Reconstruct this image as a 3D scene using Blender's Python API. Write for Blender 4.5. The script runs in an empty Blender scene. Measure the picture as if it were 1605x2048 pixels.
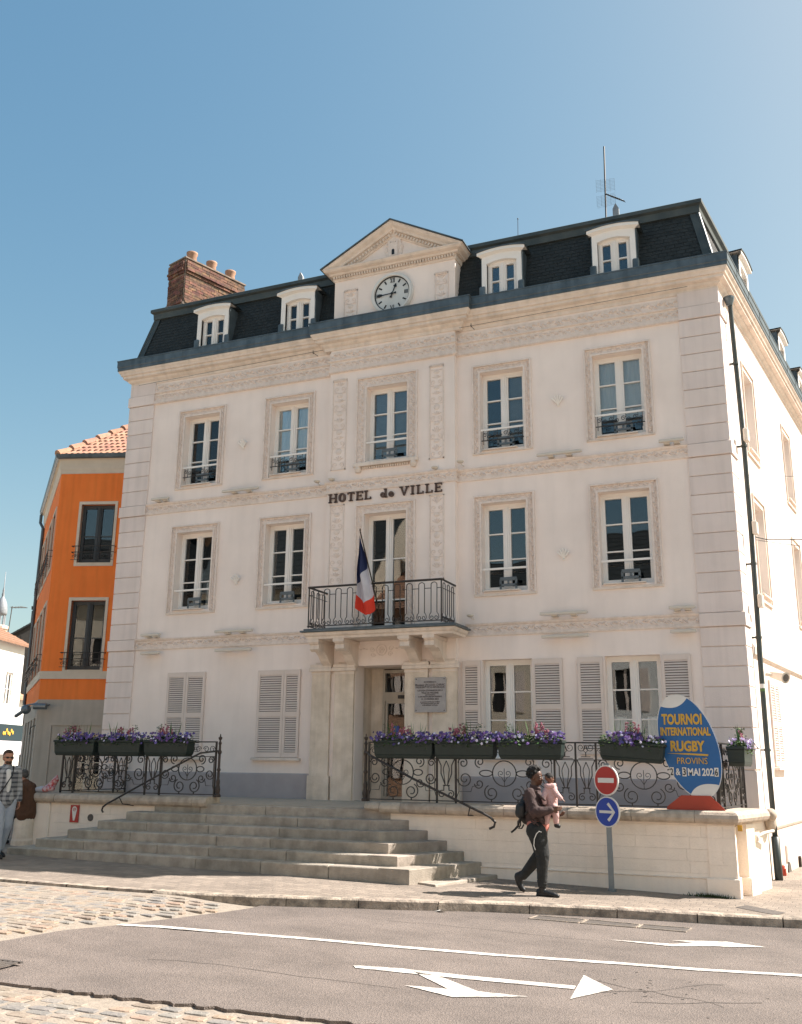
import bpy, bmesh, math, random
from math import sin, cos, pi, radians as rad, sqrt
from mathutils import Matrix, Vector
random.seed(7)
S = bpy.context.scene
COL = S.collection

# ---------------------------------------------------------------- camera
cd_ = bpy.data.cameras.new("camera"); cam = bpy.data.objects.new("camera", cd_); COL.objects.link(cam)
R = [[0.92198036, -0.08878954, -0.37691992], [0.38711272, 0.23595489, 0.89132992], [0.00979532, -0.96769918, 0.25191734]]
cam.matrix_world = Matrix(((R[0][0], -R[0][1], -R[0][2], 0), (R[1][0], -R[1][1], -R[1][2], 0), (R[2][0], -R[2][1], -R[2][2], 1.72), (0, 0, 0, 1)))
cd_.sensor_fit = 'HORIZONTAL'; cd_.sensor_width = 36; cd_.lens = 42.97; cd_.clip_end = 3000; cd_.clip_start = .05
S.camera = cam
# ---------------------------------------------------------------- sky, sun, exposure
SUN_EL, SUN_AZ = rad(47.5), rad(60)
w = bpy.data.worlds.new("World"); S.world = w; w.use_nodes = True
nt = w.node_tree; sk = nt.nodes.new('ShaderNodeTexSky'); sk.sky_type = 'NISHITA'; sk.sun_disc = False
sk.sun_elevation = SUN_EL; sk.sun_rotation = SUN_AZ; sk.air_density = 1.0; sk.dust_density = 2.0; sk.ozone_density = 1.0
bg = nt.nodes['Background']; bg.inputs[1].default_value = 0.125
# film-like response of the sky colour, channel by channel: gain * (c / pivot) ** power
sp_ = nt.nodes.new('ShaderNodeSeparateColor'); cb_ = nt.nodes.new('ShaderNodeCombineColor'); nt.links.new(sk.outputs[0], sp_.inputs[0])
for i, (piv, gain, pw) in enumerate(((2.31, 1.57, 1.28), (2.92, 2.06, .90), (4.39, 2.57, .64))):
    d_ = nt.nodes.new('ShaderNodeMath'); d_.operation = 'DIVIDE'; d_.inputs[1].default_value = piv
    p_ = nt.nodes.new('ShaderNodeMath'); p_.operation = 'POWER'; p_.inputs[1].default_value = pw
    m_ = nt.nodes.new('ShaderNodeMath'); m_.operation = 'MULTIPLY'; m_.inputs[1].default_value = gain
    nt.links.new(sp_.outputs[i], d_.inputs[0]); nt.links.new(d_.outputs[0], p_.inputs[0]); nt.links.new(p_.outputs[0], m_.inputs[0])
    if i == 0:   # no reddening of the bright sky round the sun
        l_ = nt.nodes.new('ShaderNodeMath'); l_.operation = 'MULTIPLY'; l_.inputs[1].default_value = .68; mn_ = nt.nodes.new('ShaderNodeMath'); mn_.operation = 'MINIMUM'
        nt.links.new(sp_.outputs[0], l_.inputs[0]); nt.links.new(l_.outputs[0], mn_.inputs[0]); nt.links.new(m_.outputs[0], mn_.inputs[1]); m_ = mn_
    nt.links.new(m_.outputs[0], cb_.inputs[i])
nt.links.new(cb_.outputs[0], bg.inputs[0])
sd = bpy.data.lights.new("sun", 'SUN'); sd.energy = 5.0; sd.angle = rad(.53); sd.color = (1, .94, .885)
so = bpy.data.objects.new("sun", sd); COL.objects.link(so)
sdir = Vector((cos(SUN_EL) * sin(SUN_AZ), cos(SUN_EL) * cos(SUN_AZ), sin(SUN_EL)))
so.rotation_euler = sdir.to_track_quat('Z', 'Y').to_euler(); so.location = (10, 10, 30)
S.view_settings.view_transform = 'Standard'; S.view_settings.look = 'None'
S.view_settings.gamma = 1; S.view_settings.exposure = 1.18
S.cycles.max_bounces = 8; S.cycles.transparent_max_bounces = 12

# ---------------------------------------------------------------- materials
def mat(name, c1, c2=None, scale=3., rough=.8, bump=0., bscale=60., metal=0., spec=.5, island=0., detail=6, streak=None):
    m = bpy.data.materials.new(name); m.use_nodes = True; t = m.node_tree; n = t.nodes; L = t.links
    b = n['Principled BSDF']; b.inputs['Roughness'].default_value = rough; b.inputs['Metallic'].default_value = metal
    b.inputs['Specular IOR Level'].default_value = spec
    tc = n.new('ShaderNodeTexCoord')
    c2 = c2 or tuple(x * .85 for x in c1)
    nz = n.new('ShaderNodeTexNoise'); nz.inputs['Scale'].default_value = scale; nz.inputs['Detail'].default_value = detail
    nz.inputs['Roughness'].default_value = .6
    if streak:
        mp = n.new('ShaderNodeMapping'); mp.inputs['Scale'].default_value = streak
        L.new(tc.outputs['Object'], mp.inputs[0]); L.new(mp.outputs[0], nz.inputs['Vector'])
    else: L.new(tc.outputs['Object'], nz.inputs['Vector'])
    rp = n.new('ShaderNodeMapRange'); rp.inputs[1].default_value = .35; rp.inputs[2].default_value = .65
    L.new(nz.outputs[0], rp.inputs[0])
    mx = n.new('ShaderNodeMix'); mx.data_type = 'RGBA'
    mx.inputs[6].default_value = (*c1, 1); mx.inputs[7].default_value = (*c2, 1)
    L.new(rp.outputs[0], mx.inputs[0]); out = mx.outputs[2]
    if island:
        g = n.new('ShaderNodeNewGeometry'); hs = n.new('ShaderNodeHueSaturation')
        r2 = n.new('ShaderNodeMapRange'); r2.inputs[3].default_value = 1 - island; r2.inputs[4].default_value = 1 + island
        L.new(g.outputs['Random Per Island'], r2.inputs[0]); L.new(r2.outputs[0], hs.inputs['Value'])
        ml = n.new('ShaderNodeMath'); ml.operation = 'MULTIPLY'; ml.inputs[1].default_value = 37.7
        fr = n.new('ShaderNodeMath'); fr.operation = 'FRACT'; r3 = n.new('ShaderNodeMapRange')
        r3.inputs[3].default_value = .5 - island * .07; r3.inputs[4].default_value = .5 + island * .07
        L.new(g.outputs['Random Per Island'], ml.inputs[0]); L.new(ml.outputs[0], fr.inputs[0]); L.new(fr.outputs[0], r3.inputs[0]); L.new(r3.outputs[0], hs.inputs['Hue'])
        L.new(out, hs.inputs['Color']); out = hs.outputs[0]
    L.new(out, b.inputs['Base Color'])
    if bump:
        nb = n.new('ShaderNodeTexNoise'); nb.inputs['Scale'].default_value = bscale; nb.inputs['Detail'].default_value = 4
        L.new(tc.outputs['Object'], nb.inputs['Vector'])
        bp = n.new('ShaderNodeBump'); bp.inputs['Strength'].default_value = 1; bp.inputs['Distance'].default_value = bump
        L.new(nb.outputs[0], bp.inputs['Height']); L.new(bp.outputs[0], b.inputs['Normal'])
    return m
M = {}
M['plaster'] = mat('plaster', (.91, .795, .725), (.87, .755, .685), 1.3, .9, .004, 90)
def weather(m, lo=.9, sc=(5, 5, .35)):
    t = m.node_tree; n = t.nodes; L = t.links; b = n['Principled BSDF']; src = b.inputs['Base Color'].links[0].from_socket
    tc = n.new('ShaderNodeTexCoord'); mp = n.new('ShaderNodeMapping'); mp.inputs['Scale'].default_value = sc; L.new(tc.outputs['Object'], mp.inputs[0])
    nz = n.new('ShaderNodeTexNoise'); nz.inputs['Scale'].default_value = 1.6; nz.inputs['Detail'].default_value = 7; L.new(mp.outputs[0], nz.inputs['Vector'])
    mr = n.new('ShaderNodeMapRange'); mr.inputs[1].default_value = .32; mr.inputs[2].default_value = .55; mr.inputs[3].default_value = lo; mr.inputs[4].default_value = 1; L.new(nz.outputs[0], mr.inputs[0])
    n2 = n.new('ShaderNodeTexNoise'); n2.inputs['Scale'].default_value = .8; n2.inputs['Detail'].default_value = 10; L.new(tc.outputs['Object'], n2.inputs['Vector'])
    m2 = n.new('ShaderNodeMapRange'); m2.inputs[1].default_value = .35; m2.inputs[2].default_value = .65; m2.inputs[3].default_value = .95; m2.inputs[4].default_value = 1.03; L.new(n2.outputs[0], m2.inputs[0])
    mu = n.new('ShaderNodeMath'); mu.operation = 'MULTIPLY'; L.new(mr.outputs[0], mu.inputs[0]); L.new(m2.outputs[0], mu.inputs[1])
    hs = n.new('ShaderNodeHueSaturation'); L.new(src, hs.inputs['Color']); L.new(mu.outputs[0], hs.inputs['Value']); L.new(hs.outputs[0], b.inputs['Base Color'])
weather(M['plaster'], .955, (3, 3, .4))
M['trim'] = mat('trim', (.84, .73, .66), (.74, .635, .565), 14, .85, .008, 45)
M['quoin'] = mat('quoin', (.80, .695, .645), (.76, .655, .605), 2, .9, .005, 70, island=.03)
M['cornice'] = mat('cornice', (.80, .69, .60), (.72, .61, .52), 3, .85, .003, 40)
M['plinth'] = mat('plinth', (.43, .385, .385), (.38, .34, .34), 3, .9, .004, 80)
M['oldstone'] = mat('oldstone', (.80, .68, .56), (.64, .53, .42), 3.5, .9, .006, 40)
M['ashlar'] = mat('ashlar', (.92, .80, .68), (.85, .73, .61), 2.2, .9, .006, 35, island=.02)
M['coping'] = mat('coping', (.55, .45, .36), (.40, .32, .25), 8, .9, .006, 50, island=.08)
M['step'] = mat('step', (.44, .375, .31), (.29, .245, .20), 5, .85, .009, 60, island=.14, detail=10)
M['gap_shade'] = mat('gap_shade', (.16, .13, .11), None, 5, .95)  # dark tone painted in for the shade between shutter louvres
M['white'] = mat('white_paint', (.86, .82, .78), (.82, .78, .73), 3, .5)
M['shutter'] = mat('shutter_paint', (.74, .63, .565), (.69, .585, .52), 3, .6)
M['zinc'] = mat('zinc', (.075, .10, .115), (.12, .15, .17), 4, .42, .002, 30, metal=.3)
M['roofzinc'] = mat('dark_zinc', (.045, .055, .055), (.075, .085, .08), 3, .5, .002, 30, metal=.2)
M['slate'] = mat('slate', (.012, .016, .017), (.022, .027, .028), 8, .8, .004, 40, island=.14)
M['slatelit'] = mat('slate_sunlit', (.20, .195, .19), (.14, .135, .13), 10, .3, .003, 40, island=.2, spec=1.)  # lighter, glossier slate copy; sun glare on the side slope put into colour
M['iron'] = mat('iron', (.022, .020, .019), (.035, .026, .022), 20, .5)
M['rust'] = mat('rust_iron', (.055, .035, .025), (.03, .022, .018), 18, .6)
M['dark'] = mat('dark_room', (.012, .012, .013), None, 2, .9)  # near-black colour stands in for the darkness of unlit rooms
M['curtain'] = mat('curtain', (.85, .85, .85), (.74, .74, .75), 6, .9, streak=(14, 1, .3))
M['blind'] = mat('blind', (.30, .33, .36), (.24, .27, .30), 6, .6)
M['brick'] = mat('brick', (.215, .10, .062), (.085, .05, .038), 9, .9, .006, 50, island=.35)
M['mortar'] = mat('mortar', (.30, .23, .18), (.14, .11, .09), 6, .95, .006, 40)
M['pot'] = mat('terracotta', (.42, .24, .15), (.30, .17, .11), 6, .8)
M['tile'] = mat('clay_tile', (.47, .255, .175), (.36, .18, .12), 8, .85, island=.18)
M['oldtile'] = mat('old_tile', (.30, .16, .10), (.20, .11, .07), 6, .9, .01, 20)
M['orange'] = mat('orange_render', (.97, .24, .045), (.92, .215, .038), 2, .9, .004, 80)
M['greyrender'] = mat('grey_render', (.50, .44, .37), (.44, .39, .325), 2, .9, .004, 80)
M['bandcream'] = mat('band_cream', (.70, .60, .48), (.63, .54, .43), 3, .85)
M['greyframe'] = mat('grey_frame', (.055, .062, .065), None, 3, .5)
M['planter'] = mat('planter_plastic', (.008, .018, .015), (.012, .024, .02), 15, .55)
M['leaf'] = mat('leaf', (.03, .075, .016), (.07, .13, .03), 18, .6, island=.5)
M['blade'] = mat('blade', (.05, .12, .035), (.09, .17, .05), 9, .6)
M['violet'] = mat('violet_petals', (.065, .035, .15), (.125, .07, .24), 25, .6, island=.6)
M['palepetal'] = mat('pale_petals', (.55, .50, .70), (.65, .62, .75), 25, .6, island=.2)
M['pinkpetal'] = mat('pink_petals', (.24, .06, .10), (.36, .12, .16), 25, .6, island=.3)
M['blue'] = mat('sign_blue', (.004, .115, .33), (.004, .10, .30), 3, .45)
M['signblue'] = mat('road_sign_blue', (.004, .045, .36), None, 3, .35)
M['red'] = mat('road_sign_red', (.42, .014, .012), None, 3, .35)
M['redbase'] = mat('red_base', (.42, .045, .018), None, 4, .5)
M['gold'] = mat('gold_letter', (.66, .38, .045), None, 4, .5)
M['signwhite'] = mat('sign_white', (.74, .72, .68), None, 3, .4)
M['black'] = mat('black', (.008, .008, .009), None, 3, .5)
M['galv'] = mat('galvanised', (.20, .23, .25), (.16, .19, .21), 8, .4, metal=.5)
M['pvc'] = mat('beige_plastic', (.66, .59, .51), (.60, .54, .46), 5, .5)
M['bracket'] = mat('bracket_grey', (.10, .12, .135), (.13, .15, .16), 6, .5, metal=.2)
M['letter'] = mat('letter_brown', (.12, .07, .048), (.07, .04, .03), 8, .5)
M['dial'] = mat('clock_dial', (.66, .67, .65), None, 3, .5)
M['plaque'] = mat('plaque_marble', (.40, .37, .36), (.33, .31, .31), 9, .4)
M['engrave'] = mat('engraving', (.12, .10, .10), None, 3, .7)
M['pipe'] = mat('pipe_iron', (.030, .042, .042), (.045, .055, .05), 6, .45)
M['skin'] = mat('skin', (.105, .045, .026), (.085, .036, .02), 6, .5)
M['babyskin'] = mat('baby_skin', (.15, .065, .038), None, 6, .5)
M['fairskin'] = mat('fair_skin', (.42, .21, .14), (.36, .17, .11), 6, .55)
M['hair'] = mat('black_hair', (.008, .006, .005), None, 30, .8, .01, 60)
M['greyhair'] = mat('grey_hair', (.09, .085, .08), (.05, .045, .04), 40, .8, .006, 60)
M['brownhair'] = mat('brown_hair', (.045, .025, .014), None, 30, .8, .006, 60)
M['jacket'] = mat('brown_jacket', (.075, .042, .038), (.045, .027, .025), 10, .85, .03, 11)
M['salmon'] = mat('salmon_shirt', (.50, .18, .14), None, 8, .85)
M['jeans'] = mat('black_jeans', (.013, .014, .014), (.024, .025, .025), 12, .85, .02, 13)
M['babypink'] = mat('baby_pink', (.62, .40, .38), (.54, .33, .31), 12, .9, .03, 16)
M['rustcoat'] = mat('rust_coat', (.10, .045, .022), (.075, .033, .017), 9, .9, .03, 12)
M['palejeans'] = mat('pale_jeans', (.33, .37, .44), (.27, .31, .39), 8, .85, .02, 12)
M['tee'] = mat('white_tee', (.62, .62, .62), None, 5, .9)
M['fblue'] = mat('flag_blue', (.010, .018, .075), None, 5, .8)
M['fwhite'] = mat('flag_white', (.52, .50, .54), None, 5, .8)
M['fred'] = mat('flag_red', (.62, .035, .012), None, 5, .8)
M['bag'] = mat('red_bag', (.40, .02, .025), (.55, .40, .40), 22, .4, detail=1)
M['bagwhite'] = mat('white_bag', (.50, .50, .54), None, 5, .4)
M['paint'] = mat('road_paint', (.76, .72, .66), (.52, .46, .41), 9, .75, .004, 60, detail=12)
M['kerb'] = mat('kerb_granite', (.48, .39, .31), (.17, .14, .115), 6, .9, .014, 30, island=.1, detail=10)
M['cobble'] = mat('cobble', (.40, .32, .25), (.33, .27, .22), 10, .85, .006, 45, island=.12)
def cobble_tones():
    t = M['cobble'].node_tree; n = t.nodes; L = t.links; mx = next(q for q in n if q.type == 'MIX'); g = n.new('ShaderNodeNewGeometry')
    for k, cols in ((6, ((.25, .225, .205), (.29, .235, .185), (.27, .24, .21), (.32, .235, .175), (.28, .235, .19))), (7, ((.20, .185, .17), (.235, .185, .145), (.215, .195, .17), (.26, .19, .14), (.225, .19, .155)))):
        r = n.new('ShaderNodeValToRGB'); r.color_ramp.interpolation = 'CONSTANT'; r.color_ramp.elements[0].color = (*cols[0], 1); r.color_ramp.elements[1].position = .2; r.color_ramp.elements[1].color = (*cols[1], 1)
        for i in (2, 3, 4): e = r.color_ramp.elements.new(i * .2); e.color = (*cols[i], 1)
        L.new(g.outputs['Random Per Island'], r.inputs[0]); L.new(r.outputs[0], mx.inputs[k])
cobble_tones()
M['sand'] = mat('joint_sand', (.31, .26, .21), (.24, .2, .16), 12, .95, .008, 50)
M['crack'] = mat('asphalt_crack', (.075, .064, .056), None, 9, .95)
M['castiron'] = mat('cast_iron', (.07, .06, .055), (.12, .10, .085), 15, .7, .004, 80)
M['whitehouse'] = mat('white_render', (.76, .76, .74), (.70, .70, .68), 1, .9)
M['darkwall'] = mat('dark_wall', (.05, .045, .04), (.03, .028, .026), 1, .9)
M['awning'] = mat('awning_teal', (.012, .03, .038), None, 3, .6)
M['lead'] = mat('lead', (.30, .32, .34), (.22, .23, .25), 5, .5)
M['moss'] = mat('moss', (.04, .06, .018), None, 15, .9)
for k_, lo_ in (('trim', .93), ('quoin', .92), ('cornice', .86), ('orange', .9), ('ashlar', .95), ('zinc', .75), ('greyrender', .88), ('oldstone', .85), ('step', .88), ('coping', .8), ('kerb', .8)): weather(M[k_], lo_)
def plaid():
    m = mat('plaid_cloth', (.30, .31, .34), None, 6, .9); t = m.node_tree; n = t.nodes; L = t.links
    tc = n.new('ShaderNodeTexCoord'); sx = n.new('ShaderNodeSeparateXYZ'); L.new(tc.outputs['Object'], sx.inputs[0])
    outs = []
    for ax, k in ((0, 100), (2, 90)):
        a = n.new('ShaderNodeMath'); a.operation = 'MULTIPLY'; a.inputs[1].default_value = k; L.new(sx.outputs[ax], a.inputs[0])
        s = n.new('ShaderNodeMath'); s.operation = 'SINE'; L.new(a.outputs[0], s.inputs[0])
        g = n.new('ShaderNodeMath'); g.operation = 'GREATER_THAN'; g.inputs[1].default_value = .25; L.new(s.outputs[0], g.inputs[0]); outs.append(g)
    ad = n.new('ShaderNodeMath'); ad.operation = 'ADD'; L.new(outs[0].outputs[0], ad.inputs[0]); L.new(outs[1].outputs[0], ad.inputs[1])
    dv = n.new('ShaderNodeMath'); dv.operation = 'MULTIPLY'; dv.inputs[1].default_value = .5; L.new(ad.outputs[0], dv.inputs[0])
    cr = n.new('ShaderNodeMix'); cr.data_type = 'RGBA'; cr.inputs[6].default_value = (.30, .31, .33, 1); cr.inputs[7].default_value = (.05, .055, .07, 1)
    L.new(dv.outputs[0], cr.inputs[0]); L.new(cr.outputs[2], n['Principled BSDF'].inputs['Base Color']); return m
M['plaid'] = plaid()
def glass():
    m = bpy.data.materials.new('window_glass'); m.use_nodes = True; t = m.node_tree; n = t.nodes; L = t.links
    n.remove(n['Principled BSDF']); o = n['Material Output']
    tr = n.new('ShaderNodeBsdfTransparent'); tr.inputs[0].default_value = (.88, .91, .91, 1)
    gl = n.new('ShaderNodeBsdfGlossy'); gl.inputs['Roughness'].default_value = .015; gl.inputs[0].default_value = (.95, .97, 1, 1)
    fr = n.new('ShaderNodeFresnel'); fr.inputs[0].default_value = 1.7
    nz = n.new('ShaderNodeTexNoise'); nz.inputs['Scale'].default_value = 2.2; nz.inputs['Detail'].default_value = 1
    tc = n.new('ShaderNodeTexCoord'); L.new(tc.outputs['Object'], nz.inputs['Vector'])
    bp = n.new('ShaderNodeBump'); bp.inputs['Distance'].default_value = .0009; L.new(nz.outputs[0], bp.inputs['Height']); L.new(bp.outputs[0], gl.inputs['Normal'])
    mx = n.new('ShaderNodeMixShader'); L.new(fr.outputs[0], mx.inputs[0]); L.new(tr.outputs[0], mx.inputs[1]); L.new(gl.outputs[0], mx.inputs[2]); L.new(mx.outputs[0], o.inputs[0])
    return m
M['glass'] = glass()
def paving(name, c1, c2, cm, sx, sy, bump=.012):
    m = mat(name, c1, c2, 5, .9); t = m.node_tree; n = t.nodes; L = t.links; b = n['Principled BSDF']
    tc = n.new('ShaderNodeTexCoord')
    wn = n.new('ShaderNodeTexNoise'); wn.inputs['Scale'].default_value = 2.5; L.new(tc.outputs['Object'], wn.inputs['Vector'])
    ws = n.new('ShaderNodeVectorMath'); ws.operation = 'SCALE'; ws.inputs['Scale'].default_value = .16; L.new(wn.outputs['Color'], ws.inputs[0])
    va = n.new('ShaderNodeVectorMath'); L.new(tc.outputs['Object'], va.inputs[0]); L.new(ws.outputs[0], va.inputs[1])
    mp = n.new('ShaderNodeMapping'); mp.inputs['Rotation'].default_value = (0, 0, .12); L.new(va.outputs[0], mp.inputs[0])
    br = n.new('ShaderNodeTexBrick'); br.inputs['Scale'].default_value = 1; br.inputs['Brick Width'].default_value = sx; br.inputs['Row Height'].default_value = sy
    br.inputs['Mortar Size'].default_value = .012; br.inputs['Mortar Smooth'].default_value = .5
    br.inputs['Color1'].default_value = (*c1, 1); br.inputs['Color2'].default_value = (*c2, 1); br.inputs['Mortar'].default_value = (*cm, 1)
    L.new(mp.outputs[0], br.inputs['Vector'])
    nz = n.new('ShaderNodeTexNoise'); nz.inputs['Scale'].default_value = 1.2; nz.inputs['Detail'].default_value = 8; L.new(tc.outputs['Object'], nz.inputs['Vector'])
    mr = n.new('ShaderNodeMapRange'); mr.inputs[1].default_value = .3; mr.inputs[2].default_value = .7; mr.inputs[3].default_value = .8; mr.inputs[4].default_value = 1.15; L.new(nz.outputs[0], mr.inputs[0])
    hs = n.new('ShaderNodeHueSaturation'); L.new(br.outputs[0], hs.inputs['Color']); L.new(mr.outputs[0], hs.inputs['Value']); L.new(hs.outputs[0], b.inputs['Base Color'])
    n2 = n.new('ShaderNodeTexNoise'); n2.inputs['Scale'].default_value = 30; n2.inputs['Detail'].default_value = 6; L.new(tc.outputs['Object'], n2.inputs['Vector'])
    ma = n.new('ShaderNodeMath'); ma.operation = 'MULTIPLY_ADD'; ma.inputs[1].default_value = .5; L.new(n2.outputs[0], ma.inputs[0])
    iv = n.new('ShaderNodeMath'); iv.operation = 'SUBTRACT'; iv.inputs[0].default_value = 1; L.new(br.outputs['Fac'], iv.inputs[1]); L.new(iv.outputs[0], ma.inputs[2])
    bp = n.new('ShaderNodeBump'); bp.inputs['Distance'].default_value = bump; L.new(ma.outputs[0], bp.inputs['Height']); L.new(bp.outputs[0], b.inputs['Normal'])
    return m
M['paving'] = paving('pavement_setts', (.28, .226, .18), (.205, .165, .133), (.245, .20, .162), .19, .13)
def asphalt():
    m = mat('asphalt', (.20, .165, .142), (.165, .138, .12), .8, .92); t = m.node_tree; n = t.nodes; L = t.links; b = n['Principled BSDF']
    tc = n.new('ShaderNodeTexCoord'); v = n.new('ShaderNodeTexVoronoi'); v.inputs['Scale'].default_value = 85; L.new(tc.outputs['Object'], v.inputs['Vector'])
    nz = n.new('ShaderNodeTexNoise'); nz.inputs['Scale'].default_value = .7; nz.inputs['Detail'].default_value = 9; nz.inputs['Roughness'].default_value = .65; L.new(tc.outputs['Object'], nz.inputs['Vector'])
    cr = n.new('ShaderNodeMapRange'); cr.inputs[1].default_value = .3; cr.inputs[2].default_value = .7; cr.inputs[3].default_value = .74; cr.inputs[4].default_value = 1.14; L.new(nz.outputs[0], cr.inputs[0])
    sp = n.new('ShaderNodeSeparateColor'); L.new(v.outputs['Color'], sp.inputs[0])
    c2 = n.new('ShaderNodeMapRange'); c2.inputs[3].default_value = .80; c2.inputs[4].default_value = 1.2; L.new(sp.outputs[0], c2.inputs[0])
    mu = n.new('ShaderNodeMath'); mu.operation = 'MULTIPLY'; L.new(cr.outputs[0], mu.inputs[0]); L.new(c2.outputs[0], mu.inputs[1])
    hs = n.new('ShaderNodeHueSaturation'); hs.inputs['Color'].default_value = (.17, .138, .12, 1); L.new(mu.outputs[0], hs.inputs['Value']); L.new(hs.outputs[0], b.inputs['Base Color'])
    bp = n.new('ShaderNodeBump'); bp.inputs['Distance'].default_value = .006; L.new(v.outputs['Distance'], bp.inputs['Height']); L.new(bp.outputs[0], b.inputs['Normal']); return m
M['asphalt'] = asphalt(); weather(M['asphalt'], .84, (.9, 1.6, 1)); weather(M['paint'], .55, (9, 9, 9))

# ---------------------------------------------------------------- mesh helpers
class B:
    def __init__(s, T=None): s.v = []; s.f = []; s.T = T
    def add(s, vs, fs, T=None):
        k = len(s.v); T2 = s.T if T is None else (s.T @ T if s.T is not None else T)
        s.v += [tuple(T2 @ Vector(q)) if T2 is not None else tuple(q) for q in vs]
        s.f += [tuple(i + k for i in f) for f in fs]; return s
    def box(s, x0, x1, y0, y1, z0, z1, T=None):
        return s.add([(x0, y0, z0), (x1, y0, z0), (x1, y1, z0), (x0, y1, z0), (x0, y0, z1), (x1, y0, z1), (x1, y1, z1), (x0, y1, z1)],
                     [(0, 3, 2, 1), (4, 5, 6, 7), (0, 1, 5, 4), (1, 2, 6, 5), (2, 3, 7, 6), (3, 0, 4, 7)], T)
    def rbox(s, x0, x1, y0, y1, z0, z1, c=.01, T=None):   # chamfered on all vertical/top edges
        def ring(i, z): return [(x0 + i, y0, z), (x1 - i, y0, z), (x1, y0 + i, z), (x1, y1 - i, z), (x1 - i, y1, z), (x0 + i, y1, z), (x0, y1 - i, z), (x0, y0 + i, z)]
        def ring2(z): return [(x0 + c, y0 + c, z), (x1 - c, y0 + c, z), (x1 - c, y0 + c, z), (x1 - c, y1 - c, z), (x1 - c, y1 - c, z), (x0 + c, y1 - c, z), (x0 + c, y1 - c, z), (x0 + c, y0 + c, z)]
        v = ring(c, z0) + ring(c, z1 - c) + ring2(z1)
        f = [tuple(range(7, -1, -1)), (16, 17, 19, 21)]
        for k in (0, 8):
            for i in range(8): j = (i + 1) % 8; f.append((k + i, k + j, k + 8 + j, k + 8 + i))
        return s.add(v, f, T)
    def prism(s, pts, axis, a, b_, T=None):   # pts 2D polygon, extruded along axis from a to b
        n = len(pts)
        def mk(p, h): return {'x': (h, p[0], p[1]), 'y': (p[0], h, p[1]), 'z': (p[0], p[1], h)}[axis]
        v = [mk(p, a) for p in pts] + [mk(p, b_) for p in pts]
        f = [tuple(range(n)), tuple(range(2 * n - 1, n - 1, -1))] + [(i, n + i, n + (i + 1) % n, (i + 1) % n) for i in range(n)]
        return s.add(v, f, T)
    def tube(s, pts, r, n=5, T=None, cap=True, flat=None):
        P = [Vector(p) for p in pts]; k = len(P); v = []; f = []
        rr = r if isinstance(r, (list, tuple)) else [r] * k
        up0 = Vector((0, 1, 0))
        for i, p in enumerate(P):
            d = (P[min(i + 1, k - 1)] - P[max(i - 1, 0)])
            d = d.normalized() if d.length > 1e-9 else Vector((0, 0, 1))
            u = up0 if abs(d.dot(up0)) < .95 else Vector((1, 0, 0))
            a = d.cross(u).normalized(); b2 = a.cross(d).normalized()
            for j in range(n):
                t = 2 * pi * j / n + pi / 4 * (n == 4); v.append(p + a * cos(t) * rr[i] + b2 * sin(t) * rr[i])
        for i in range(k - 1):
            for j in range(n): q = (j + 1) % n; f.append((i * n + j, i * n + q, (i + 1) * n + q, (i + 1) * n + j))
        if cap: f.append(tuple(range(n - 1, -1, -1))); f.append(tuple(range((k - 1) * n, k * n)))
        return s.add(v, f, T)
    def lathe(s, prof, c=(0, 0, 0), n=12, T=None):    # prof (r,z)
        v = []; f = []; k = len(prof)
        for r, z in prof:
            for j in range(n): t = 2 * pi * j / n; v.append((c[0] + r * cos(t), c[1] + r * sin(t), c[2] + z))
        for i in range(k - 1):
            for j in range(n): q = (j + 1) % n; f.append((i * n + j, i * n + q, (i + 1) * n + q, (i + 1) * n + j))
        f.append(tuple(range(n - 1, -1, -1))); f.append(tuple(range((k - 1) * n, k * n)))
        return s.add(v, f, T)
    def ell(s, c, r, nu=14, nv=9, T=None):
        if not isinstance(r, (tuple, list)): r = (r, r, r)
        v = [(c[0], c[1], c[2] - r[2])]; f = []
        for i in range(1, nv):
            a = -pi / 2 + pi * i / nv
            for j in range(nu): t = 2 * pi * j / nu; v.append((c[0] + r[0] * cos(a) * cos(t), c[1] + r[1] * cos(a) * sin(t), c[2] + r[2] * sin(a)))
        v.append((c[0], c[1], c[2] + r[2])); e = len(v) - 1
        for j in range(nu):
            q = (j + 1) % nu; f.append((0, 1 + q, 1 + j)); f.append((e, e - nu + j, e - nu + q))
        for i in range(nv - 2):
            for j in range(nu): q = (j + 1) % nu; a = 1 + i * nu; f.append((a + j, a + q, a + nu + q, a + nu + j))
        return s.add(v, f, T)
    def limb(s, pts, n=14):      # (x,y,z,r) chain of overlapping spheres and cones, to be voxel-fused
        for p in pts: s.ell(p[:3], p[3], n, 8)
        for a, b_ in zip(pts, pts[1:]): s.tube([a[:3], b_[:3]], [a[3], b_[3]], n)
        return s
    def sweep(s, path, prof, closed=True, caps=True, T=None):  # path 2D points, outward = right of travel; prof (o,z)
        n = len(path); m = len(prof); v = []; f = []
        ns = []
        for i in range(n - 1):
            d = Vector((path[i + 1][0] - path[i][0], path[i + 1][1] - path[i][1])).normalized(); ns.append(Vector((d.y, -d.x)))
        for i in range(n):
            if i == 0: o = ns[0]
            elif i == n - 1: o = ns[-1]
            else:
                o = (ns[i - 1] + ns[i]); o = o / max(o.length_squared, .3) * 2
            for (a, z) in prof: v.append((path[i][0] + o.x * a, path[i][1] + o.y * a, z))
        for i in range(n - 1):
            for j in range(m if closed else m - 1): q = (j + 1) % m; f.append((i * m + j, i * m + q, (i + 1) * m + q, (i + 1) * m + j))
        if caps and closed: f.append(tuple(range(m))); f.append(tuple(range(n * m - 1, (n - 1) * m - 1, -1)))
        return s.add(v, f, T)
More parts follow.
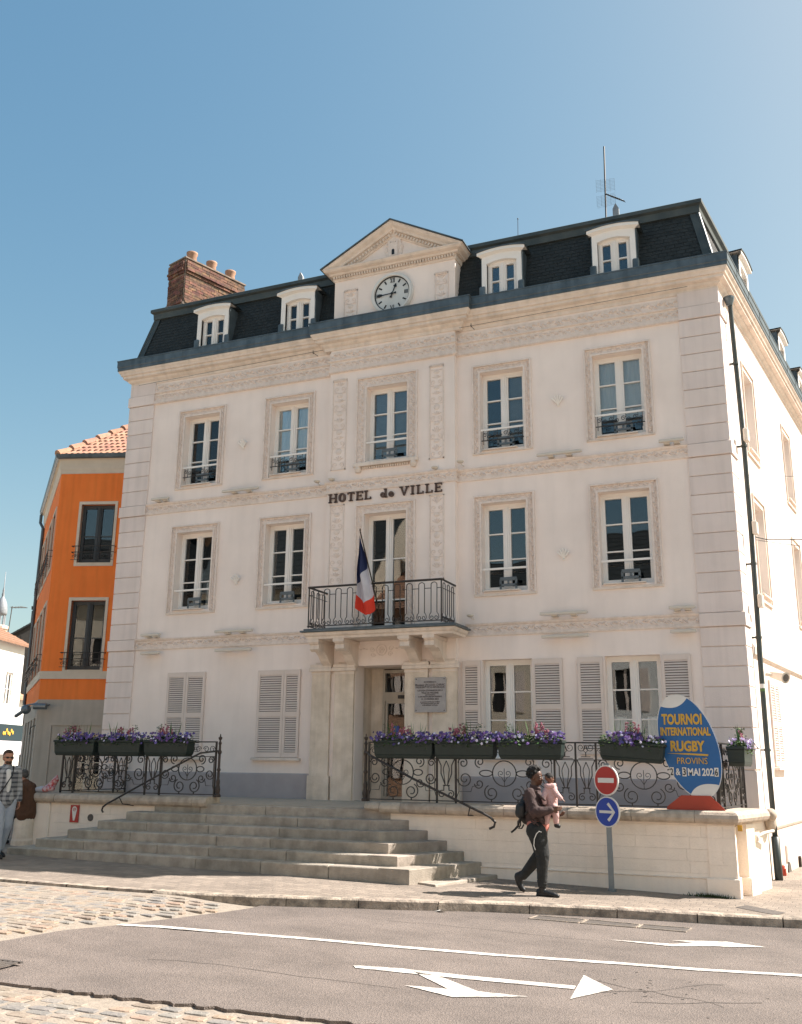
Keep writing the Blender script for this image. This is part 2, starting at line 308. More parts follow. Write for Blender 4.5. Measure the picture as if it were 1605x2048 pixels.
    def wall(s, u0, u1, z0, z1, holes, depth=.25, T=None, y=0):
        us = sorted({u0, u1, *[h[0] for h in holes], *[h[1] for h in holes]}); zs = sorted({z0, z1, *[h[2] for h in holes], *[h[3] for h in holes]})
        us = [a for a in us if u0 <= a <= u1]; zs = [a for a in zs if z0 <= a <= z1]
        for a, b_ in zip(us, us[1:]):
            for c, d in zip(zs, zs[1:]):
                mu, mz = (a + b_) / 2, (c + d) / 2
                if any(h[0] < mu < h[1] and h[2] < mz < h[3] for h in holes): continue
                s.add([(a, y, c), (b_, y, c), (b_, y, d), (a, y, d)], [(0, 1, 2, 3)], T)
        for h in holes:
            a, b_, c, d = h[:4]; e = y + depth
            s.add([(a, y, c), (b_, y, c), (b_, y, d), (a, y, d), (a, e, c), (b_, e, c), (b_, e, d), (a, e, d)], [(0, 4, 5, 1), (1, 5, 6, 2), (2, 6, 7, 3), (3, 7, 4, 0)], T)
        return s
WM = {}
def reg(o, mw): WM[o.name] = mw; return o
def tag(o, label=None, cat=None, group=None, kind=None):
    if label: o['label'] = label
    if cat: o['category'] = cat
    if group: o['group'] = group
    if kind: o['kind'] = kind
    return o
def thing(name, loc, label, cat, group=None, rz=0):
    o = bpy.data.objects.new(name, None); COL.objects.link(o); o.location = loc; o.rotation_euler = (0, 0, rz)
    o.empty_display_size = .2
    reg(o, Matrix.Translation(loc) @ Matrix.Rotation(rz, 4, 'Z')); return tag(o, label, cat, group)
def obj(name, b, m, parent=None, smooth=False, loc=None, bevel=0, label=None, shade=None):
    """b: B in world coordinates; becomes ONE object, child of parent or top level with its origin at loc"""
    mw = WM[parent.name] if parent else Matrix.Translation(loc or (0, 0, 0))
    inv = mw.inverted()
    if isinstance(b, bpy.types.Mesh): me = b; me.name = name; me.transform(inv)
    else:
        me = bpy.data.meshes.new(name); me.from_pydata([tuple(inv @ Vector(q)) for q in b.v], [], b.f); me.validate(); 
        bm = bmesh.new(); bm.from_mesh(me); bmesh.ops.recalc_face_normals(bm, faces=bm.faces); bm.to_mesh(me); bm.free()
    ms = m if isinstance(m, (list, tuple)) else [m]
    for q in ms: me.materials.append(M[q])
    o = bpy.data.objects.new(name, me); COL.objects.link(o)
    if parent: o.parent = parent
    else: o.location = loc or (0, 0, 0)
    reg(o, mw)
    if smooth:
        me.polygons.foreach_set('use_smooth', [True] * len(me.polygons))
    if bevel:
        md = o.modifiers.new('bevel', 'BEVEL'); md.width = bevel; md.segments = 2; md.limit_method = 'ANGLE'
    if label: o['label'] = label
    return o
def flat(b): # single sided sheet variant, keep winding
    return b
def fuse(b, voxel=.008, smooth=2):
    me = bpy.data.meshes.new('t'); me.from_pydata(b.v, [], b.f); bm = bmesh.new(); bm.from_mesh(me); bmesh.ops.recalc_face_normals(bm, faces=bm.faces); bm.to_mesh(me); bm.free()
    o = bpy.data.objects.new('t', me); COL.objects.link(o)
    md = o.modifiers.new('r', 'REMESH'); md.mode = 'VOXEL'; md.voxel_size = voxel
    if smooth: sm_ = o.modifiers.new('s', 'SMOOTH'); sm_.iterations = smooth; sm_.factor = .6
    bpy.context.view_layer.update(); dg = bpy.context.evaluated_depsgraph_get()
    r = bpy.data.meshes.new_from_object(o.evaluated_get(dg)); bpy.data.objects.remove(o); bpy.data.meshes.remove(me); return r
def text_mesh(s, size, T, depth=.004, fat=0., sx=1., align='CENTER', shear=0.):
    c = bpy.data.curves.new('t', 'FONT'); c.body = s; c.size = size; c.extrude = depth / 2; c.offset = fat; c.align_x = align; c.align_y = 'CENTER'; c.resolution_u = 3; c.shear = shear
    o = bpy.data.objects.new('t', c); COL.objects.link(o); bpy.context.view_layer.update(); dg = bpy.context.evaluated_depsgraph_get()
    me = bpy.data.meshes.new_from_object(o.evaluated_get(dg)); bpy.data.objects.remove(o)
    vs = [T @ Vector((q.co.x * sx, -q.co.z, q.co.y)) for q in me.vertices]; fs = [tuple(p.vertices) for p in me.polygons]
    return vs, fs
def addtext(b, s, size, x, y, z, T=None, rot=0., width=None, **k):
    T2 = (T or Matrix()) @ Matrix.Translation((x, y, z)) @ Matrix.Rotation(rot, 4, 'Y')
    if width:
        v0, _ = text_mesh(s, size, Matrix(), **k); xs_ = [q.x for q in v0]; zs_ = [q.z for q in v0]; k['sx'] = width / (max(xs_) - min(xs_)); T2 = T2 @ Matrix.Translation((-(max(xs_) + min(xs_)) / 2 * k['sx'], 0, -(max(zs_) + min(zs_)) / 2))
    vs, fs = text_mesh(s, size, T2, **k); n = len(b.v); b.v += [tuple(q) for q in vs]; b.f += [tuple(i + n for i in f) for f in fs]
def lerp(tab, x):
    if x <= tab[0][0]: return tab[0][1]
    for (a, b_), (c, d) in zip(tab, tab[1:]):
        if x <= c: return b_ + (d - b_) * (x - a) / (c - a)
    return tab[-1][1]
def smst(t): t = min(1, max(0, t)); return t * t * (3 - 2 * t)
def spiral(cx, cz, r0, r1, a0, turns, y, n=None):
    n = n or int(14 * abs(turns)) + 2
    return [(cx + (r0 + (r1 - r0) * i / n) * cos(a0 + 2 * pi * turns * i / n), y, cz + (r0 + (r1 - r0) * i / n) * sin(a0 + 2 * pi * turns * i / n)) for i in range(n + 1)]

# ---------------------------------------------------------------- ground
GT = [(-40, .2), (-20, .2), (-12.3, .19), (-5.2, .10), (-1.2, 0), (10, -.1)]
def G(x): return lerp(GT, x)
def RD(x): return G(x) - .1 * smst((x + 7.6) / 1.4)
KERB = [(-40, 10.0), (-10, 10.31), (-8.1, 10.41), (-6.9, 10.62), (-6.0, 10.92), (-4.8, 11.38), (-3.9, 11.85), (-3.05, 12.16), (-2.2, 12.42), (-1.4, 12.6), (-.35, 12.83), (2, 13.6), (4, 14.6), (30, 16)]
ASPL = [(-40, 7.0), (-7.3, 7.15), (-7.04, 7.32), (-6.98, 8.03), (-6.78, 8.69), (-6.61, 9.4), (-6.43, 10.11), (-6.33, 10.6)]
ASPB = [(-40, 6.1), (-6.06, 6.35), (-5.14, 6.41), (-4.32, 6.52), (-3.11, 6.68), (0, 7.05), (30, 9)]
def frange(a, b_, s):
    n = max(1, int(round((b_ - a) / s))); return [a + (b_ - a) * i / n for i in range(n + 1)]
def strip(b, xs, lo, hi, zf, ny=6, dz=0):
    n = len(xs); v = []; f = []
    for x in xs:
        a, c = lo(x), hi(x)
        for j in range(ny + 1): v.append((x, a + (c - a) * j / ny, zf(x) + dz))
    for i in range(n - 1):
        for j in range(ny): a = i * (ny + 1) + j; f.append((a, a + ny + 1, a + ny + 2, a + 1))
    b.add(v, f)
b = B(); b.add([(-600, -600, -.16), (600, -600, -.16), (600, 600, -.16), (-600, 600, -.16)], [(0, 1, 2, 3)])
tag(obj('ground', b, 'sand'), kind='structure')
xs = [-40, -30, -20] + frange(-14, 4, .25) + [6, 10, 20, 30]
b = B(); strip(b, xs, lambda x: lerp(KERB, x), lambda x: 60, G, 10)
for x0, x1 in zip(xs, xs[1:]):
    pass
tag(obj('pavement', b, 'paving'), kind='structure')
b = B(); strip(b, [x for x in xs if x <= -5.5], lambda x: 3.0, lambda x: lerp(KERB, x), RD, 12, -.021)
strip(b, [x for x in xs if x >= -5.5], lambda x: 0.0, lambda x: lerp(ASPB, x) + .05, RD, 12, -.024)
strip(b, [-40, -20, -5.5, 0, 30], lambda x: -6.0, lambda x: 3.0 if x < -5.4 else 0, RD, 2, -.024)
tag(obj('cobbled_road_bed', b, 'sand'), kind='structure')
xa = sorted(set(xs + [q[0] for q in ASPL] + frange(-7.1, -6.3, .05) + frange(-6.3, 1, .06)))
def jag(x, k=0): return .02 * sin(x * 31 + k) + .014 * sin(x * 77 + 1.3 * k) + .01 * sin(x * 173 + k)
def alo(x): return lerp(ASPB, x) + jag(x)
def ahi(x): return (lerp(ASPL, x) + jag(x, 2)) if x < -6.33 else lerp(KERB, x) + .01
b = B(); strip(b, xa, alo, ahi, RD, 8)
# raised broken edges of the asphalt sheet
def skirt(xx, fy, dzs):
    v = []; f = []
    for x in xx: v += [(x, fy(x), RD(x)), (x, fy(x), RD(x) - .035)]
    for i in range(len(xx) - 1): f.append((2 * i, 2 * i + 1, 2 * i + 3, 2 * i + 2))
    b.add(v, f)
skirt(xa, alo, 0); skirt([x for x in xa if x < -6.33], ahi, 0)
tag(obj('asphalt_road', b, 'asphalt'), kind='structure')
# cobble stones as real stones
def stone(b, x, y, z, lx, ly, h, a):
    c, s_ = cos(a), sin(a); ring = []
    k = [(-1, -1), (1, -1), (1, 1), (-1, 1)]
    pts = []
    for q in range(8):
        t = 2 * pi * (q + .5) / 8; e = .45; px = math.copysign(abs(cos(t)) ** e, cos(t)); py = math.copysign(abs(sin(t)) ** e, sin(t))
        pts.append((px * lx * random.uniform(.92, 1.04), py * ly * random.uniform(.9, 1.05)))
    v = []
    for sc, hz in ((1, -.03), (.985, h * .55), (.90, h * .95), (.4, h)):
        for px, py in pts:
            X, Y = px * sc, py * sc; v.append((x + X * c - Y * s_, y + X * s_ + Y * c, z + hz + (random.uniform(-.003, .003) if sc < .9 else 0)))
    f = []
    for r in range(3):
        for q in range(8): p = (q + 1) % 8; f.append((r * 8 + q, r * 8 + p, r * 8 + 8 + p, r * 8 + 8 + q))
    f.append(tuple(range(24, 32))); b.add(v, f)
b = B()
def rows(y0, y1, x0, x1, lox, hix, sy, sx, slope=0):
    y = y0; k = 0
    while y < y1:
        x = x0 + random.random() * sx; hy = sy * random.uniform(.9, 1.12)
        while x < x1:
            L_ = sx * random.uniform(.75, 1.35); yy = y + slope * (x - x0) + .03 * sin(x * 1.7 + k)
            if lox(x, yy) and random.random() > .04: stone(b, x + L_ / 2, yy, RD(x) - .035, L_ / 2 - random.uniform(.005, .013), hy / 2 - random.uniform(.004, .010), random.uniform(.013, .019), random.uniform(-.05, .05))
            x += L_
        y += hy; k += 1
rows(3.6, 6.8, -7.5, -1.5, lambda x, y: y + .07 < lerp(ASPB, x) and y > 4.0 - .0 * x, None, .118, .20, .05)
rows(6.9, 10.3, -12.5, -6.2, lambda x, y: max(lerp(ASPL, x), lerp(ASPL, x + .3)) + .10 < y < lerp(KERB, x) - .12, None, .125, .22, .03)
o = tag(obj('cobbles', b, 'cobble', smooth=False), kind='structure')
# kerb stones
b = B(); x = -7.7
while x < 3.5:
    L_ = random.uniform(.75, 1.05); x1 = x + L_ - .012
    for (a0, a1) in [(x, x1)]:
        n = 6; v = []; f = []
        for i in range(n + 1):
            X = a0 + (a1 - a0) * i / n; Y = lerp(KERB, X); zt = G(X) + .008; zb = RD(X) - .02
            j = random.uniform(-.006, .006)
            pr = [(Y + .17, zt), (Y + .0 + j, zt + random.uniform(-.003, .002)), (Y - .022 + j, zt - .018), (Y - .03 + j, zb), (Y + .17, zb)]
            v += [(X, p, q) for p, q in pr]
        for i in range(n):
            for q in range(5): r = (q + 1) % 5; f.append((i * 5 + q, i * 5 + r, i * 5 + 5 + r, i * 5 + 5 + q))
        f += [(0, 1, 2, 3, 4), tuple(range(n * 5 + 4, n * 5 - 1, -1))]
        b.add(v, f)
    x += L_
tag(obj('kerb', b, 'kerb'), kind='structure')
b = B(); x = -20.1
while x < -7.9:
    v = []; xx = [x, x + .6]
    for X in xx: Y = lerp(KERB, X); v += [(X, Y + .12, G(X) + .012), (X, Y - .02, G(X) + .012), (X, Y - .03, G(X) - .04)]
    b.add(v, [(0, 1, 4, 3), (1, 2, 5, 4)]); x += .62
tag(obj('flush_kerb', b, 'kerb'), kind='structure')
# road markings
def rpoly(name, polys):
    b = B()
    for P in polys:
        # subdivide along x for curvature of road
        n = len(P); b.add([(x, y, RD(x) + .006) for x, y in P], [tuple(range(n))])
    return tag(obj(name, b, 'paint'), kind='structure')
ln = [(-6.78, 8.67), (-6.45, 8.93), (-5.76, 9.04), (-4.9, 9.16), (-3.92, 9.29), (-2.95, 9.45), (-1.9, 9.70), (-1.15, 9.84), (-.29, 10.02), (1.5, 10.4), (4, 11)]
def cracks():
    b = B(); rc = random.Random(21)
    for (x, y, dx, dy, n, w0) in ((-1.9, 8.9, .16, -.05, 9, .006), (-.9, 9.3, -.12, -.1, 8, .007), (-5.6, 7.6, .2, .03, 12, .004), (-1.5, 8.3, .15, .06, 8, .009), (-4.6, 10.6, .25, .02, 10, .004)):
        v = []; 
        for k in range(n):
            v += [(x, y - w0 * rc.uniform(.4, 1.2), RD(x) + .003), (x, y + w0 * rc.uniform(.4, 1.2), RD(x) + .003)]; x += dx * rc.uniform(.6, 1.3); y += dy * rc.uniform(.3, 1.7) + rc.uniform(-.05, .05)
        b.add(v, [(2 * k, 2 * k + 2, 2 * k + 3, 2 * k + 1) for k in range(n - 1)])
    for k in range(34):
        x, y = rc.gauss(-1.3, .45), rc.gauss(8.75, .30); r = rc.uniform(.006, .018); b.add([(x + r * cos(t), y + r * .7 * sin(t), RD(x) + .003) for t in (0, 1.1, 2.3, 3.4, 4.6, 5.5)], [tuple(range(6))])
    tag(obj('road_surface_cracks', b, 'crack'), kind='structure')
cracks()
rpoly('lane_line_marking', [[(a[0], a[1] - .05), (c[0], c[1] - .055), (c[0], c[1] + .055), (a[0], a[1] + .05)] for a, c in zip(ln, ln[1:])])
rpoly('road_arrow_marking', [[(-3.93, 8.31), (-3.87, 8.23), (-2.95, 8.33), (-2.0, 8.47), (-2.01, 8.59), (-2.9, 8.47), (-3.52, 8.42)],
    [(-2.04, 9.03), (-1.95, 8.13), (-1.71, 8.63)], [(-3.42, 8.40), (-3.11, 8.31), (-2.66, 7.98), (-2.9, 7.93)], [(-3.25, 7.86), (-2.78, 7.70), (-2.9, 7.93)], [(-2.9, 7.93), (-2.78, 7.70), (-2.26, 8.03), (-2.66, 7.98)]])
rpoly('far_lane_arrow_marking', [[(-2.17, 10.86), (-1.54, 10.86), (-1.54, 11.0)], [(-1.54, 10.86), (-1.06, 11.15), (-1.22, 11.33), (-1.54, 11.0)], [(-1.59, 11.20), (-1.22, 11.20), (-1.06, 11.45)], [(-1.22, 11.16), (-1.06, 11.13), (-.65, 11.32), (-1.06, 11.45)]])
# ================================================================ TOWN HALL
FY = 16.3
TF = Matrix.Translation((0, FY, 0))                       # front frame: x along, y inward, z up
SA = rad(8.35); CX = -.89
TS = Matrix(((sin(SA), -cos(SA), 0, CX), (cos(SA), sin(SA), 0, FY), (0, 0, 1, 0), (0, 0, 0, 1)))  # side wall frame
SL = 17.0
def SP(u): return (CX + sin(SA) * u, FY + cos(SA) * u)
hall = thing('town_hall', (-7.2, 16.3, 0), 'cream stuccoed three-storey town hall with slate mansard roof, clock pediment and carved bands', 'town hall')
BY = -.12   # central bay projection
def orn(b, u0, u1, z0, z1, y, T, pitch=.09, horiz=True, h=.016):
    """carved band relief: pairs of leaves and a bead, repeated"""
    W_ = (u1 - u0) if horiz else (z1 - z0); t0 = u0 if horiz else z0; c0, c1 = (z0, z1) if horiz else (u0, u1)
    n = max(1, int(W_ / pitch)); p = W_ / n; cm = (c0 + c1) / 2; hc = (c1 - c0) / 2
    for i in range(n):
        a = t0 + (i + .5) * p; sgn = 1 if i % 2 else -1
        def leaf(ca, cc, la, lc, ang):
            v = []
            for q in range(6):
                t = 2 * pi * q / 6; px, pz = la * cos(t), lc * sin(t)
                qx = px * cos(ang) - pz * sin(ang); qz = px * sin(ang) + pz * cos(ang)
                P = (ca + qx, y, cc + qz) if horiz else (cc + qz, y, ca + qx); v.append(P)
            v.append((ca, y - h, cc) if horiz else (cc, y - h, ca))
            b.add(v, [(j, (j + 1) % 6, 6) for j in range(6)], T)
        leaf(a - p * .15, cm + hc * .33 * sgn, p * .42, hc * .26, .7 * sgn)
        leaf(a + p * .2, cm - hc * .35 * sgn, p * .34, hc * .22, -.6 * sgn)
        leaf(a + p * .45, cm + hc * .1, p * .12, hc * .2, 0)
# ---- walls
C5 = [(-12.0, -11.12), (-9.85, -8.97), (-7.6, -6.73), (-5.28, -4.43), (-3.13, -2.24)]
up = [(a, c, 7.35, 8.92) for a, c in C5]; mid = [(a, c, 4.68, 6.33) for a, c in C5]; mid[2] = (C5[2][0], C5[2][1], 4.06, 6.32)
gr = [(-11.98, -11.08, 1.77, 3.41), (-9.86, -8.93, 1.77, 3.40), (-5.30, -4.40, 1.82, 3.47), (-3.14, -2.23, 1.82, 3.47)]
b = B()
b.wall(-13.5, -8.43, -.3, 9.9, [h for h in up + mid + gr if h[1] < -8.43], .26, TF)
b.wall(-5.75, CX, -.3, 9.9, [h for h in up + mid + gr if h[0] > -5.75], .26, TF)
b.wall(-8.43, -5.75, -.3, 9.9, [up[2], mid[2], (-7.72, -6.72, 1.0, 3.42)], .38, TF, y=BY)
for X in (-8.43, -5.75): b.box(X - .001, X + .001, BY, .0, -.3, 9.9, TF)
sw_up = [(1.72, 2.52), (5.68, 6.48), (9.64, 10.44), (13.6, 14.4)]
sh = [(a, c, 7.40, 8.95) for a, c in sw_up] + [(a, c, 4.68, 6.37) for a, c in sw_up] + [(1.62, 2.42, 1.7, 3.15)] + [(a, c, 1.7, 3.15) for a, c in sw_up[1:]]
b.wall(0, SL, -.3, 9.9, sh, .30, TS)
b.box(-13.5, -13.49, 0, 8, -.3, 9.9, TF)
e = SP(SL); b.add([(-13.5, 26, -.3), (e[0], e[1], -.3), (e[0], e[1], 9.9), (-13.5, 26, 9.9)], [(0, 1, 2, 3)])
b.box(-13.5, -13.4, 7.9, 9.9, -.3, 9.9, TF)
walls = obj('wall', b, 'plaster', hall)
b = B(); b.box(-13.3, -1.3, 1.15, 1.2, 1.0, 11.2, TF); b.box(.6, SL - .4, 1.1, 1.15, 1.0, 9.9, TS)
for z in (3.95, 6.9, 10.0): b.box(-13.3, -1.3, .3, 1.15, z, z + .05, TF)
obj('dark_room_backing', b, 'dark', hall)  # dark sheets added behind the panes so the rooms look unlit
for pl in ([(-13.5, FY + .5), (-13.5, FY), (-8.66, FY)], [(-5.68, FY), (-1.6, FY)]):
    b = B(); b.sweep(pl, [(.015, -.3), (.015, 1.46), (0, 1.48), (-.05, 1.48), (-.05, -.3)]); obj('painted_plinth', b, 'plinth', hall)
# side plinth course
b = B(); b.sweep([SP(.44), SP(SL)], [(.05, .72), (.07, .76), (.07, .86), (.03, .93), (0, .94), (-.02, .72)]); b.sweep([SP(.44), SP(SL)], [(.03, -.3), (.03, .72), (-.05, .72), (-.05, -.3)])
obj('side_plinth', b, 'cornice', hall)
b = B(); b.sweep([SP(.4), SP(SL)], [(.02, 3.44), (.05, 3.48), (.05, 3.6), (.015, 3.66), (.0, 3.9), (-.02, 3.9), (-.02, 3.44)]); obj('string_course', b, 'cornice', hall)
# ---- quoins
def qprof(z0, z1, o=.03): return [(-.02, z0), (o - .006, z0), (o, z0 + .006), (o, z1 - .006), (o - .006, z1), (-.02, z1)]
courses = [(1.65 + .32 * k, 1.65 + .32 * (k + 1), .03) for k in range(7)] + [(3.89, 4.12, .055)] + [(4.12 + .3337 * k, 4.12 + .3337 * (k + 1), .03) for k in range(8)] + [(6.79, 7.03, .055)] + [(7.03 + .33 * k, 7.03 + .33 * (k + 1), .03) for k in range(7)] + [(9.34, 9.58, .055), (9.58, 9.88, .03)]
for pq_, low in (([(-13.5, FY + .6), (-13.5, FY), (-12.86, FY)], [(1.48, 1.64, .03)]), ([(-1.56, FY), (CX, FY), SP(.43)], [(-.2, .94, .03), (.95, 1.64, .03)])):
    b = B()
    for z0, z1, o in low + courses: b.sweep(pq_, qprof(z0, z1 - .012, o))
    obj('corner_quoin', b, 'quoin', hall)
# ---- bands
def paths():
    y0 = FY; y1 = FY + BY
    return [(-12.86, y0), (-8.43, y0), (-8.43, y1), (-5.75, y1), (-5.75, y0), (-1.56, y0)]
LP = [(-12.86, FY), (-8.43, FY)]; CP = [(-8.43, FY), (-8.43, FY + BY), (-5.75, FY + BY), (-5.75, FY)]; RP = [(-5.75, FY), (-1.56, FY)]
full = paths()
def band(b, p, z0, z1):
    b.sweep(p, [(-.02, z0), (.02, z0), (.028, z0 + .02), (.03, z0 + .05), (.012, z0 + .055), (.012, z1 - .05), (.035, z1 - .035), (.05, z1 - .01), (.05, z1), (-.02, z1)])
segs = [(-12.86, -8.43, 0), (-8.43, -5.75, BY), (-5.75, -1.56, 0)]
for z0, z1, pth_, sg in ((6.79, 7.03, full, segs), (3.89, 4.12, [(-12.86, FY), (-8.62, FY)], segs[:1]), (3.89, 4.12, [(-5.6, FY), (-1.56, FY)], segs[2:])):
    b = B(); band(b, pth_, z0, z1)
    for u0, u1, y in sg: orn(b, u0, u1, z0 + .06, z1 - .05, y - .012, TF, .12, h=.036)
    obj('carved_band', b, 'trim', hall)
b = B()
b.sweep(full, [(-.02, 9.33), (.02, 9.33), (.045, 9.36), (.045, 9.40), (.015, 9.41), (.015, 9.575), (.05, 9.59), (.05, 9.61), (.018, 9.615), (.018, 9.79), (-.02, 9.79)])
for u0, u1, y in segs:
    orn(b, u0, u1, 9.425, 9.565, y - .015, TF, .075, h=.034); orn(b, u0, u1, 9.625, 9.78, y - .018, TF, .14, h=.042)
    n = int((u1 - u0) / .055)
    for i in range(n): x = u0 + (i + .2) * (u1 - u0) / n; b.box(x, x + .028, y - .055, y - .04, 9.335, 9.37, TF)
obj('frieze', b, 'trim', hall)
# ---- cornice and gutter
CPATH = [(-13.5, 25.5), (-13.5, FY), (-8.55, FY), (-8.55, FY + BY), (-5.63, FY + BY), (-5.63, FY), (CX, FY), SP(SL)]
b = B(); b.sweep(CPATH, [(-.05, 9.84), (.02, 9.84), (.03, 9.87), (.03, 9.90), (.075, 9.93), (.09, 9.955), (.09, 9.975), (.15, 9.99), (.17, 10.0), (.17, 10.055), (.20, 10.06), (.215, 10.10), (.245, 10.135), (.25, 10.165), (-.05, 10.165)])
obj('cornice', b, 'cornice', hall)
b = B(); b.sweep(CPATH, [(-.05, 10.167), (.262, 10.167), (.266, 10.20), (.262, 10.235), (.275, 10.25), (.275, 10.385), (.285, 10.39), (.285, 10.41), (.255, 10.415), (.245, 10.395), (.24, 10.30), (-.05, 10.30)])
for (p, q) in zip(CPATH[1:], CPATH[2:]):
    d = Vector((q[0] - p[0], q[1] - p[1])); L_ = d.length
    if L_ < .5: continue
    d.normalize(); o = Vector((d.y, -d.x)); k = int(L_ / .95)
    for i in range(k):
        c = Vector(p) + d * (L_ * (i + .5) / k) + o * .272
        b.box(c.x - .008 - .004 * abs(d.y), c.x + .008, c.y - .008, c.y + .008, 10.25, 10.392)
obj('gutter', b, 'zinc', hall)
# ---- mansard roof
def mans(b, path, z0, z1, i0, i1): b.sweep(path, [(-i0, z0), (-i1, z1)], closed=False)
MP = [(-13.5, 25.2), (-13.5, FY), (CX, FY)]; MR = [(CX, FY), SP(SL)]
def offc(path, o):   # offset corners inward
    t = B(); t.sweep(path, [(o, 0)], closed=False, caps=False); return [(v[0], v[1]) for v in t.v]
allp = [(-13.5, 25.2), (-13.5, FY), (CX, FY), SP(SL)]
lo, hi = offc(allp, .02), offc(allp, -.30)
# slates: courses of individual slates on the front slope, plain courses on the side
b = B()
def slates(pA0, pB0, pA1, pB1, z0, z1, rows, wid, skip=()):
    A0, B0, A1, B1 = [Vector(p) for p in (pA0, pB0, pA1, pB1)]; out = Vector((B0.y - A0.y, -(B0.x - A0.x))).normalized() if 0 else None
    d = (B0 - A0).normalized(); nrm = Vector((d.y, -d.x))
    for r in range(rows):
        t0, t1 = r / rows, (r + 1.12) / rows
        for tt in (0,):
            a0 = A0.lerp(A1, t0); c0 = B0.lerp(B1, t0); a1 = A0.lerp(A1, t1); c1 = B0.lerp(B1, t1); L_ = (c0 - a0).length; n = int(L_ / wid); off = .5 * (r % 2)
            for i in range(-1, n + 1):
                s0, s1 = max(0, (i + off + .03) / n), min(1, (i + off + .97) / n)
                if s1 <= s0: continue
                zz0, zz1 = z0 + (z1 - z0) * t0, z0 + (z1 - z0) * t1
                j = random.uniform(0, .004)
                P = [a0.lerp(c0, s0) + nrm * (.007 + j * .5), a0.lerp(c0, s1) + nrm * (.007 + j * .5), a1.lerp(c1, s1) + nrm * .002, a1.lerp(c1, s0) + nrm * .002]
                Q = [a0.lerp(c0, s0), a0.lerp(c0, s1)]
                b.add([(P[0].x, P[0].y, zz0), (P[1].x, P[1].y, zz0), (P[2].x, P[2].y, zz1), (P[3].x, P[3].y, zz1), (Q[0].x, Q[0].y, zz0), (Q[1].x, Q[1].y, zz0)], [(0, 1, 2, 3), (4, 5, 1, 0)])
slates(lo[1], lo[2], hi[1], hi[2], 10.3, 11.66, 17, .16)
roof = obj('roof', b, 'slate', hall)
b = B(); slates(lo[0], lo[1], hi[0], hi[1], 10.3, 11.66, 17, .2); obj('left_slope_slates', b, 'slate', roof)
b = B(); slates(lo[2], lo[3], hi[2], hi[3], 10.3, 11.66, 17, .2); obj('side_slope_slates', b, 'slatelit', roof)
b = B(); b.sweep(allp, [(-.0, 10.25), (-.32, 11.70), (-.36, 11.70), (-.04, 10.25)]); 
# zinc flashing: hips, top roll and flat cap
for k in (1, 2):
    P0, P1 = lo[k], hi[k]; 
    for s_ in (-1, 1):
        nb = Vector(lo[k + s_]) - Vector(lo[k]); nb.normalize(); nb *= .16; dd_ = (nb.x, nb.y)
        oo = Vector((P0[0], P0[1])) - Vector((P1[0], P1[1])); oo.normalize(); oo *= .03
        b.add([(P0[0] + oo.x, P0[1] + oo.y, 10.28), (P1[0] + oo.x, P1[1] + oo.y, 11.7), (P1[0] + dd_[0] + oo.x, P1[1] + dd_[1] + oo.y, 11.7), (P0[0] + dd_[0] + oo.x * .8, P0[1] + dd_[1] + oo.y * .8, 10.28)], [(0, 1, 2, 3)])
    b.tube([(P0[0], P0[1], 10.28), (P1[0], P1[1], 11.72)], .035, 6)
b.sweep(allp, [(-.27, 11.56), (-.23, 11.565), (-.22, 11.70), (-.17, 11.73), (-.17, 11.80), (-.22, 11.835), (-.45, 11.87), (-.45, 11.56)])
c = offc(allp, -.4); c2 = offc(allp, -3.2)
b.add([(p[0], p[1], 11.85) for p in c] + [(p[0], p[1], 12.4) for p in c2], [(0, 1, 5, 4), (1, 2, 6, 5), (2, 3, 7, 6)]); b.add([(p[0], p[1], 12.4) for p in c2], [(0, 1, 2, 3)])
obj('roof_flashing', b, 'roofzinc', roof)
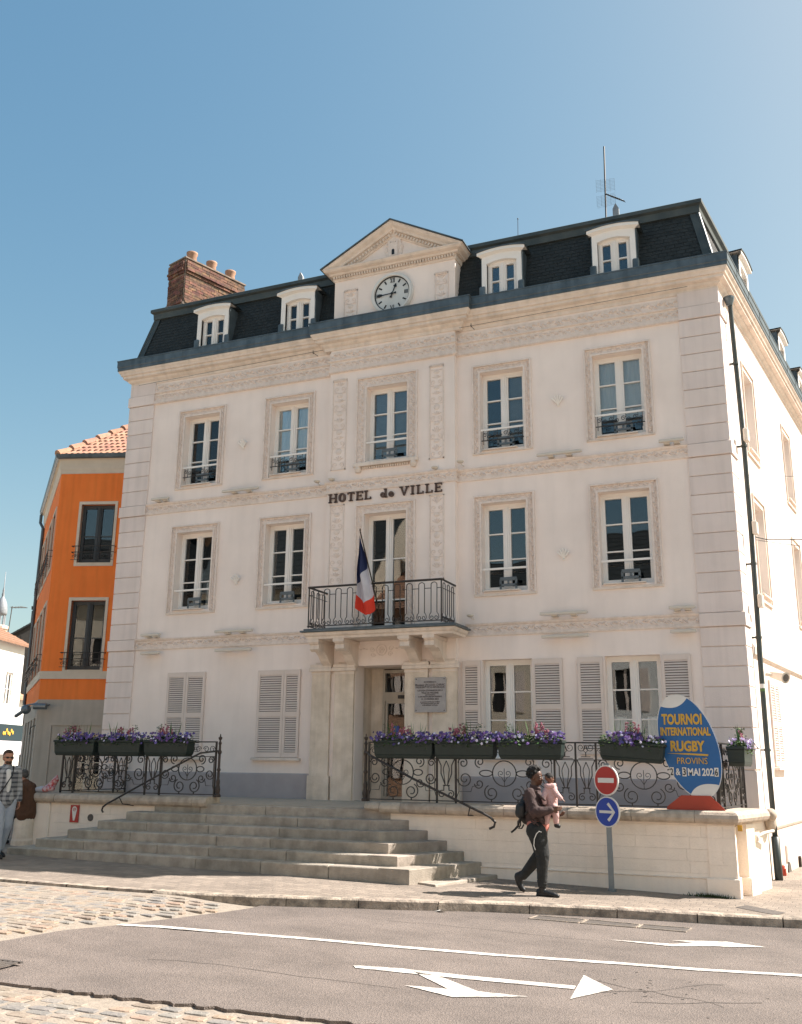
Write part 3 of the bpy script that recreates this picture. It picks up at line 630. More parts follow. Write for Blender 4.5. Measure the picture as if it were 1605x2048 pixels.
# ---- window unit
def window(T, u0, u1, z0, z1, yb, parent=hall, bars=(.345, .68), curtain=None, guard=True, iron=False, transom=None, name='window', fm='white', leaf=True):
    f = B(T); w_ = .05; um = (u0 + u1) / 2; y0, y1 = yb - .05, yb + .03
    f.box(u0, u0 + w_, y0, y1, z0, z1); f.box(u1 - w_, u1, y0, y1, z0, z1); f.box(u0 + w_, u1 - w_, y0, y1, z1 - .06, z1); f.box(u0 + w_, u1 - w_, y0, y1, z0, z0 + .06)
    f.box(um - .045, um + .045, y0 - .012, y1, z0 + .06, z1 - .06); f.box(um - .012, um + .012, y0 - .03, y0 - .012, z0 + .06, z1 - .06)
    for s_ in (-1, 1):
        a, c = (u0 + w_, um - .045) if s_ < 0 else (um + .045, u1 - w_)
        for e0, e1 in ((a, a + .028), (c - .028, c)): f.box(e0, e1, y0 + .008, y1 - .01, z0 + .06, z1 - .06)
        for e0, e1 in ((z0 + .06, z0 + .11), (z1 - .09, z1 - .06)): f.box(a + .028, c - .028, y0 + .008, y1 - .01, e0, e1)
        for q in bars: zz = z0 + .11 + (z1 - z0 - .2) * q; f.box(a + .028, c - .028, y0 + .012, y1 - .015, zz - .011, zz + .011)
    fo = obj(name, f, fm, parent)
    g = B(T); g.box(u0 + w_, u1 - w_, yb - .006, yb - .002, z0 + .06, z1 - .06); obj('glass', g, 'glass', fo)
    if curtain == 'full':
        c = B(T); n = 40; v = []
        for i in range(n + 1): x = u0 + .05 + (u1 - u0 - .1) * i / n; v += [(x, yb + .045 + .010 * sin(i * 1.1), z0 + (.4 if z0 > 7 else .05)), (x, yb + .045 + .010 * sin(i * 1.1), z1 - .06)]
        c.add(v, [(2 * i, 2 * i + 2, 2 * i + 3, 2 * i + 1) for i in range(n)]); obj('curtain', c, 'curtain', fo)
    elif curtain in ('blind', 'blindR', 'blindL'):
        c = B(T); a, e_ = (u0 + .05, u1 - .05)
        if curtain == 'blindR': a = um
        if curtain == 'blindL': e_ = um
        zz = z1 - .07
        zl = z0 + (.25 if curtain == 'blind' else .35)
        while zz > zl: c.add([(a, yb + .07, zz), (e_, yb + .07, zz), (e_, yb + .095, zz - .024), (a, yb + .095, zz - .024)], [(0, 1, 2, 3)]); zz -= .027
        obj('venetian_blind', c, 'blind', fo)
    elif curtain == 'half':
        c = B(T); n = 16
        for (a, e_) in ((u0 + .06, u0 + .26), (u1 - .3, u1 - .07)):
            v = []
            for i in range(n + 1): x = a + (e_ - a) * i / n; v += [(x, yb + .10 + .015 * sin(i * 1.3), z0 + .05), (x, yb + .10 + .015 * sin(i * 1.3), z0 + (z1 - z0) * .4)]
            c.add(v, [(2 * i, 2 * i + 2, 2 * i + 3, 2 * i + 1) for i in range(n)])
        obj('curtain', c, 'curtain', fo)
    if guard:
        g = B(T); yg = yb - .21; g.box(u0, u1, yg, yg + .03, z0 + .40, z0 + .435); obj('guard_bar', g, 'white', fo)
        if iron:
            g = B(T); g.box(u0 + .01, u1 - .01, yg + .005, yg + .02, z0 + .20, z0 + .215)
            n = 4; p = (u1 - u0 - .04) / n
            for i in range(n):
                c0 = u0 + .02 + p * (i + .5)
                g.tube(spiral(c0 - p * .22, z0 + .32, p * .22, .012, 0, 1.4, yg + .012), .0065, 4); g.tube(spiral(c0 + p * .22, z0 + .30, p * .22, .012, pi, 1.4, yg + .012), .0065, 4)
                g.tube([(c0, yg + .012, z0 + .40), (c0, yg + .012, z0 + .21)], .006, 4)
            for x in (u0 + .05, u1 - .05): g.tube([(x, yg + .012, z0 + .40), (x, yg + .012, z0 + .13)], .007, 4)
            obj('iron_guard', g, 'iron', fo)
    return fo
def surround(T, u0, u1, z0, z1, y, m=.175, bottom=True, ap=.04):
    """carved architrave with inner and outer fillets, mitred"""
    f = B(T)
    def bar(x0, x1, a0, a1, d): f.box(x0, x1, y - d, y, a0, a1)
    for (i0, i1, d) in ((.0, .035, .030), (m - .03, m, .045)):
        f.box(u0 - i1, u0 - i0, y - d, y + .0, z0 - ap, z1 + i1); f.box(u1 + i0, u1 + i1, y - d, y, z0 - ap, z1 + i1); f.box(u0 - i0, u1 + i0, y - d, y, z1 + i0, z1 + i1)
    f.box(u0 - m + .03, u0 - .035, y - .008, y, z0 - ap, z1 + m - .03); f.box(u1 + .035, u1 + m - .03, y - .008, y, z0 - ap, z1 + m - .03); f.box(u0 - .035, u1 + .035, y - .008, y, z1 + .035, z1 + m - .03)
    orn(f, u0 - .035, u1 + .035, z1 + .04, z1 + m - .035, y - .008, T=None, pitch=.085, h=.028)
    for a, c in ((u0 - m + .035, u0 - .04), (u1 + .04, u1 + m - .035)): orn(f, a, c, z0 - ap, z1 + m - .03, y - .008, None, .085, horiz=False, h=.028)
    return f
bracket_at = []
cfg = {(0, 'u'): (None, 1), (1, 'u'): ('full', 1), (2, 'u'): ('blind', 0), (3, 'u'): ('blindR', 1), (4, 'u'): ('full', 1),
       (0, 'm'): ('half', 0), (1, 'm'): (None, 0), (3, 'm'): (None, 0), (4, 'm'): (None, 0)}
def sill(T, u0, u1, z, y, o=.04, w_=.06):
    s_ = B(T); s_.rbox(u0 - w_, u1 + w_, y - o, y + .02, z - .04, z, .006); return s_
for k, (a, c) in enumerate(C5):
    ybay = BY if k == 2 else 0
    cur, ir = cfg[(k, 'u')]
    wo = window(TF, a, c, 7.35, 8.92, .22 + ybay, curtain=cur, iron=bool(ir))
    m = .155
    obj('surround', surround(TF, a, c, 7.35, 8.92, ybay, m if k != 2 else .22), 'trim', wo)
    s_ = B(TF); s_.rbox(a + .03, c - .14, ybay - .05, ybay + .17, 7.352, 7.375, .006)
    if k != 2: s_.box(a - m, c + m, ybay - .03, ybay, 7.285, 7.31)
    else:
        s_.rbox(a - .24, c + .24, ybay - .09, ybay, 7.27, 7.345, .01); 
        for q in (a - .15, c + .15): s_.lathe([(.0, 0), (.05, .02), (.07, .08), (.06, .13)], (q, ybay - .035, 7.14), 10)
        n = 20
        for i in range(n): x = a - .06 + (c - a + .12) * i / n; s_.box(x, x + .03, ybay - .045, ybay, 7.22, 7.26)
    obj('sill', s_, 'cornice', wo); bracket_at.append((a, c, 7.35, ybay, k, 'second floor'))
    if k != 2:
        cur, ir = cfg[(k, 'm')]
        wo = window(TF, a, c, 4.68, 6.33, .22, curtain=cur)
        obj('surround', surround(TF, a, c, 4.68, 6.33, 0, .155), 'trim', wo)
        s_ = B(TF); s_.rbox(a + .03, c - .14, -.05, .17, 4.682, 4.705, .006); s_.box(a - .155, c + .155, -.03, 0, 4.60, 4.64); obj('sill', s_, 'cornice', wo)
        bracket_at.append((a, c, 4.68, 0, k, 'first floor'))
a, c = C5[2]
wo = window(TF, a, c, 4.06, 6.32, .25 + BY, bars=(.24, .62), guard=False, name='balcony_window'); obj('surround', surround(TF, a, c, 4.10, 6.32, BY, .19), 'trim', wo)
for k, (a, c, z0, z1) in enumerate(gr[2:]):
    wo = window(TF, a, c, z0, z1, .22, guard=False, curtain='half' if k else None); s_ = B(TF); s_.rbox(a - .03, c + .03, -.07, .15, 1.76, 1.82, .01); obj('sill', s_, 'white', wo)
for k, (a, c) in enumerate(sw_up):
    for z0, z1 in ((7.40, 8.95), (4.68, 6.37)):
        wo = window(TS, a, c, z0, z1, .26, guard=False)
        s_ = B(TS); 
        for o, d in ((.0, .0), (.11, .02)): pass
        for (i0, i1, d) in ((.0, .03, .012), (.03, .10, .006), (.10, .13, .03)):
            s_.box(a - i1, a - i0, -d, 0, z0 - .1, z1 + i1); s_.box(c + i0, c + i1, -d, 0, z0 - .1, z1 + i1); s_.box(a - i0, c + i0, -d, 0, z1 + i0, z1 + i1)
        s_.rbox(a, c, -.06, .2, z0 - .04, z0, .01); s_.box(a - .13, c + .13, -.035, 0, z0 - .16, z0 - .12); obj('surround', s_, 'cornice', wo)
# ---- shutters
def shutter(T, u0, u1, z0, z1, y, closed_split=None, sill_=False, lab=None):
    f = B(T); gaps = B(T)
    leaves = [(u0, u1)] if closed_split is None else [(u0, closed_split - .003), (closed_split + .003, u1)]
    for a, c in leaves:
        st = min(.05, (c - a) * .16); f.box(a, a + st, y - .035, y, z0, z1); f.box(c - st, c, y - .035, y, z0, z1)
        zm = z0 + (z1 - z0) * .49; rails = [(z0, z0 + .09), (zm - .045, zm + .045), (z1 - .09, z1)]
        for p, q in rails: f.box(a + st, c - st, y - .034, y - .001, p, q)
        for p, q in ((z0 + .09, zm - .045), (zm + .045, z1 - .09)):
            n = int((q - p) / .041); h = (q - p) / n
            for i in range(n):
                zz = p + i * h
                f.add([(a + st, y - .034, zz + h * .30), (c - st, y - .034, zz + h * .30), (c - st, y - .018, zz + h * .98), (a + st, y - .018, zz + h * .98), (a + st, y - .028, zz + h * .26), (c - st, y - .028, zz + h * .26), (a + st, y - .012, zz + h * .94), (c - st, y - .012, zz + h * .94)], [(0, 1, 2, 3), (4, 5, 1, 0), (4, 6, 7, 5), (6, 3, 2, 7)])
        gaps.box(a + st, c - st, y - .004, y - .002, z0 + .05, z1 - .05)
        for zz in (z0 + .12, zm, z1 - .12): f.box(a - .012 if a == u0 else c, (a if a == u0 else c + .012), y - .02, y + .01, zz - .02, zz + .02)
    o = obj('shutter', f, 'shutter', hall); obj('louvre_gap_shade', gaps, 'gap_shade', o)  # dark sheet behind the slats stands for shade in the gaps
    if sill_: s_ = B(T); s_.rbox(u0 - .06, u1 + .06, y - .09, y + .05, z0 - .06, z0 - .01, .01); obj('sill', s_, 'cornice', o)
    return o
shutter(TF, -11.98, -11.08, 1.77, 3.41, -.003, -11.53, True); shutter(TF, -9.86, -8.93, 1.77, 3.40, -.003, -9.28, True)
for a, c in ((-5.66, -5.33), (-4.39, -3.86), (-3.60, -3.17), (-2.21, -1.74)): shutter(TF, a, c, 1.86, 3.46, -.01)
shutter(TS, 1.62, 2.42, 1.7, 3.15, .0, 2.02, True)
for a, c in sw_up[1:]: shutter(TS, a, c, 1.7, 3.15, .0, (a + c) / 2, True)
# ---- pilaster panels, bay decoration
def panel(u0, u1, z0, z1, y, crown=True):
    f = B(TF)
    for (a, c, p, q) in ((u0, u0 + .02, z0, z1), (u1 - .02, u1, z0, z1), (u0, u1, z0, z0 + .02), (u0, u1, z1 - .02, z1)): f.box(a, c, y - .02, y, p, q)
    cx = (u0 + u1) / 2; w_ = (u1 - u0) / 2 - .03; zz = z0 + .05; k = 0
    while zz < z1 - .08:
        h = random.choice((.09, .12, .15)); s_ = (k % 3)
        if s_ == 0:
            for q in (-1, 1): f.tube(spiral(cx + q * w_ * .5, zz + h / 2, w_ * .48, .008, -pi / 2, 1.2 * q, y - .006), .008, 4)
        elif s_ == 1:
            for i in range(5): t = (i / 4 - .5) * 1.8; f.add([(cx + sin(t) * .01, y, zz), (cx + sin(t) * w_ - .014, y, zz + cos(t) * h), (cx + sin(t) * w_ + .014, y, zz + cos(t) * h * .95), (cx + sin(t) * w_ * .7, y - .022, zz + cos(t) * h * .7)], [(0, 1, 3), (0, 3, 2), (1, 2, 3)])
        else: f.ell((cx, y - .002, zz + h / 2), (w_ * .55, .02, h * .42), 8, 6); f.box(cx - w_, cx + w_, y - .012, y, zz + h - .01, zz + h)
        zz += h + .01; k += 1
    if crown:
        for i in range(7): x = u0 + (u1 - u0) * i / 7; f.box(x + .004, x + (u1 - u0) / 7 - .006, y - .03, y, z1, z1 + .03)
    return obj('carved_panel', f, 'trim', hall)
for a, c in ((-8.36, -8.04), (-6.27, -5.97)):
    panel(a, c, 7.27, 9.16, BY); panel(a + .01, c, 4.95, 6.56, BY, False)
b = B(TF)
for a, c in ((-8.43, -8.36), (-8.04, -7.93), (-6.38, -6.27), (-5.97, -5.75)): pass
# portal: pilasters and imposts
b = B(TF)
PIL = [(-8.60, -8.22), (-8.12, -7.73), (-6.71, -6.27), (-6.18, -5.72)]
for a, c in PIL:
    b = B(TF); b.box(a, c, BY - .06, BY + .01, 1.45, 3.27); b.box(a - .03, c + .03 if c != -7.73 else c + .0, BY - .075, BY + .01, .98, 1.45)
    po = obj('portal_pilaster', b, 'oldstone', hall)
    b = B(TF); b.rbox(a - .01, c + .01, BY - .07, BY, 3.27, 3.33, .005); b.rbox(a - .05, c + .05, BY - .11, BY, 3.33, 3.40, .015); b.rbox(a - .03, c + .03, BY - .09, BY, 3.40, 3.46, .008)
    b.box(a + .05, c - .05, BY - .02, BY, 3.46, 3.5); obj('impost', b, 'cornice', po)
b = B(TF)   # rosette over door
b.tube(spiral(-7.2, 3.70, .10, .10, 0, 1, BY - .01), .009, 5)
for q in range(8): t = q * pi / 4; b.ell((-7.2 + .045 * cos(t), BY - .004, 3.70 + .045 * sin(t)), (.022, .014, .022), 6, 4)
b.ell((-7.2, BY - .005, 3.70), (.02, .02, .02), 6, 4)
for s_ in (-1, 1):
    b.tube(spiral(-7.2 + s_ * .19, 3.72, .055, .01, 0, 1.3 * s_, BY - .008), .008, 4); b.tube(spiral(-7.2 + s_ * .17, 3.62, .05, .01, 0, 1.3 * s_, BY - .008), .007, 4)
    for q in range(4): b.ell((-7.2 + s_ * (.30 + .06 * q), BY - .003, 3.72 + .015 * (q % 2)), (.03, .012, .014), 6, 4)
obj('rosette', b, 'trim', hall)
# porch recess and glazed door
b = B(TF); b.box(-7.74, -7.72, BY + .37, .62, 1.0, 3.42); b.box(-6.72, -6.70, BY + .37, .62, 1.0, 3.42); b.box(-7.74, -6.70, BY + .37, .62, 3.42, 3.44); b.box(-7.74, -6.7, BY, .64, .96, 1.02)
b.box(-7.74, -7.47, .60, .63, 1.0, 3.44)
obj('porch_lining', b, 'oldstone', hall)
b = B(TF); y = .58
b.box(-7.48, -7.43, y, y + .06, 1.02, 3.40); b.box(-6.75, -6.72, y, y + .06, 1.02, 3.4); b.box(-7.43, -6.75, y, y + .06, 3.34, 3.40); b.box(-7.43, -6.75, y - .02, y + .06, 2.82, 2.98); b.box(-7.43, -6.75, y, y + .06, 1.02, 1.09)
b.box(-7.41, -7.37, y - .01, y + .05, 1.09, 2.82); b.box(-6.99, -6.93, y - .01, y + .05, 1.09, 2.82); b.box(-7.37, -6.99, y - .01, y + .05, 2.77, 2.82)
dr = obj('entrance_door', b, 'greyrender', hall)
b = B(TF); b.box(-7.43, -6.75, y + .02, y + .025, 1.09, 3.34); obj('glass', b, 'glass', dr)
b = B(TF); b.box(-7.14, -6.95, y - .06, y - .02, 2.86, 2.92); obj('door_sensor', b, 'black', dr)
b = B(TF); b.box(-7.26, -7.14, y + .008, y + .014, 2.24, 2.36); obj('sticker', b, 'signblue', dr)
# ---- balcony
bal = B(); X0, X1, Y0_, Y1_ = -8.50, -5.47, 15.40, FY + BY
bal.sweep([(X0 + .1, Y1_), (X0 + .1, Y0_ + .1), (X1 - .1, Y0_ + .1), (X1 - .1, Y1_)], [(-.3, 3.86), (.0, 3.86), (.01, 3.90), (.04, 3.92), (.06, 3.955), (.06, 3.975), (-.3, 3.975)]); bal.box(X0 + .38, X1 - .38, Y0_ + .38, Y1_, 3.87, 3.97)
bc = obj('balcony', bal, 'cornice', hall)
b = B(); b.sweep([(X0 + .1, Y1_), (X0 + .1, Y0_ + .1), (X1 - .1, Y0_ + .1), (X1 - .1, Y1_)], [(-.3, 3.978), (.09, 3.978), (.10, 3.985), (.10, 4.01), (.05, 4.015), (.05, 4.045), (-.3, 4.045)]); b.box(X0 + .35, X1 - .35, Y0_ + .35, Y1_, 3.98, 4.04)
obj('balcony_edging', b, 'zinc', bc)
for q in (-8.27, -7.76, -6.49, -6.02):
    b = B(); pr = [(Y1_, 3.86), (Y0_ + .14, 3.86), (Y0_ + .12, 3.78), (Y0_ + .16, 3.76), (Y0_ + .15, 3.68), (Y0_ + .22, 3.64), (Y0_ + .36, 3.66), (Y0_ + .48, 3.60), (Y0_ + .58, 3.50), (Y1_, 3.38)]
    b.prism(pr, 'x', q - .09, q + .09); b.box(q - .11, q + .11, Y0_ + .10, Y1_, 3.80, 3.858); obj('console', b, 'cornice', bc)
b = B(); RX0, RX1, RYF = -8.36, -5.76, 15.46; zt = 4.81; zb = 4.06
def rail_path(z, r, n=6): b.tube([(RX0, Y1_, z), (RX0, RYF, z)], r, n); b.tube([(RX0 - .02, RYF, z), (RX1 + .02, RYF, z)], r, n); b.tube([(RX1, RYF, z), (RX1, Y1_, z)], r, n)
rail_path(zt, .020); rail_path(zb + .03, .012, 4)
for X in (RX0, RX1): b.tube([(X, RYF, zb), (X, RYF, zt)], .014, 6)
def hoop(cx, T):
    h = []; w_ = .055; zz = 4.72
    L_ = [(cx - w_, 0, zb + .22)]
    for i in range(9): t = pi - pi * i / 8; h.append((cx + w_ * cos(t), 0, zz + .045 * sin(t)))
    pts = [(cx - w_, 0, zb + .17)] + h + [(cx + w_, 0, zb + .17)]
    b.tube(pts, .0085, 4, T)
    for s_ in (-1, 1):
        b.tube([(cx + s_ * w_, 0, zb + .17)] + [(cx + s_ * (w_ + .0) + s_ * .03 * sin(t_ * pi / 2), 0, zb + .17 - .05 * t_) for t_ in (.5, 1)] + spiral(cx + s_ * .045, zb + .085, .048, .012, pi / 2 - s_ * .9, -1.25 * s_, 0)[1:], .0075, 4, T)
n = 11; p = (RX1 - RX0 - .04) / n; zz = 4.70
Tf = Matrix.Translation((0, RYF, 0))
for i in range(n):
    cx = RX0 + .02 + p * (i + .5); hoop(cx, Tf)
    a = cx + .055; c = cx + p - .055
    if i < n - 1: b.tube([(a, RYF, 4.66), (c, RYF, 4.66)], .008, 4); 
b.tube([(RX0, RYF, 4.66), (RX0 + .02 + p / 2 - .055, RYF, 4.66)], .008, 4); b.tube([(RX1, RYF, 4.66), (RX1 - .02 - p / 2 + .055, RYF, 4.66)], .008, 4)
for X in (RX0, RX1):
    Ts = Matrix(((0, 1, 0, X), (1, 0, 0, RYF), (0, 0, 1, 0), (0, 0, 0, 1)))
    for q in (.14, .36, .58): hoop(q, Ts)
    b.tube([(X, RYF, 4.66), (X, Y1_, 4.66)], .006, 4)
obj('balcony_railing', b, 'iron', bc, label='black wrought iron railing of hoops and scrolls')
# ---- dormers
def dormer(T, cx, lab=False):
    w_ = .40; y0 = -.12; f = B(T)
    arch = lambda hw, zb_, rise, n=10: [(cx + hw * (1 - 2 * i / n), zb_ + rise * (1 - (1 - 2 * i / n) ** 2)) for i in range(n + 1)]
    # jambs and arched head as front frame pieces
    f.box(cx - w_, cx - .30, y0, y0 + .16, 10.3, 11.13); f.box(cx + .30, cx + w_, y0, y0 + .16, 10.3, 11.13)
    top = arch(w_, 11.30, .05); bot = arch(.30, 11.14, .07)
    pts = [(cx + w_, 11.12)] + top + [(cx - w_, 11.12), (cx - .30, 11.12)] + bot[::-1][1:-1] + [(cx + .30, 11.12)]
    # head as strips
    n = 10
    for i in range(n):
        (xa, za), (xb, zb_) = top[i], top[i + 1]
        s0, s1 = 1 - 2 * i / n, 1 - 2 * (i + 1) / n
        za0 = 11.13 + .06 * (1 - min(1, abs(s0) * 1.33) ** 2); zb0 = 11.13 + .06 * (1 - min(1, abs(s1) * 1.33) ** 2)
        f.add([(xa, y0, za0), (xb, y0, zb0), (xb, y0, zb_), (xa, y0, za), (xa, y0 + .16, za0), (xb, y0 + .16, zb0), (xb, y0 + .16, zb_), (xa, y0 + .16, za)], [(0, 1, 2, 3), (7, 6, 5, 4), (0, 4, 5, 1), (3, 2, 6, 7)])
        # moulded cap
        c0, c1 = cx + (w_ + .08) * s0, cx + (w_ + .08) * s1; h0, h1 = 11.305 + .055 * (1 - s0 * s0), 11.305 + .055 * (1 - s1 * s1)
        f.add([(c0, y0 - .07, h0), (c1, y0 - .07, h1), (c1, y0 - .07, h1 + .06), (c0, y0 - .07, h0 + .06), (xa, y0, h0 - .03), (xb, y0, h1 - .03), (c1, y0 + .16, h1 + .06), (c0, y0 + .16, h0 + .06)], [(0, 1, 2, 3), (4, 5, 1, 0), (3, 2, 6, 7)])
    for s_ in (-1, 1): f.box(cx + s_ * .30 - .0 if s_ > 0 else cx - .315, cx + .315 if s_ > 0 else cx - .30, y0 + .02, y0 + .14, 10.3, 11.125)
    d = obj('dormer', f, 'white', hall)
    z = B(T); 
    for i in range(n):
        s0, s1 = 1 - 2 * i / n, 1 - 2 * (i + 1) / n; c0, c1 = cx + (w_ + .10) * s0, cx + (w_ + .10) * s1; h0, h1 = 11.367 + .055 * (1 - s0 * s0), 11.367 + .055 * (1 - s1 * s1)
        z.add([(c0, y0 - .09, h0), (c1, y0 - .09, h1), (c1, y0 - .09, h1 + .02), (c0, y0 - .09, h0 + .02), (c0, .40, h0), (c1, .40, h1), (c1, .40, h1 + .02), (c0, .40, h0 + .02)], [(0, 1, 2, 3), (0, 4, 5, 1), (3, 2, 6, 7)])
    for s_ in (-1, 1):
        x = cx + s_ * (w_ + .0); z.box(min(x, x + s_ * .02), max(x, x + s_ * .02), y0 + .02, .4, 10.3, 11.33)
        xa = cx + s_ * w_; z.rbox(min(xa - s_ * .07, xa + s_ * .05), max(xa - s_ * .07, xa + s_ * .05), y0 - .04, y0 + .1, 10.3, 10.66, .02)
    obj('zinc_cheek', z, 'zinc', d)
    window(T, cx - .30, cx + .30, 10.32, 11.19, y0 + .13, parent=d, bars=(.52,), guard=False, name='casement')
    return d
for cx in (-11.38, -9.26, -4.78, -2.62): dormer(TF @ Matrix.Translation((0, .0, 0)), cx)
for u in (2.1, 6.1, 8.7, 12.5): dormer(TS, u)
# ---- clock attic and pediment
AX0, AX1, AY = -8.40, -5.74, BY + .02
b = B(TF); b.box(AX0, AX1, AY, AY + 1.1, 10.2, 11.46)
PYO = .20; AP = 12.43
b.prism([(AX0, 11.6), (AX1, 11.6), ((AX0 + AX1) / 2, AP - .1)], 'y', AY + .02, AY + 1.0)
at = obj('clock_attic', b, 'plaster', hall)
b = B(TF); cxp = (AX0 + AX1) / 2
b.sweep([(AX0, AY + 1.0), (AX0, AY), (AX1, AY), (AX1, AY + 1.0)], [(-.05, 11.40), (.02, 11.40), (.03, 11.43), (.03, 11.50), (.09, 11.51), (.10, 11.545), (.17, 11.57), (.20, 11.61), (.20, 11.63), (-.05, 11.66)])
n = 46
for i in range(n): x = AX0 - .02 + (AX1 - AX0 + .04) * (i + .25) / n; b.box(x, x + .03, AY - .075, AY - .03, 11.445, 11.50)
# raking cornices
for s_ in (-1, 1):
    xe = cxp + s_ * ((AX1 - AX0) / 2 + .22); P0 = Vector((xe, 0, 11.62)); P1 = Vector((cxp, 0, AP + .02)); dv = P1 - P0; L_ = dv.length; dv.normalize(); nv = Vector((-dv.z * s_, 0, dv.x * s_))
    if nv.z < 0: nv = -nv
    prof = [(AY + .9, -.24), (AY - .01, -.24), (AY - .03, -.20), (AY - .03, -.14), (AY - .09, -.13), (AY - .11, -.09), (AY - .17, -.05), (AY - .20, -.01), (AY - .20, .01), (AY + .9, .01)]
    v = []
    for (yy, h) in prof:
        # plumb cut at apex; level cut at eave
        t0 = (-h * nv.z) / dv.z if h < 0 else 0
        a = P0 + nv * h + dv * max(0, t0); t1 = (cxp - (P0 + nv * h).x) / dv.x; c = P0 + nv * h + dv * t1; v += [(a.x, yy, a.z), (c.x, yy, c.z)]
    m = len(prof); f = [(2 * i, 2 * i + 1, 2 * ((i + 1) % m) + 1, 2 * ((i + 1) % m)) for i in range(m)] + [tuple(range(0, 2 * m, 2))]
    b.add(v, f)
    k = 24
    for i in range(2, k):
        q = P0 + nv * -.215 + dv * (L_ * (i + .1) / k); e = q + dv * .035; 
        if abs(e.x - cxp) > .05: b.add([(q.x, AY - .07, q.z), (e.x, AY - .07, e.z), (e.x + nv.x * .06, AY - .07, e.z + nv.z * .06), (q.x + nv.x * .06, AY - .07, q.z + nv.z * .06), (q.x, AY - .02, q.z), (e.x, AY - .02, e.z), (e.x + nv.x * .06, AY - .02, e.z + nv.z * .06), (q.x + nv.x * .06, AY - .02, q.z + nv.z * .06)], [(0, 1, 2, 3), (0, 4, 5, 1), (1, 5, 6, 2), (2, 6, 7, 3), (3, 7, 4, 0)])
obj('pediment_cornice', b, 'cornice', at)
b = B(TF)
for s_ in (-1, 1):
    xe = cxp + s_ * ((AX1 - AX0) / 2 + .25); b.add([(xe, AY - .23, 11.63), (cxp, AY - .23, AP + .035), (cxp, AY + 1.1, AP + .035), (xe, AY + 1.1, 11.63), (xe, AY - .23, 11.65), (cxp, AY - .23, AP + .06), (cxp, AY + 1.1, AP + .06), (xe, AY + 1.1, 11.65)], [(0, 1, 2, 3), (7, 6, 5, 4), (0, 4, 5, 1), (0, 3, 7, 4)])
obj('pediment_flashing', b, 'zinc', at)
# coat-of-arms relief: castle gate with keep
b = B(TF); y = AY + .02
b.prism([(-7.24, 11.72), (-6.90, 11.72), (-6.86, 11.95), (-6.90, 12.0), (-6.93, 12.15), (-7.07, 12.26), (-7.21, 12.13), (-7.22, 12.0), (-7.27, 11.93)], 'y', y - .03, y)
b.prism([(-7.17, 11.74), (-6.97, 11.74), (-6.97, 12.03), (-7.17, 12.03)], 'y', y - .06, y - .03)
for i in range(4): x = -7.17 + i * .055; b.box(x, x + .035, y - .06, y - .03, 12.03, 12.07)
for q in range(14):
    t = random.uniform(0, 2 * pi); b.ell((-7.07 + .17 * cos(t), y - .03, 11.93 + .17 * sin(t)), (.03, .02, .03), 6, 4)
ca = obj('coat_of_arms', b, 'trim', at)
b = B(TF); b.prism([(-7.10, 11.76), (-7.04, 11.76), (-7.04, 11.86), (-7.055, 11.885), (-7.085, 11.885), (-7.10, 11.86)], 'y', y - .064, y - .058); obj('gate_opening', b, 'black', ca)
for a, c in ((-8.18, -7.87), (-6.17, -5.88)): panel(a, c, 10.45, 11.14, AY)
# clock
CC = (-7.07, 10.87)
def disc(b, cx, cz, r0, r1, ya, yb_, n=48, T=None):
    v = []; f = []
    for i in range(n):
        t = 2 * pi * i / n
        for (r, y_) in ((r0, ya), (r1, ya), (r1, yb_), (r0, yb_)): v.append((cx + r * cos(t), y_, cz + r * sin(t)))
    for i in range(n):
        j = (i + 1) % n
        for q in range(4): f.append((i * 4 + q, j * 4 + q, j * 4 + (q + 1) % 4, i * 4 + (q + 1) % 4))
    b.add(v, f, T)
b = B(TF); disc(b, *CC, .385, .455, AY - .075, AY); disc(b, *CC, .39, .435, AY - .095, AY - .07); ck = obj('clock', b, 'signwhite', at, smooth=False)
b = B(TF); disc(b, *CC, 0.001, .375, AY - .045, AY - .0); obj('clock_dial', b, 'dial', ck)
b = B(TF); disc(b, *CC, .365, .385, AY - .06, AY - .03)
yy = AY - .052
def tickbar(r0, r1, ang, w_, off=0): # ang clockwise from 12
    d = Vector((sin(ang), 0, cos(ang))); p = Vector((cos(ang), 0, -sin(ang))); c0 = Vector((CC[0], 0, CC[1])) + p * off
    q = [c0 + d * r0 - p * w_, c0 + d * r0 + p * w_, c0 + d * r1 + p * w_, c0 + d * r1 - p * w_]; b.add([(k.x, yy, k.z) for k in q] + [(k.x, yy + .012, k.z) for k in q], [(0, 1, 2, 3), (0, 4, 5, 1), (1, 5, 6, 2), (2, 6, 7, 3), (3, 7, 4, 0)])
for k in range(12):
    if k % 3: tickbar(.265, .345, k * pi / 6, .015)
def glyph(cx, cz, s):  # roman numerals
    x = cx
    def st(x0, z0, x1, z1, w_): v = [(x0 - w_, yy, z0), (x0 + w_, yy, z0), (x1 + w_, yy, z1), (x1 - w_, yy, z1)]; b.add(v + [(a, yy + .012, c) for a, _, c in v], [(0, 1, 2, 3)])
    h = .052
    if s == 'XII': st(cx - .045, cz + h, cx - .005, cz - h, .008); st(cx - .005, cz + h, cx - .045, cz - h, .005); st(cx + .02, cz + h, cx + .02, cz - h, .007); st(cx + .045, cz + h, cx + .045, cz - h, .007); st(cx, cz + h, cx, cz + h - .006, .055); st(cx, cz - h, cx, cz - h + .006, .055)
    if s == 'VI': st(cx - .035, cz + h, cx - .01, cz - h, .008); st(cx + .012, cz + h, cx - .01, cz - h, .005); st(cx + .035, cz + h, cx + .035, cz - h, .007)
    if s in ('III', 'IX'):
        for q in (-1, 0, 1): st(cx + q * .028, cz + h * .8, cx + q * .028, cz - h * .8, .009)
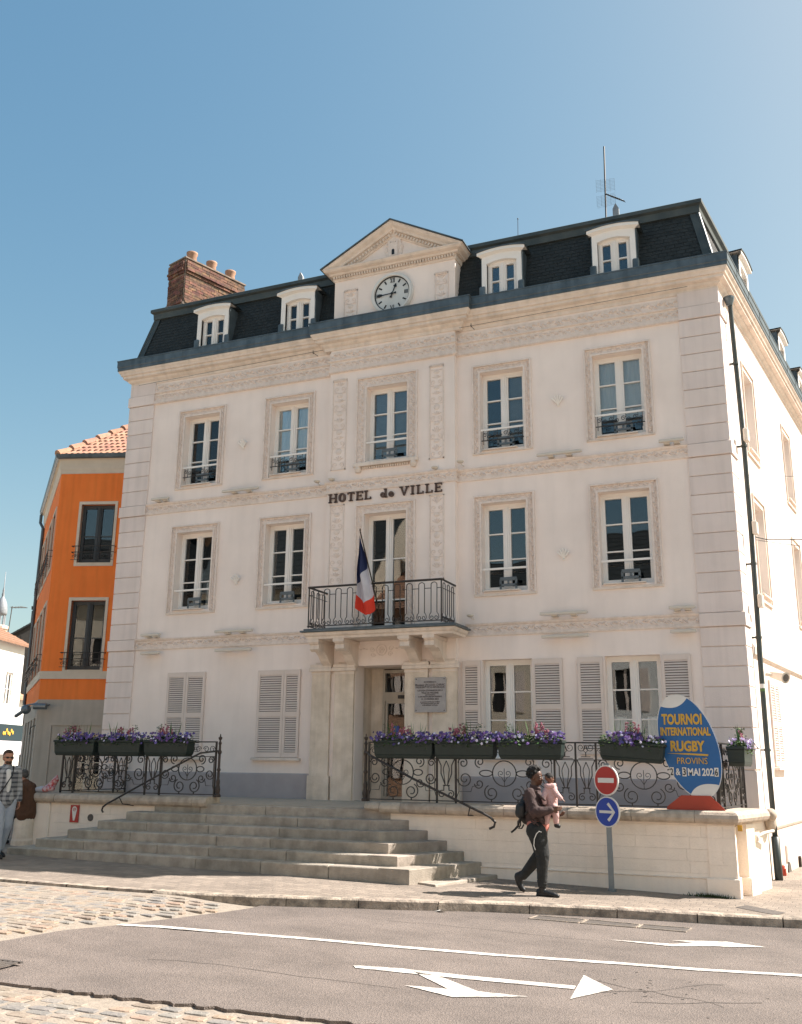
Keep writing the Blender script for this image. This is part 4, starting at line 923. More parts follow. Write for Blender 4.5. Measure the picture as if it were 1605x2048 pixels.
glyph(CC[0], CC[1] + .30, 'XII'); glyph(CC[0], CC[1] - .30, 'VI'); glyph(CC[0] + .30, CC[1], 'III'); glyph(CC[0] - .31, CC[1], 'III')
obj('clock_numeral', b, 'black', ck)
for nm, ang, L_, w_ in (('minute_hand', rad(268), .35, .024), ('hour_hand', rad(22), .24, .030)):
    b = B(TF); yy = AY - (.075 if nm[0] == 'm' else .066); d = Vector((sin(ang), 0, cos(ang))); p = Vector((cos(ang), 0, -sin(ang))); c0 = Vector((CC[0], 0, CC[1]))
    pts = [c0 - d * .09 - p * w_, c0 - d * .09 + p * w_, c0 - d * .03 + p * .008, c0 + d * .6 * L_ + p * .010, c0 + d * .68 * L_ + p * w_ * 1.3, c0 + d * L_, c0 + d * .68 * L_ - p * w_ * 1.3, c0 + d * .6 * L_ - p * .010, c0 - d * .03 - p * .008]
    b.add([(k.x, yy, k.z) for k in pts] + [(k.x, yy + .006, k.z) for k in pts], [tuple(range(9)), tuple(range(17, 8, -1))] + [(i, (i + 1) % 9, 9 + (i + 1) % 9, 9 + i) for i in range(9)])
    b.ell((CC[0], yy, CC[1]), (.03, .01, .03), 10, 4); obj(nm, b, 'black', ck)
# ---- chimney of real bricks
A18 = rad(18)
TC = Matrix(((sin(A18), -cos(A18), 0, -12.95), (cos(A18), sin(A18), 0, 17.15), (0, 0, 1, 0), (0, 0, 0, 1)))  # x along long face, y = -(short face dir)...
CL, CW = 1.78, .62
b = B(TC)
def brickface(z0, z1, out, ln_, wd_):
    ch = .066; n = int((z1 - z0) / ch)
    for r in range(n):
        z = z0 + r * ch; o = out + random.uniform(-.004, .004)
        for (side) in range(3):
            L_ = ln_ if side == 0 else wd_; k = max(1, round(L_ / .21)); p = L_ / k; off = (r % 2) * .5
            for i in range(-1, k):
                a = max(0, (i + off) * p); c = min(L_, (i + 1 + off) * p)
                if c - a < .03: continue
                j = random.uniform(-.007, .007)
                if side == 0: b.box(a + .004, c - .004, -.03 - o - j, .02, z + .004, z + ch - .004)
                elif side == 1: b.box(-.03 - o - j, .02, a + .004, c - .004, z + .004, z + ch - .004)
                else: b.box(ln_ - .02, ln_ + .03 + o + j, a + .004, c - .004, z + .004, z + ch - .004)
brickface(11.6, 12.25, .0, CL, CW); brickface(12.25, 12.32, .04, CL, CW); brickface(12.32, 13.02, 0, CL, CW)
brickface(13.02, 13.09, .03, CL, CW); brickface(13.09, 13.16, .06, CL, CW); brickface(13.16, 13.42, .035, CL, CW)
chm = obj('chimney', b, 'brick', roof)
b = B(TC); b.box(-.015, CL + .015, -.015, CW + .01, 11.5, 13.41); b.box(-.05, CL + .05, -.05, CW, 13.415, 13.45)
b.box(-.05, 1.1, -.045, 0, 12.20, 12.26); obj('mortar_core', b, 'mortar', chm)
for q in (.32, .92, 1.52):
    b = B(TC); b.lathe([(.12, 0), (.13, .04), (.115, .26), (.14, .31), (.14, .35), (.10, .35)], (q, .22, 13.42), 14); obj('chimney_pot', b, 'pot', chm, smooth=True)
# roof vents
for x, y, z0, z1 in ((-9.79, 17.2, 11.8, 12.42), (-2.70, 17.2, 11.8, 12.50)):
    b = B(); b.prism([(x - .06, z0), (x + .06, z0), (x + .06, z1 - .12), (x, z1), (x - .06, z1 - .12)], 'y', y - .04, y + .04); obj('roof_vent', b, 'lead', roof)
# ================================================================ TERRACE
WY = 14.25
def ashlar(b, x0, x1, z0, z1, y, T=None, ch=.165, L0=.55, d=.02):
    r = 0; z = z0
    while z < z1 - .02:
        zz = min(z + ch, z1); x = x0 - (r % 2) * L0 * .5
        while x < x1:
            L_ = L0 * random.uniform(.75, 1.2); a, c = max(x, x0), min(x + L_, x1)
            if c - a > .02: b.box(a + .001, c - .001, y - random.uniform(0, .0018), y + d, z + .001, zz - .001, T)
            x += L_
        z = zz; r += 1
def coping_prof(z0=.94, z1=1.105): return [(-.32, z0), (.07, z0), (.105, z0 + .03), (.12, z0 + .07), (.11, z1 - .05), (.08, z1 - .015), (.03, z1), (-.32, z1)]
def coping(b, path, cuts):
    """stone coping split in blocks along the first/last straight"""
    b.sweep(path, coping_prof())
tl = thing('terrace_wall', (-11.3, WY, G(-11.3)), 'cream ashlar retaining wall with rounded granite coping left of the steps', 'wall')
b = B(); ashlar(b, -13.1, -9.5, .10, .94, WY); b.box(-13.08, -9.45, WY + .02, WY + .12, -.2, .94)
TL_ = Matrix(((0, 1, 0, -13.1), (-1, 0, 0, WY), (0, 0, 1, 0), (0, 0, 0, 1)))  # left return: x along -Y ... inward +X
ashlar(b, -2.0, 0, .10, .94, 0, TL_); b.box(-13.08, -13.0, WY, 16.3, -.2, .94)
b.rbox(-13.26, -12.84, WY - .045, WY + .3, .1, .935, .02)
obj('masonry', b, 'ashlar', tl, bevel=.003)
b = B(); xs_ = [-13.15, -12.7, -11.95, -11.2, -10.45, -9.75, -9.47]
b.sweep([(-13.15, 16.28), (-13.15, WY), (-12.71, WY)], coping_prof())
for a, c in zip(xs_[1:], xs_[2:]): b.sweep([(a + .003, WY), (c - .003, WY)], coping_prof())
obj('coping', b, 'coping', tl, smooth=False)
b = B(); b.rbox(-13.32, -13.2, WY - .12, WY + .3, .1, .34, .03); obj('corner_foot', b, 'ashlar', tl)
tr = thing('terrace_wall', (-3.8, WY, G(-3.8)), 'cream painted retaining wall with rounded granite coping right of the steps, under the blue sign', 'wall')
b = B(); ashlar(b, -6.5, -1.18, -.02, .94, WY, ch=.155, L0=.95)
b.box(-6.4, -1.12, WY + .02, WY + .12, -.3, .94)
b.rbox(-1.45, -1.10, WY - .012, WY + .22, -.2, .938, .004)
ashlar(b, -1.455, -1.095, .24, .93, WY - .018, ch=.17, L0=.4, d=.01)
ra = rad(15); TR_ = Matrix(((sin(ra), -cos(ra), 0, -1.10), (cos(ra), sin(ra), 0, WY), (0, 0, 1, 0), (0, 0, 0, 1)))   # right return: x along +Y, outward +X
b.box(.20, .45, .14, .2, -.3, .94, TR_); b.box(.7, 1.5, .04, .2, -.3, .94, TR_); ashlar(b, .22, .42, -.2, .94, .13, TR_, .17, .5); ashlar(b, .72, 1.45, -.2, .94, .03, TR_, .17, .5)
b.rbox(.42, .74, -.01, .2, -.2, .93, .004, TR_); ashlar(b, .418, .745, .24, .92, -.016, TR_, .17, .4, .01)
obj('masonry', b, 'ashlar', tr, bevel=.003)
b = B(); b.sweep([(-6.4, WY), (-1.45, WY)], [(.02, -.3), (.02, .215), (.035, .235), (-.05, .25), (-.05, -.3)]); b.rbox(-1.50, -1.07, WY - .05, WY + .26, -.3, .245, .01)
b.rbox(.39, .78, -.045, .2, -.3, .235, .01, TR_)
obj('plinth', b, 'ashlar', tr, bevel=.004)
b = B(); xs_ = [-6.55, -6.30, -5.95, -5.2, -4.3, -3.35, -2.45, -1.6]
for a, c in zip(xs_, xs_[1:]): b.sweep([(a + .003, WY), (c - .003, WY)], coping_prof() if a > -6.4 else [(p, max(q, .99)) for p, q in coping_prof()])
b.sweep([(-1.597, WY), (-1.12, WY), (-.90, 15.05)], coping_prof()); b.sweep([(-.899, 15.054), (-.80, 15.45)], coping_prof())
obj('coping', b, 'coping', tr)
b = B(); b.ell((-.70, 15.62, .93), (.09, .12, .16), 12, 8); b.ell((-.68, 15.55, 1.02), (.09, .13, .09), 10, 8); obj('scroll_stone', b, 'coping', tr, smooth=True)
b = B(); b.tube([(-.86, 15.05, .74), (-.78, 15.2, .78), (-.66, 15.45, .80)], .024, 7); b.ell((-.87, 15.04, .72), (.035, .035, .05), 8, 6)
tag(obj('pipe_elbow', b, 'pvc', loc=(-.9, 15.3, .7)), 'short white pipe elbow poking out of the terrace corner beside the downpipe', 'pipe')
b = B(); b.box(-1.06, -1.0, WY + .02, WY + .05, .85, .93); b.box(-1.02, -1.0, WY, WY + .03, .87, .90); tag(obj('marker_tag', b, 'gold', loc=(-1.03, WY, .9)), 'tiny yellow tag under the coping at the terrace corner', 'tag')
# terrace floor
b = B(); b.add([(-13.0, WY + .1, 1.0), (-1.1, WY + .1, 1.0), (-1.0, FY, 1.03), (-13.0, FY, 1.03), (-13.0, WY + .1, .9), (-1.1, WY + .1, .9), (-1.0, FY, .9), (-13, FY, .9)], [(0, 1, 2, 3), (4, 5, 1, 0), (5, 6, 2, 1), (7, 4, 0, 3)])
tag(obj('terrace_floor', b, 'coping', loc=(-7, 15, 1.0)), kind='structure')
# ---- steps
st = thing('stone_steps', (-8.5, 13.4, G(-8.5)), 'six broad worn granite steps climbing to the terrace and door', 'steps')
YI = [12.75, 13.02, 13.3, 13.6, 13.9, 14.2]; ZI = [.295, .43, .57, .705, .845, .99]
XR = [-5.22, -5.51, -5.77, -6.05, -6.32, -6.60]; XW = [-4.68, -4.95, -5.22, -5.53, -5.84, -6.15]; XL = [-12.33, -12.0, -11.6, -11.24, -10.9, -10.55]
for i in range(6):
    b = B(); z1 = ZI[i]; z0 = (ZI[i - 1] - .002) if i else -.05; y0 = YI[i]; yb = y0 + .55
    xl, xr, xw = XL[i], XR[i], XW[i]; cuts = [xl]; x = xl
    while x < xr - 1.0: x += random.uniform(.9, 1.7); cuts.append(min(x, xr))
    if cuts[-1] < xr: cuts[-1] = xr
    for a, c in zip(cuts, cuts[1:]): b.rbox(a + .003, c - .003, y0, yb, z0, z1, .012)
    # right return, flared
    ye = WY - .0; n = 2 if i < 4 else 1; dx = (xw - xr) / (ye - y0)
    z1 += .0018
    for k in range(n):
        ya, yc = y0 + .0 + (ye - y0) * k / n, y0 + (ye - y0) * (k + 1) / n; xa, xc = xr + dx * (ya - y0), xr + dx * (yc - y0)
        b.add([(xa - .45, ya + .003, z0), (xa + .001, ya + .003, z0), (xc + .001, yc - .003, z0), (xc - .45, yc - .003, z0), (xa - .45, ya + .003, z1), (xa - .008, ya + .003, z1), (xc - .008, yc - .003, z1), (xc - .45, yc - .003, z1), (xa + .001, ya + .003, z1 - .01), (xc + .001, yc - .003, z1 - .01)],
              [(3, 2, 1, 0), (4, 5, 6, 7), (1, 2, 9, 8), (8, 9, 6, 5), (0, 1, 8, 5, 4), (2, 3, 7, 6, 9)])
    z1 -= .0018; b.box(xl, xl + .5, yb - .1, WY, z0 + .001, z1 - .002); b.box(xl + .3, xr - .2, yb - .05, WY + .12, z0 - .02, z1 - .005)
    obj('step', b, 'step', st)
b = B(); b.add([(-5.21, 12.95, .03), (-4.85, 12.8, .03), (-4.42, 14.26, .03), (-4.9, 14.26, .03), (-5.21, 12.95, .125), (-4.86, 12.8, .122), (-4.43, 14.24, .132), (-4.9, 14.26, .14)], [(4, 5, 6, 7), (0, 1, 5, 4), (1, 2, 6, 5), (3, 0, 4, 7), (2, 3, 7, 6)])
obj('low_slab', b, 'step', st, bevel=.01)
# ---- wrought iron railings
RYL = 14.4
def lyre(b, u0, u1, z0, z1, T):
    c = (u0 + u1) / 2; w_ = (u1 - u0) / 2 - .015; h = z1 - z0; r = .010
    for s_ in (-1, 1):
        b.tube([(c + s_ * w_ * .95, 0, z1), (c + s_ * w_ * .9, 0, z1 - .04 * h), (c + s_ * w_ * .62, 0, z1 - .16 * h), (c + s_ * w_ * .62, 0, z1 - .36 * h), (c + s_ * w_ * .12, 0, z0 + .36 * h)], r, 4, T)
        b.tube([(c, 0, z1 - .05 * h), (c + s_ * w_ * .3, 0, z1 - .2 * h), (c + s_ * w_ * .35, 0, z1 - .26 * h), (c + s_ * w_ * .14, 0, z0 + .38 * h)], r * .8, 4, T)
        b.tube([(c + s_ * w_ * .12, 0, z0 + .36 * h), (c + s_ * w_ * .3, 0, z0 + .33 * h), (c + s_ * w_ * .3, 0, z0 + .29 * h)] + spiral(c + s_ * w_ * .52, z0 + .15 * h, w_ * .42, w_ * .1, pi / 2 + s_ * .5, -1.3 * s_, 0), r, 4, T)
    b.box(c - w_ * .4, c + w_ * .4, -.006, .006, z0 + .345 * h, z0 + .37 * h, T)
def urn(b, u0, u1, z0, z1, T):
    c = (u0 + u1) / 2; w_ = (u1 - u0) / 2 - .015; h = z1 - z0
    for s_ in (-1, 1):
        b.tube(spiral(c + s_ * w_ * .5, z1 - .28 * h, w_ * .45, w_ * .12, pi / 2 + s_ * 1.2, 1.3 * s_, 0), .0065, 4, T)
        b.tube([(c, 0, z0 + .42 * h), (c + s_ * w_ * .25, 0, z0 + .55 * h), (c + s_ * w_ * .12, 0, z0 + .75 * h), (c, 0, z0 + .85 * h)], .006, 4, T)
    b.box(c - w_ * .5, c + w_ * .5, -.006, .006, z0 + .16 * h, z0 + .2 * h, T); b.box(c - w_ * .8, c + w_ * .8, -.006, .006, z0 + .06 * h, z0 + .1 * h, T); b.tube([(c, 0, z0 + .2 * h), (c, 0, z0 + .42 * h)], .008, 4, T)
def widep(b, u0, u1, z0, z1, T):
    c = (u0 + u1) / 2; W_ = (u1 - u0) / 2; h = z1 - z0; r = .0105
    cz = z0 + .66 * h; b.tube(spiral(c, cz, .30 * h, .30 * h, 0, 1, 0, 22), r, 4, T)
    b.tube([(c, 0, cz - .3 * h), (c, 0, cz + .12 * h)], .006, 4, T)
    k = W_ / .64
    for s_ in (-1, 1):
        b.tube([(c, 0, cz - .2 * h)] + spiral(c + s_ * .055, cz - .0, .05, .012, pi / 2 + s_ * pi * .95, 1.2 * s_, 0)[::1], .006, 4, T)
        e = spiral(0, 0, 1, 1, 0, 1, 0, 18); b.tube([(c + s_ * (.30 * h + .085 * k) + .085 * k * q[0], 0, cz + .045 * q[2]) for q in e], r, 4, T)
        b.tube(spiral(c + s_ * .17 * k, z0 + .2 * h, .19 * h, .035, pi / 2 - s_ * .4, -1.5 * s_, 0, 26), r, 4, T); b.tube([(c + s_ * .17 * k, 0, z0 + .0), (c + s_ * .17 * k, 0, z0 + .03)], .012, 4, T)
        b.tube(spiral(c + s_ * .32 * k, cz + .27 * h, .085, .02, -s_ * pi / 2 + pi / 2 * (1 - s_) * 1, 1.4 * s_, 0, 20), r, 4, T)
        b.tube(spiral(c + s_ * .33 * k, cz - .25 * h, .075, .02, pi / 2 * (1 - s_), -1.3 * s_, 0, 20), r, 4, T)
        b.tube([(c + s_ * .34 * k, 0, z0 + .38 * h), (c + s_ * .42 * k, 0, z0 + .34 * h), (c + s_ * .44 * k, 0, z0 + .22 * h), (c + s_ * .60 * k, 0, z0 + .22 * h), (c + s_ * .6 * k, 0, z1)], .007, 4, T)
        b.tube(spiral(c + s_ * .52 * k, z0 + .52 * h, .10 * k, .03, 0 if s_ > 0 else pi, 1.5 * -s_, 0, 22), r, 4, T)
        b.tube(spiral(c + s_ * .54 * k, z1 - .10 * h, .07 * k, .02, pi / 2 * (1 - s_), 1.4 * s_, 0, 18), r, 4, T)
        b.tube([(c + s_ * .6 * k, 0, z0 + .22 * h), (c + s_ * (W_ - .0), 0, z0 + .02)], .007, 4, T)
ZB, ZM, ZT = 1.125, 1.765, 2.01
def railing(name, T, spans, parent, side=False):
    """spans: list of (kind, u0, u1)"""
    b = B(T)
    u0, u1 = spans[0][1], spans[-1][2]
    for z, r in ((ZT, .015), (ZM, .009), (ZB + .012, .011)): b.box(u0, u1, -r, r, z - r * .7, z + r * .7)
    for k, a, c in spans:
        if k == 'n': lyre(b, a, c, ZB + .02, ZM, None); urn(b, a, c, ZM, ZT, None)
        else:
            if c - a > .9: widep(b, a, c, ZB + .02, ZM, None)
            n = max(1, round((c - a) / .28)); p = (c - a) / n
            for i in range(n):
                q = a + p * (i + .5)
                for s_ in (-1, 1): b.tube(spiral(q + s_ * p * .22, (ZM + ZT) / 2, p * .2, .02, pi / 2 - s_ * pi / 2, 1.3 * s_, 0, 18), .0065, 4)
    sc = obj('scrollwork', b, 'iron', parent)
    us = sorted({s_[1] for s_ in spans} | {s_[2] for s_ in spans})
    for u in us[0 if side else 0:]:
        b = B(T); b.box(u - .013, u + .013, -.016, .016, 1.06, ZT + .01); obj('post', b, 'iron', parent)
def newel(x, parent):
    b = B(); b.lathe([(.058, 0), (.058, .035), (.036, .06), (.046, .12), (.030, .20), (.034, .26), (.022, .30), (.022, .42), (.034, .44), (.034, .455), (.022, .48), (.022, .70), (.036, .73), (.036, .75), (.022, .78), (.020, .86), (.030, .89), (.012, .93), (.030, .96), (.034, .985), (.012, 1.0), (.010, 1.03), (.004, 1.045)], (x, RYL, 1.10), 10)
    obj('newel_post', b, 'rust', parent)
TRL = Matrix.Translation((0, RYL, 0))
rl = thing('terrace_railing', (-11.2, RYL, 1.1), 'black wrought iron scroll railing on the terrace left of the steps, carrying three flower boxes', 'railing')
railing('f', TRL, [('n', -12.80, -12.52), ('w', -12.52, -10.93), ('n', -10.93, -10.62), ('w', -10.62, -9.49)], rl)
TRS = Matrix(((0, 1, 0, -12.82), (1, 0, 0, RYL), (0, 0, 1, 0), (0, 0, 0, 1)))
railing('s', TRS, [('n', .02, .35), ('w', .35, 1.5), ('n', 1.5, 1.85)], rl, True)
newel(-9.42, rl)
rr = thing('terrace_railing', (-3.9, RYL, 1.1), 'black wrought iron scroll railing on the terrace right of the steps, behind the blue sign', 'railing')
railing('f', TRL, [('w', -6.60, -5.44), ('n', -5.44, -5.13), ('w', -5.13, -3.58), ('n', -3.58, -3.26), ('n', -3.26, -2.96), ('w', -2.96, -1.62), ('n', -1.62, -1.30)], rr)
TRS2 = Matrix(((0.13, 1, 0, -1.28), (1, 0, 0, RYL), (0, 0, 1, 0), (0, 0, 0, 1)))
railing('s', TRS2, [('n', .02, .32), ('w', .32, 1.45), ('n', 1.45, 1.75)], rr, True)
newel(-6.66, rr)
# handrails
b = B(); hy = 14.02
b.tube([(-9.46, RYL, 1.86), (-9.62, hy + .1, 1.82), (-10.35, hy, 1.46), (-11.42, hy, .95), (-11.49, hy, .90), (-11.51, hy, .85), (-11.48, hy, .81)], .016, 7); b.tube([(-11.15, hy, 1.06), (-11.12, hy + .05, .96), (-11.0, hy + .2, .93)], .010, 5)
tag(obj('handrail', b, 'iron', loc=(-11.0, hy, .9)), 'sloping black iron handrail with hooked end left of the steps', 'handrail')
b = B()
b.tube([(-6.64, RYL - .02, 1.86), (-6.45, hy + .15, 1.79), (-5.7, hy, 1.47), (-4.56, hy, .985), (-4.45, hy, .93), (-4.39, hy, .87), (-4.41, hy, .81), (-4.48, hy, .78)], .018, 7); b.tube([(-4.78, hy, 1.06), (-4.84, hy + .1, .95), (-4.72, hy + .2, .95)], .010, 5)
tag(obj('handrail', b, 'iron', loc=(-5.5, hy, .9)), 'sloping black iron handrail with hooked end right of the steps', 'handrail')
# ---- flower boxes
def flowerbox(cx, y, T, label, w_=.92, seed=0, hues=None):
    rnd = random.Random(seed); L0 = T @ Vector((cx, y, 1.77))
    t = thing('flower_box', tuple(L0), label, 'flower box', 'flower boxes hung on the terrace railings')
    b = B(T); h = w_ / 2; zb, zt = 1.765, 2.035
    for (za, zc, ia, ic) in ((zb, zb + .05, .05, .02), (zb + .05, zt - .04, .02, .005), (zt - .04, zt, -.012, -.012)):
        v = []
        for z, i in ((za, ia), (zc, ic)):
            for px, py in ((-1, -1), (1, -1), (1, 1), (-1, 1)): v.append((cx + px * (h - i), y + py * (.12 - i * .5), z))
        b.add(v, [(0, 3, 2, 1), (4, 5, 6, 7), (0, 1, 5, 4), (1, 2, 6, 5), (2, 3, 7, 6), (3, 0, 4, 7)])
    obj('planter', b, 'planter', t, bevel=.008)
    b = B(T)
    def leaf(x, yy, z, s_, up_=.3):
        a = rnd.uniform(0, 2 * pi); d = Vector((cos(a), sin(a), rnd.uniform(-.5, .9))).normalized() * s_; p = Vector((-sin(a), cos(a), rnd.uniform(-.3, .3))) * s_ * .45; o = Vector((x, yy, z))
        b.add([o, o + d * .5 + p, o + d, o + d * .5 - p], [(0, 1, 2, 3)])
    for i in range(820):
        x = cx + rnd.uniform(-h, h) * .98; yy = y + rnd.gauss(-.02, .065); yy = max(y - .19, min(y + .15, yy)); e = 1 - ((yy - y) / .2) ** 2
        leaf(x, yy, zt - .02 + rnd.random() * .09 * e - (.10 * rnd.random() if yy < y - .10 else 0), rnd.uniform(.025, .05))
    for q in range(rnd.choice((1, 2))):
        qx = cx + rnd.uniform(-.8, .8) * h
        for i in range(45): leaf(qx + rnd.gauss(0, .04), y + rnd.gauss(0, .03), zt + .06 + rnd.random() * .20, .035)
        b.tube([(qx, y, zt), (qx + .01, y, zt + .24)], .003, 3)
    obj('foliage', b, 'leaf', t)
    b = B(T)
    for q in range(3):
        qx = cx + rnd.uniform(-.55, .55) * h
        for i in range(5):
            a = rnd.uniform(-.35, .35); H_ = rnd.uniform(.2, .34); x = qx + rnd.gauss(0, .03); b.add([(x - .006, y, zt), (x + .006, y, zt), (x + a * H_ * .6 + .005, y, zt + H_ * .6), (x + a * H_, y + rnd.uniform(-.03, .03), zt + H_)], [(0, 1, 2, 3)])
    obj('grass_blades', b, 'blade', t)
    def pansy(b, x, yy, z, s_):
        n = Vector((rnd.uniform(-.5, .5), -1, rnd.uniform(.0, .9))).normalized(); u = n.cross(Vector((0, 0, 1))).normalized(); v_ = u.cross(n); o = Vector((x, yy, z)); vs = [o - n * -.006]
        for k in range(10):
            r = s_ * (1 if k % 2 == 0 else .72); vs.append(o + u * r * cos(2 * pi * k / 10) + v_ * r * sin(2 * pi * k / 10) + n * rnd.uniform(0, .006))
        b.add(vs, [(0, 1 + k, 1 + (k + 1) % 10) for k in range(10)])
    for nm, m, n, s_ in (('violet_flowers', 'violet', 125, .025), ('pale_flowers', 'palepetal', 22, .020)):
        b = B(T); cl = [cx + rnd.uniform(-1, 1) * h for _ in range(9)]
        for i in range(n):
            x = min(cx + h * 1.05, max(cx - h * 1.05, rnd.choice(cl) + rnd.gauss(0, .09))); yy = y + rnd.uniform(-.19, .08)
            z = zt + .05 + rnd.uniform(-.03, .075) - (.09 * rnd.random() if yy < y - .13 else 0); pansy(b, x, yy, z, s_ * rnd.uniform(.8, 1.25))
        tag(obj(nm, b, m, t), kind='stuff')
    b = B(T)
    c0 = cx + rnd.uniform(-.4, .4) * h
    for q in range(9):
        x = c0 + rnd.gauss(0, .08); H_ = rnd.uniform(.13, .27); b.tube([(x, y, zt), (x + rnd.uniform(-.02, .02), y, zt + H_)], .003, 3)
        for i in range(9): b.ell((x + rnd.gauss(0, .012), y + rnd.gauss(0, .012), zt + H_ * rnd.uniform(.5, 1.03)), (.011, .011, .014), 5, 4)
    tag(obj('pink_flowers', b, 'pinkpetal', t), kind='stuff')
    return t
I4 = Matrix()
flowerbox(-12.33, 14.22, I4, 'dark green flower box of violet pansies at the far left end of the railing', seed=1)
flowerbox(-11.33, 14.22, I4, 'dark green flower box of violet pansies, middle of the three left of the steps', seed=2)
flowerbox(-10.34, 14.22, I4, 'dark green flower box of violet pansies nearest the newel post left of the steps', seed=3)
flowerbox(-5.90, 14.22, I4, 'dark green flower box of violet pansies in front of the entrance door', seed=4, w_=1.0)
flowerbox(-4.90, 14.22, I4, 'dark green flower box of violet pansies between the memorial plaque and the window', seed=5, w_=.96)
flowerbox(-3.88, 14.22, I4, 'dark green flower box of violet pansies above the woman carrying the baby', seed=8, w_=.98)
flowerbox(0, 0, Matrix.Translation((-2.40, 14.20, 1.90)) @ Matrix.Rotation(rad(4), 4, 'Y') @ Matrix.Translation((0, 0, -1.92)), 'slightly tilted dark green flower box, its right end touching the blue board', seed=11, w_=.90)
flowerbox(0, 0, Matrix.Translation((-1.0, 14.95, -.07)) @ Matrix.Rotation(rad(86), 4, 'Z'), 'dark green flower box of violet pansies at the terrace corner beside the downpipe', seed=13, w_=.85)
# ---- rugby board
BT = Matrix.Translation((-1.585, 14.345, 0))
bd = thing('event_board', (-1.6, 14.35, 1.1), 'blue ball-shaped board with yellow lettering on a red foot, standing on the coping', 'sign')
A_, B_ = .383, .735; BCX, BCZ = -.045, 1.97; BA = rad(16)
def EP(x, z): return (BCX + x * cos(BA) - z * sin(BA), BCZ + x * sin(BA) + z * cos(BA))
def ball(t, k=1.0): c, s_ = cos(t), sin(t); return (A_ * k * math.copysign(abs(c) ** .97, c), B_ * k * s_)
def tnear(px, pz): return min((2 * pi * i / 720 for i in range(720)), key=lambda t: (EP(*ball(t))[0] - px) ** 2 + (EP(*ball(t))[1] - pz) ** 2)
N = 64
b = B(BT); b.prism([EP(*ball(2 * pi * i / N)) for i in range(N)], 'y', -.012, .012); obj('board', b, 'blue', bd)
b = B(BT); out = [EP(*ball(2 * pi * i / N, 1.0)) for i in range(N)]; inn = [EP(*ball(2 * pi * i / N, .983)) for i in range(N)]
b.add([(p[0], -.014, p[1]) for p in out] + [(p[0], -.014, p[1]) for p in inn] + [(p[0], .014, p[1]) for p in out], [(i, (i + 1) % N, N + (i + 1) % N, N + i) for i in range(N)]); obj('white_edge', b, 'signwhite', bd)
b = B(BT)
def cap(P, Q, C):
    t0, t1 = tnear(*P), tnear(*Q)
    if t1 < t0: t1 += 2 * pi
    pts = [EP(*ball(t0 + (t1 - t0) * i / 24, .985)) for i in range(25)]; p, q = pts[0], pts[-1]
    for i in range(1, 14): u = i / 14; pts.append(((1 - u) ** 2 * q[0] + 2 * u * (1 - u) * C[0] + u * u * p[0], (1 - u) ** 2 * q[1] + 2 * u * (1 - u) * C[1] + u * u * p[1]))
    b.add([(x, -.0165, z) for x, z in pts], [tuple(range(len(pts)))])
cap((-.02, 2.66), (-.40, 2.52), (-.16, 2.44)); cap((-.07, 1.29), (.30, 1.45), (.03, 1.50))
obj('end_cap', b, 'signwhite', bd)
b = B(BT); b.prism([(-.40, 1.107), (.385, 1.107), (.36, 1.14), (.20, 1.30), (-.19, 1.30), (-.385, 1.15)], 'y', -.03, -.014); b.box(-.35, .35, .014, .04, 1.107, 1.14); obj('foot', b, 'redbase', bd)
def btext(s, size, x, z, m, w_, fat=.006):
    b = B(); addtext(b, s, size, x, -.019, z, BT, 0, fat=fat, width=w_, depth=.004); return obj('lettering', b, m, bd)
btext('TOURNOI', .195, -.125, 2.335, 'gold', .55, .008); btext('INTERNATIONAL', .150, -.085, 2.165, 'gold', .68, .006); btext('RUGBY', .19, -.065, 1.965, 'gold', .465, .008)
b = B(BT); b.prism([(-.36, 1.865), (.20, 1.83), (.21, 1.855), (-.05, 1.868)], 'y', -.022, -.016); obj('underline', b, 'gold', bd)
btext('PROVINS', .125, -.015, 1.765, 'gold', .41, .000); btext('&', .13, -.215, 1.615, 'signwhite', .065, .003); btext('MAI', .135, .000, 1.615, 'signwhite', .165, .004); btext('202', .14, .185, 1.615, 'signwhite', .155, .004)
b = B(BT)
for x in (-.30, -.13, .30): b.box(x - .028, x + .028, -.024, -.018, 1.555, 1.675)
obj('date_patch', b, 'signwhite', bd)
b = B()
for s, x in (('2', -.30), ('3', -.13), ('6', .30)): addtext(b, s, .13, x, -.027, 1.615, BT, 0, fat=.002, width=.04, depth=.003)
obj('date_digit', b, 'black', bd)
# ---- road sign post
sp = thing('road_sign_post', (-2.72, 13.92, G(-2.72)), 'grey post with red no-entry disc above blue right-arrow disc, before the terrace wall', 'road sign')
b = B(); b.box(-2.755, -2.685, 13.90, 13.94, G(-2.7) - .1, 1.72); b.tube([(-2.72, 13.92, G(-2.7) - .02), (-2.72, 13.92, G(-2.7) + .03)], .06, 10); obj('post', b, 'galv', sp)
TQ = Matrix.Translation((-2.72, 13.88, 0)) @ Matrix.Rotation(rad(-26), 4, 'Z')
def rdisc(cz_, m, nm):
    b = B(TQ); disc(b, 0, cz_, .001, .205, -.012, .008, 40); d = obj(nm, b, 'signwhite', sp); b = B(TQ); disc(b, 0, cz_, .001, .188, -.015, -.011, 40); obj('face', b, m, d)
    b = B(TQ); b.box(-.05, .05, .008, .03, cz_ - .02, cz_ + .02); obj('clamp', b, 'galv', d); return d
d = rdisc(1.49, 'red', 'no_entry_disc'); b = B(TQ); b.box(-.135, .135, -.019, -.015, 1.458, 1.522); obj('white_bar', b, 'signwhite', d)
d = rdisc(1.07, 'signblue', 'arrow_disc'); b = B(TQ); b.box(-.13, .10, -.019, -.015, 1.052, 1.088)
for s_ in (-1, 1): b.prism([(.135, 1.07), (.105, 1.07), (.0, 1.07 + s_ * .10), (.028, 1.07 + s_ * .125), (.048, 1.07 + s_ * .11)] , 'y', -.020, -.0152)
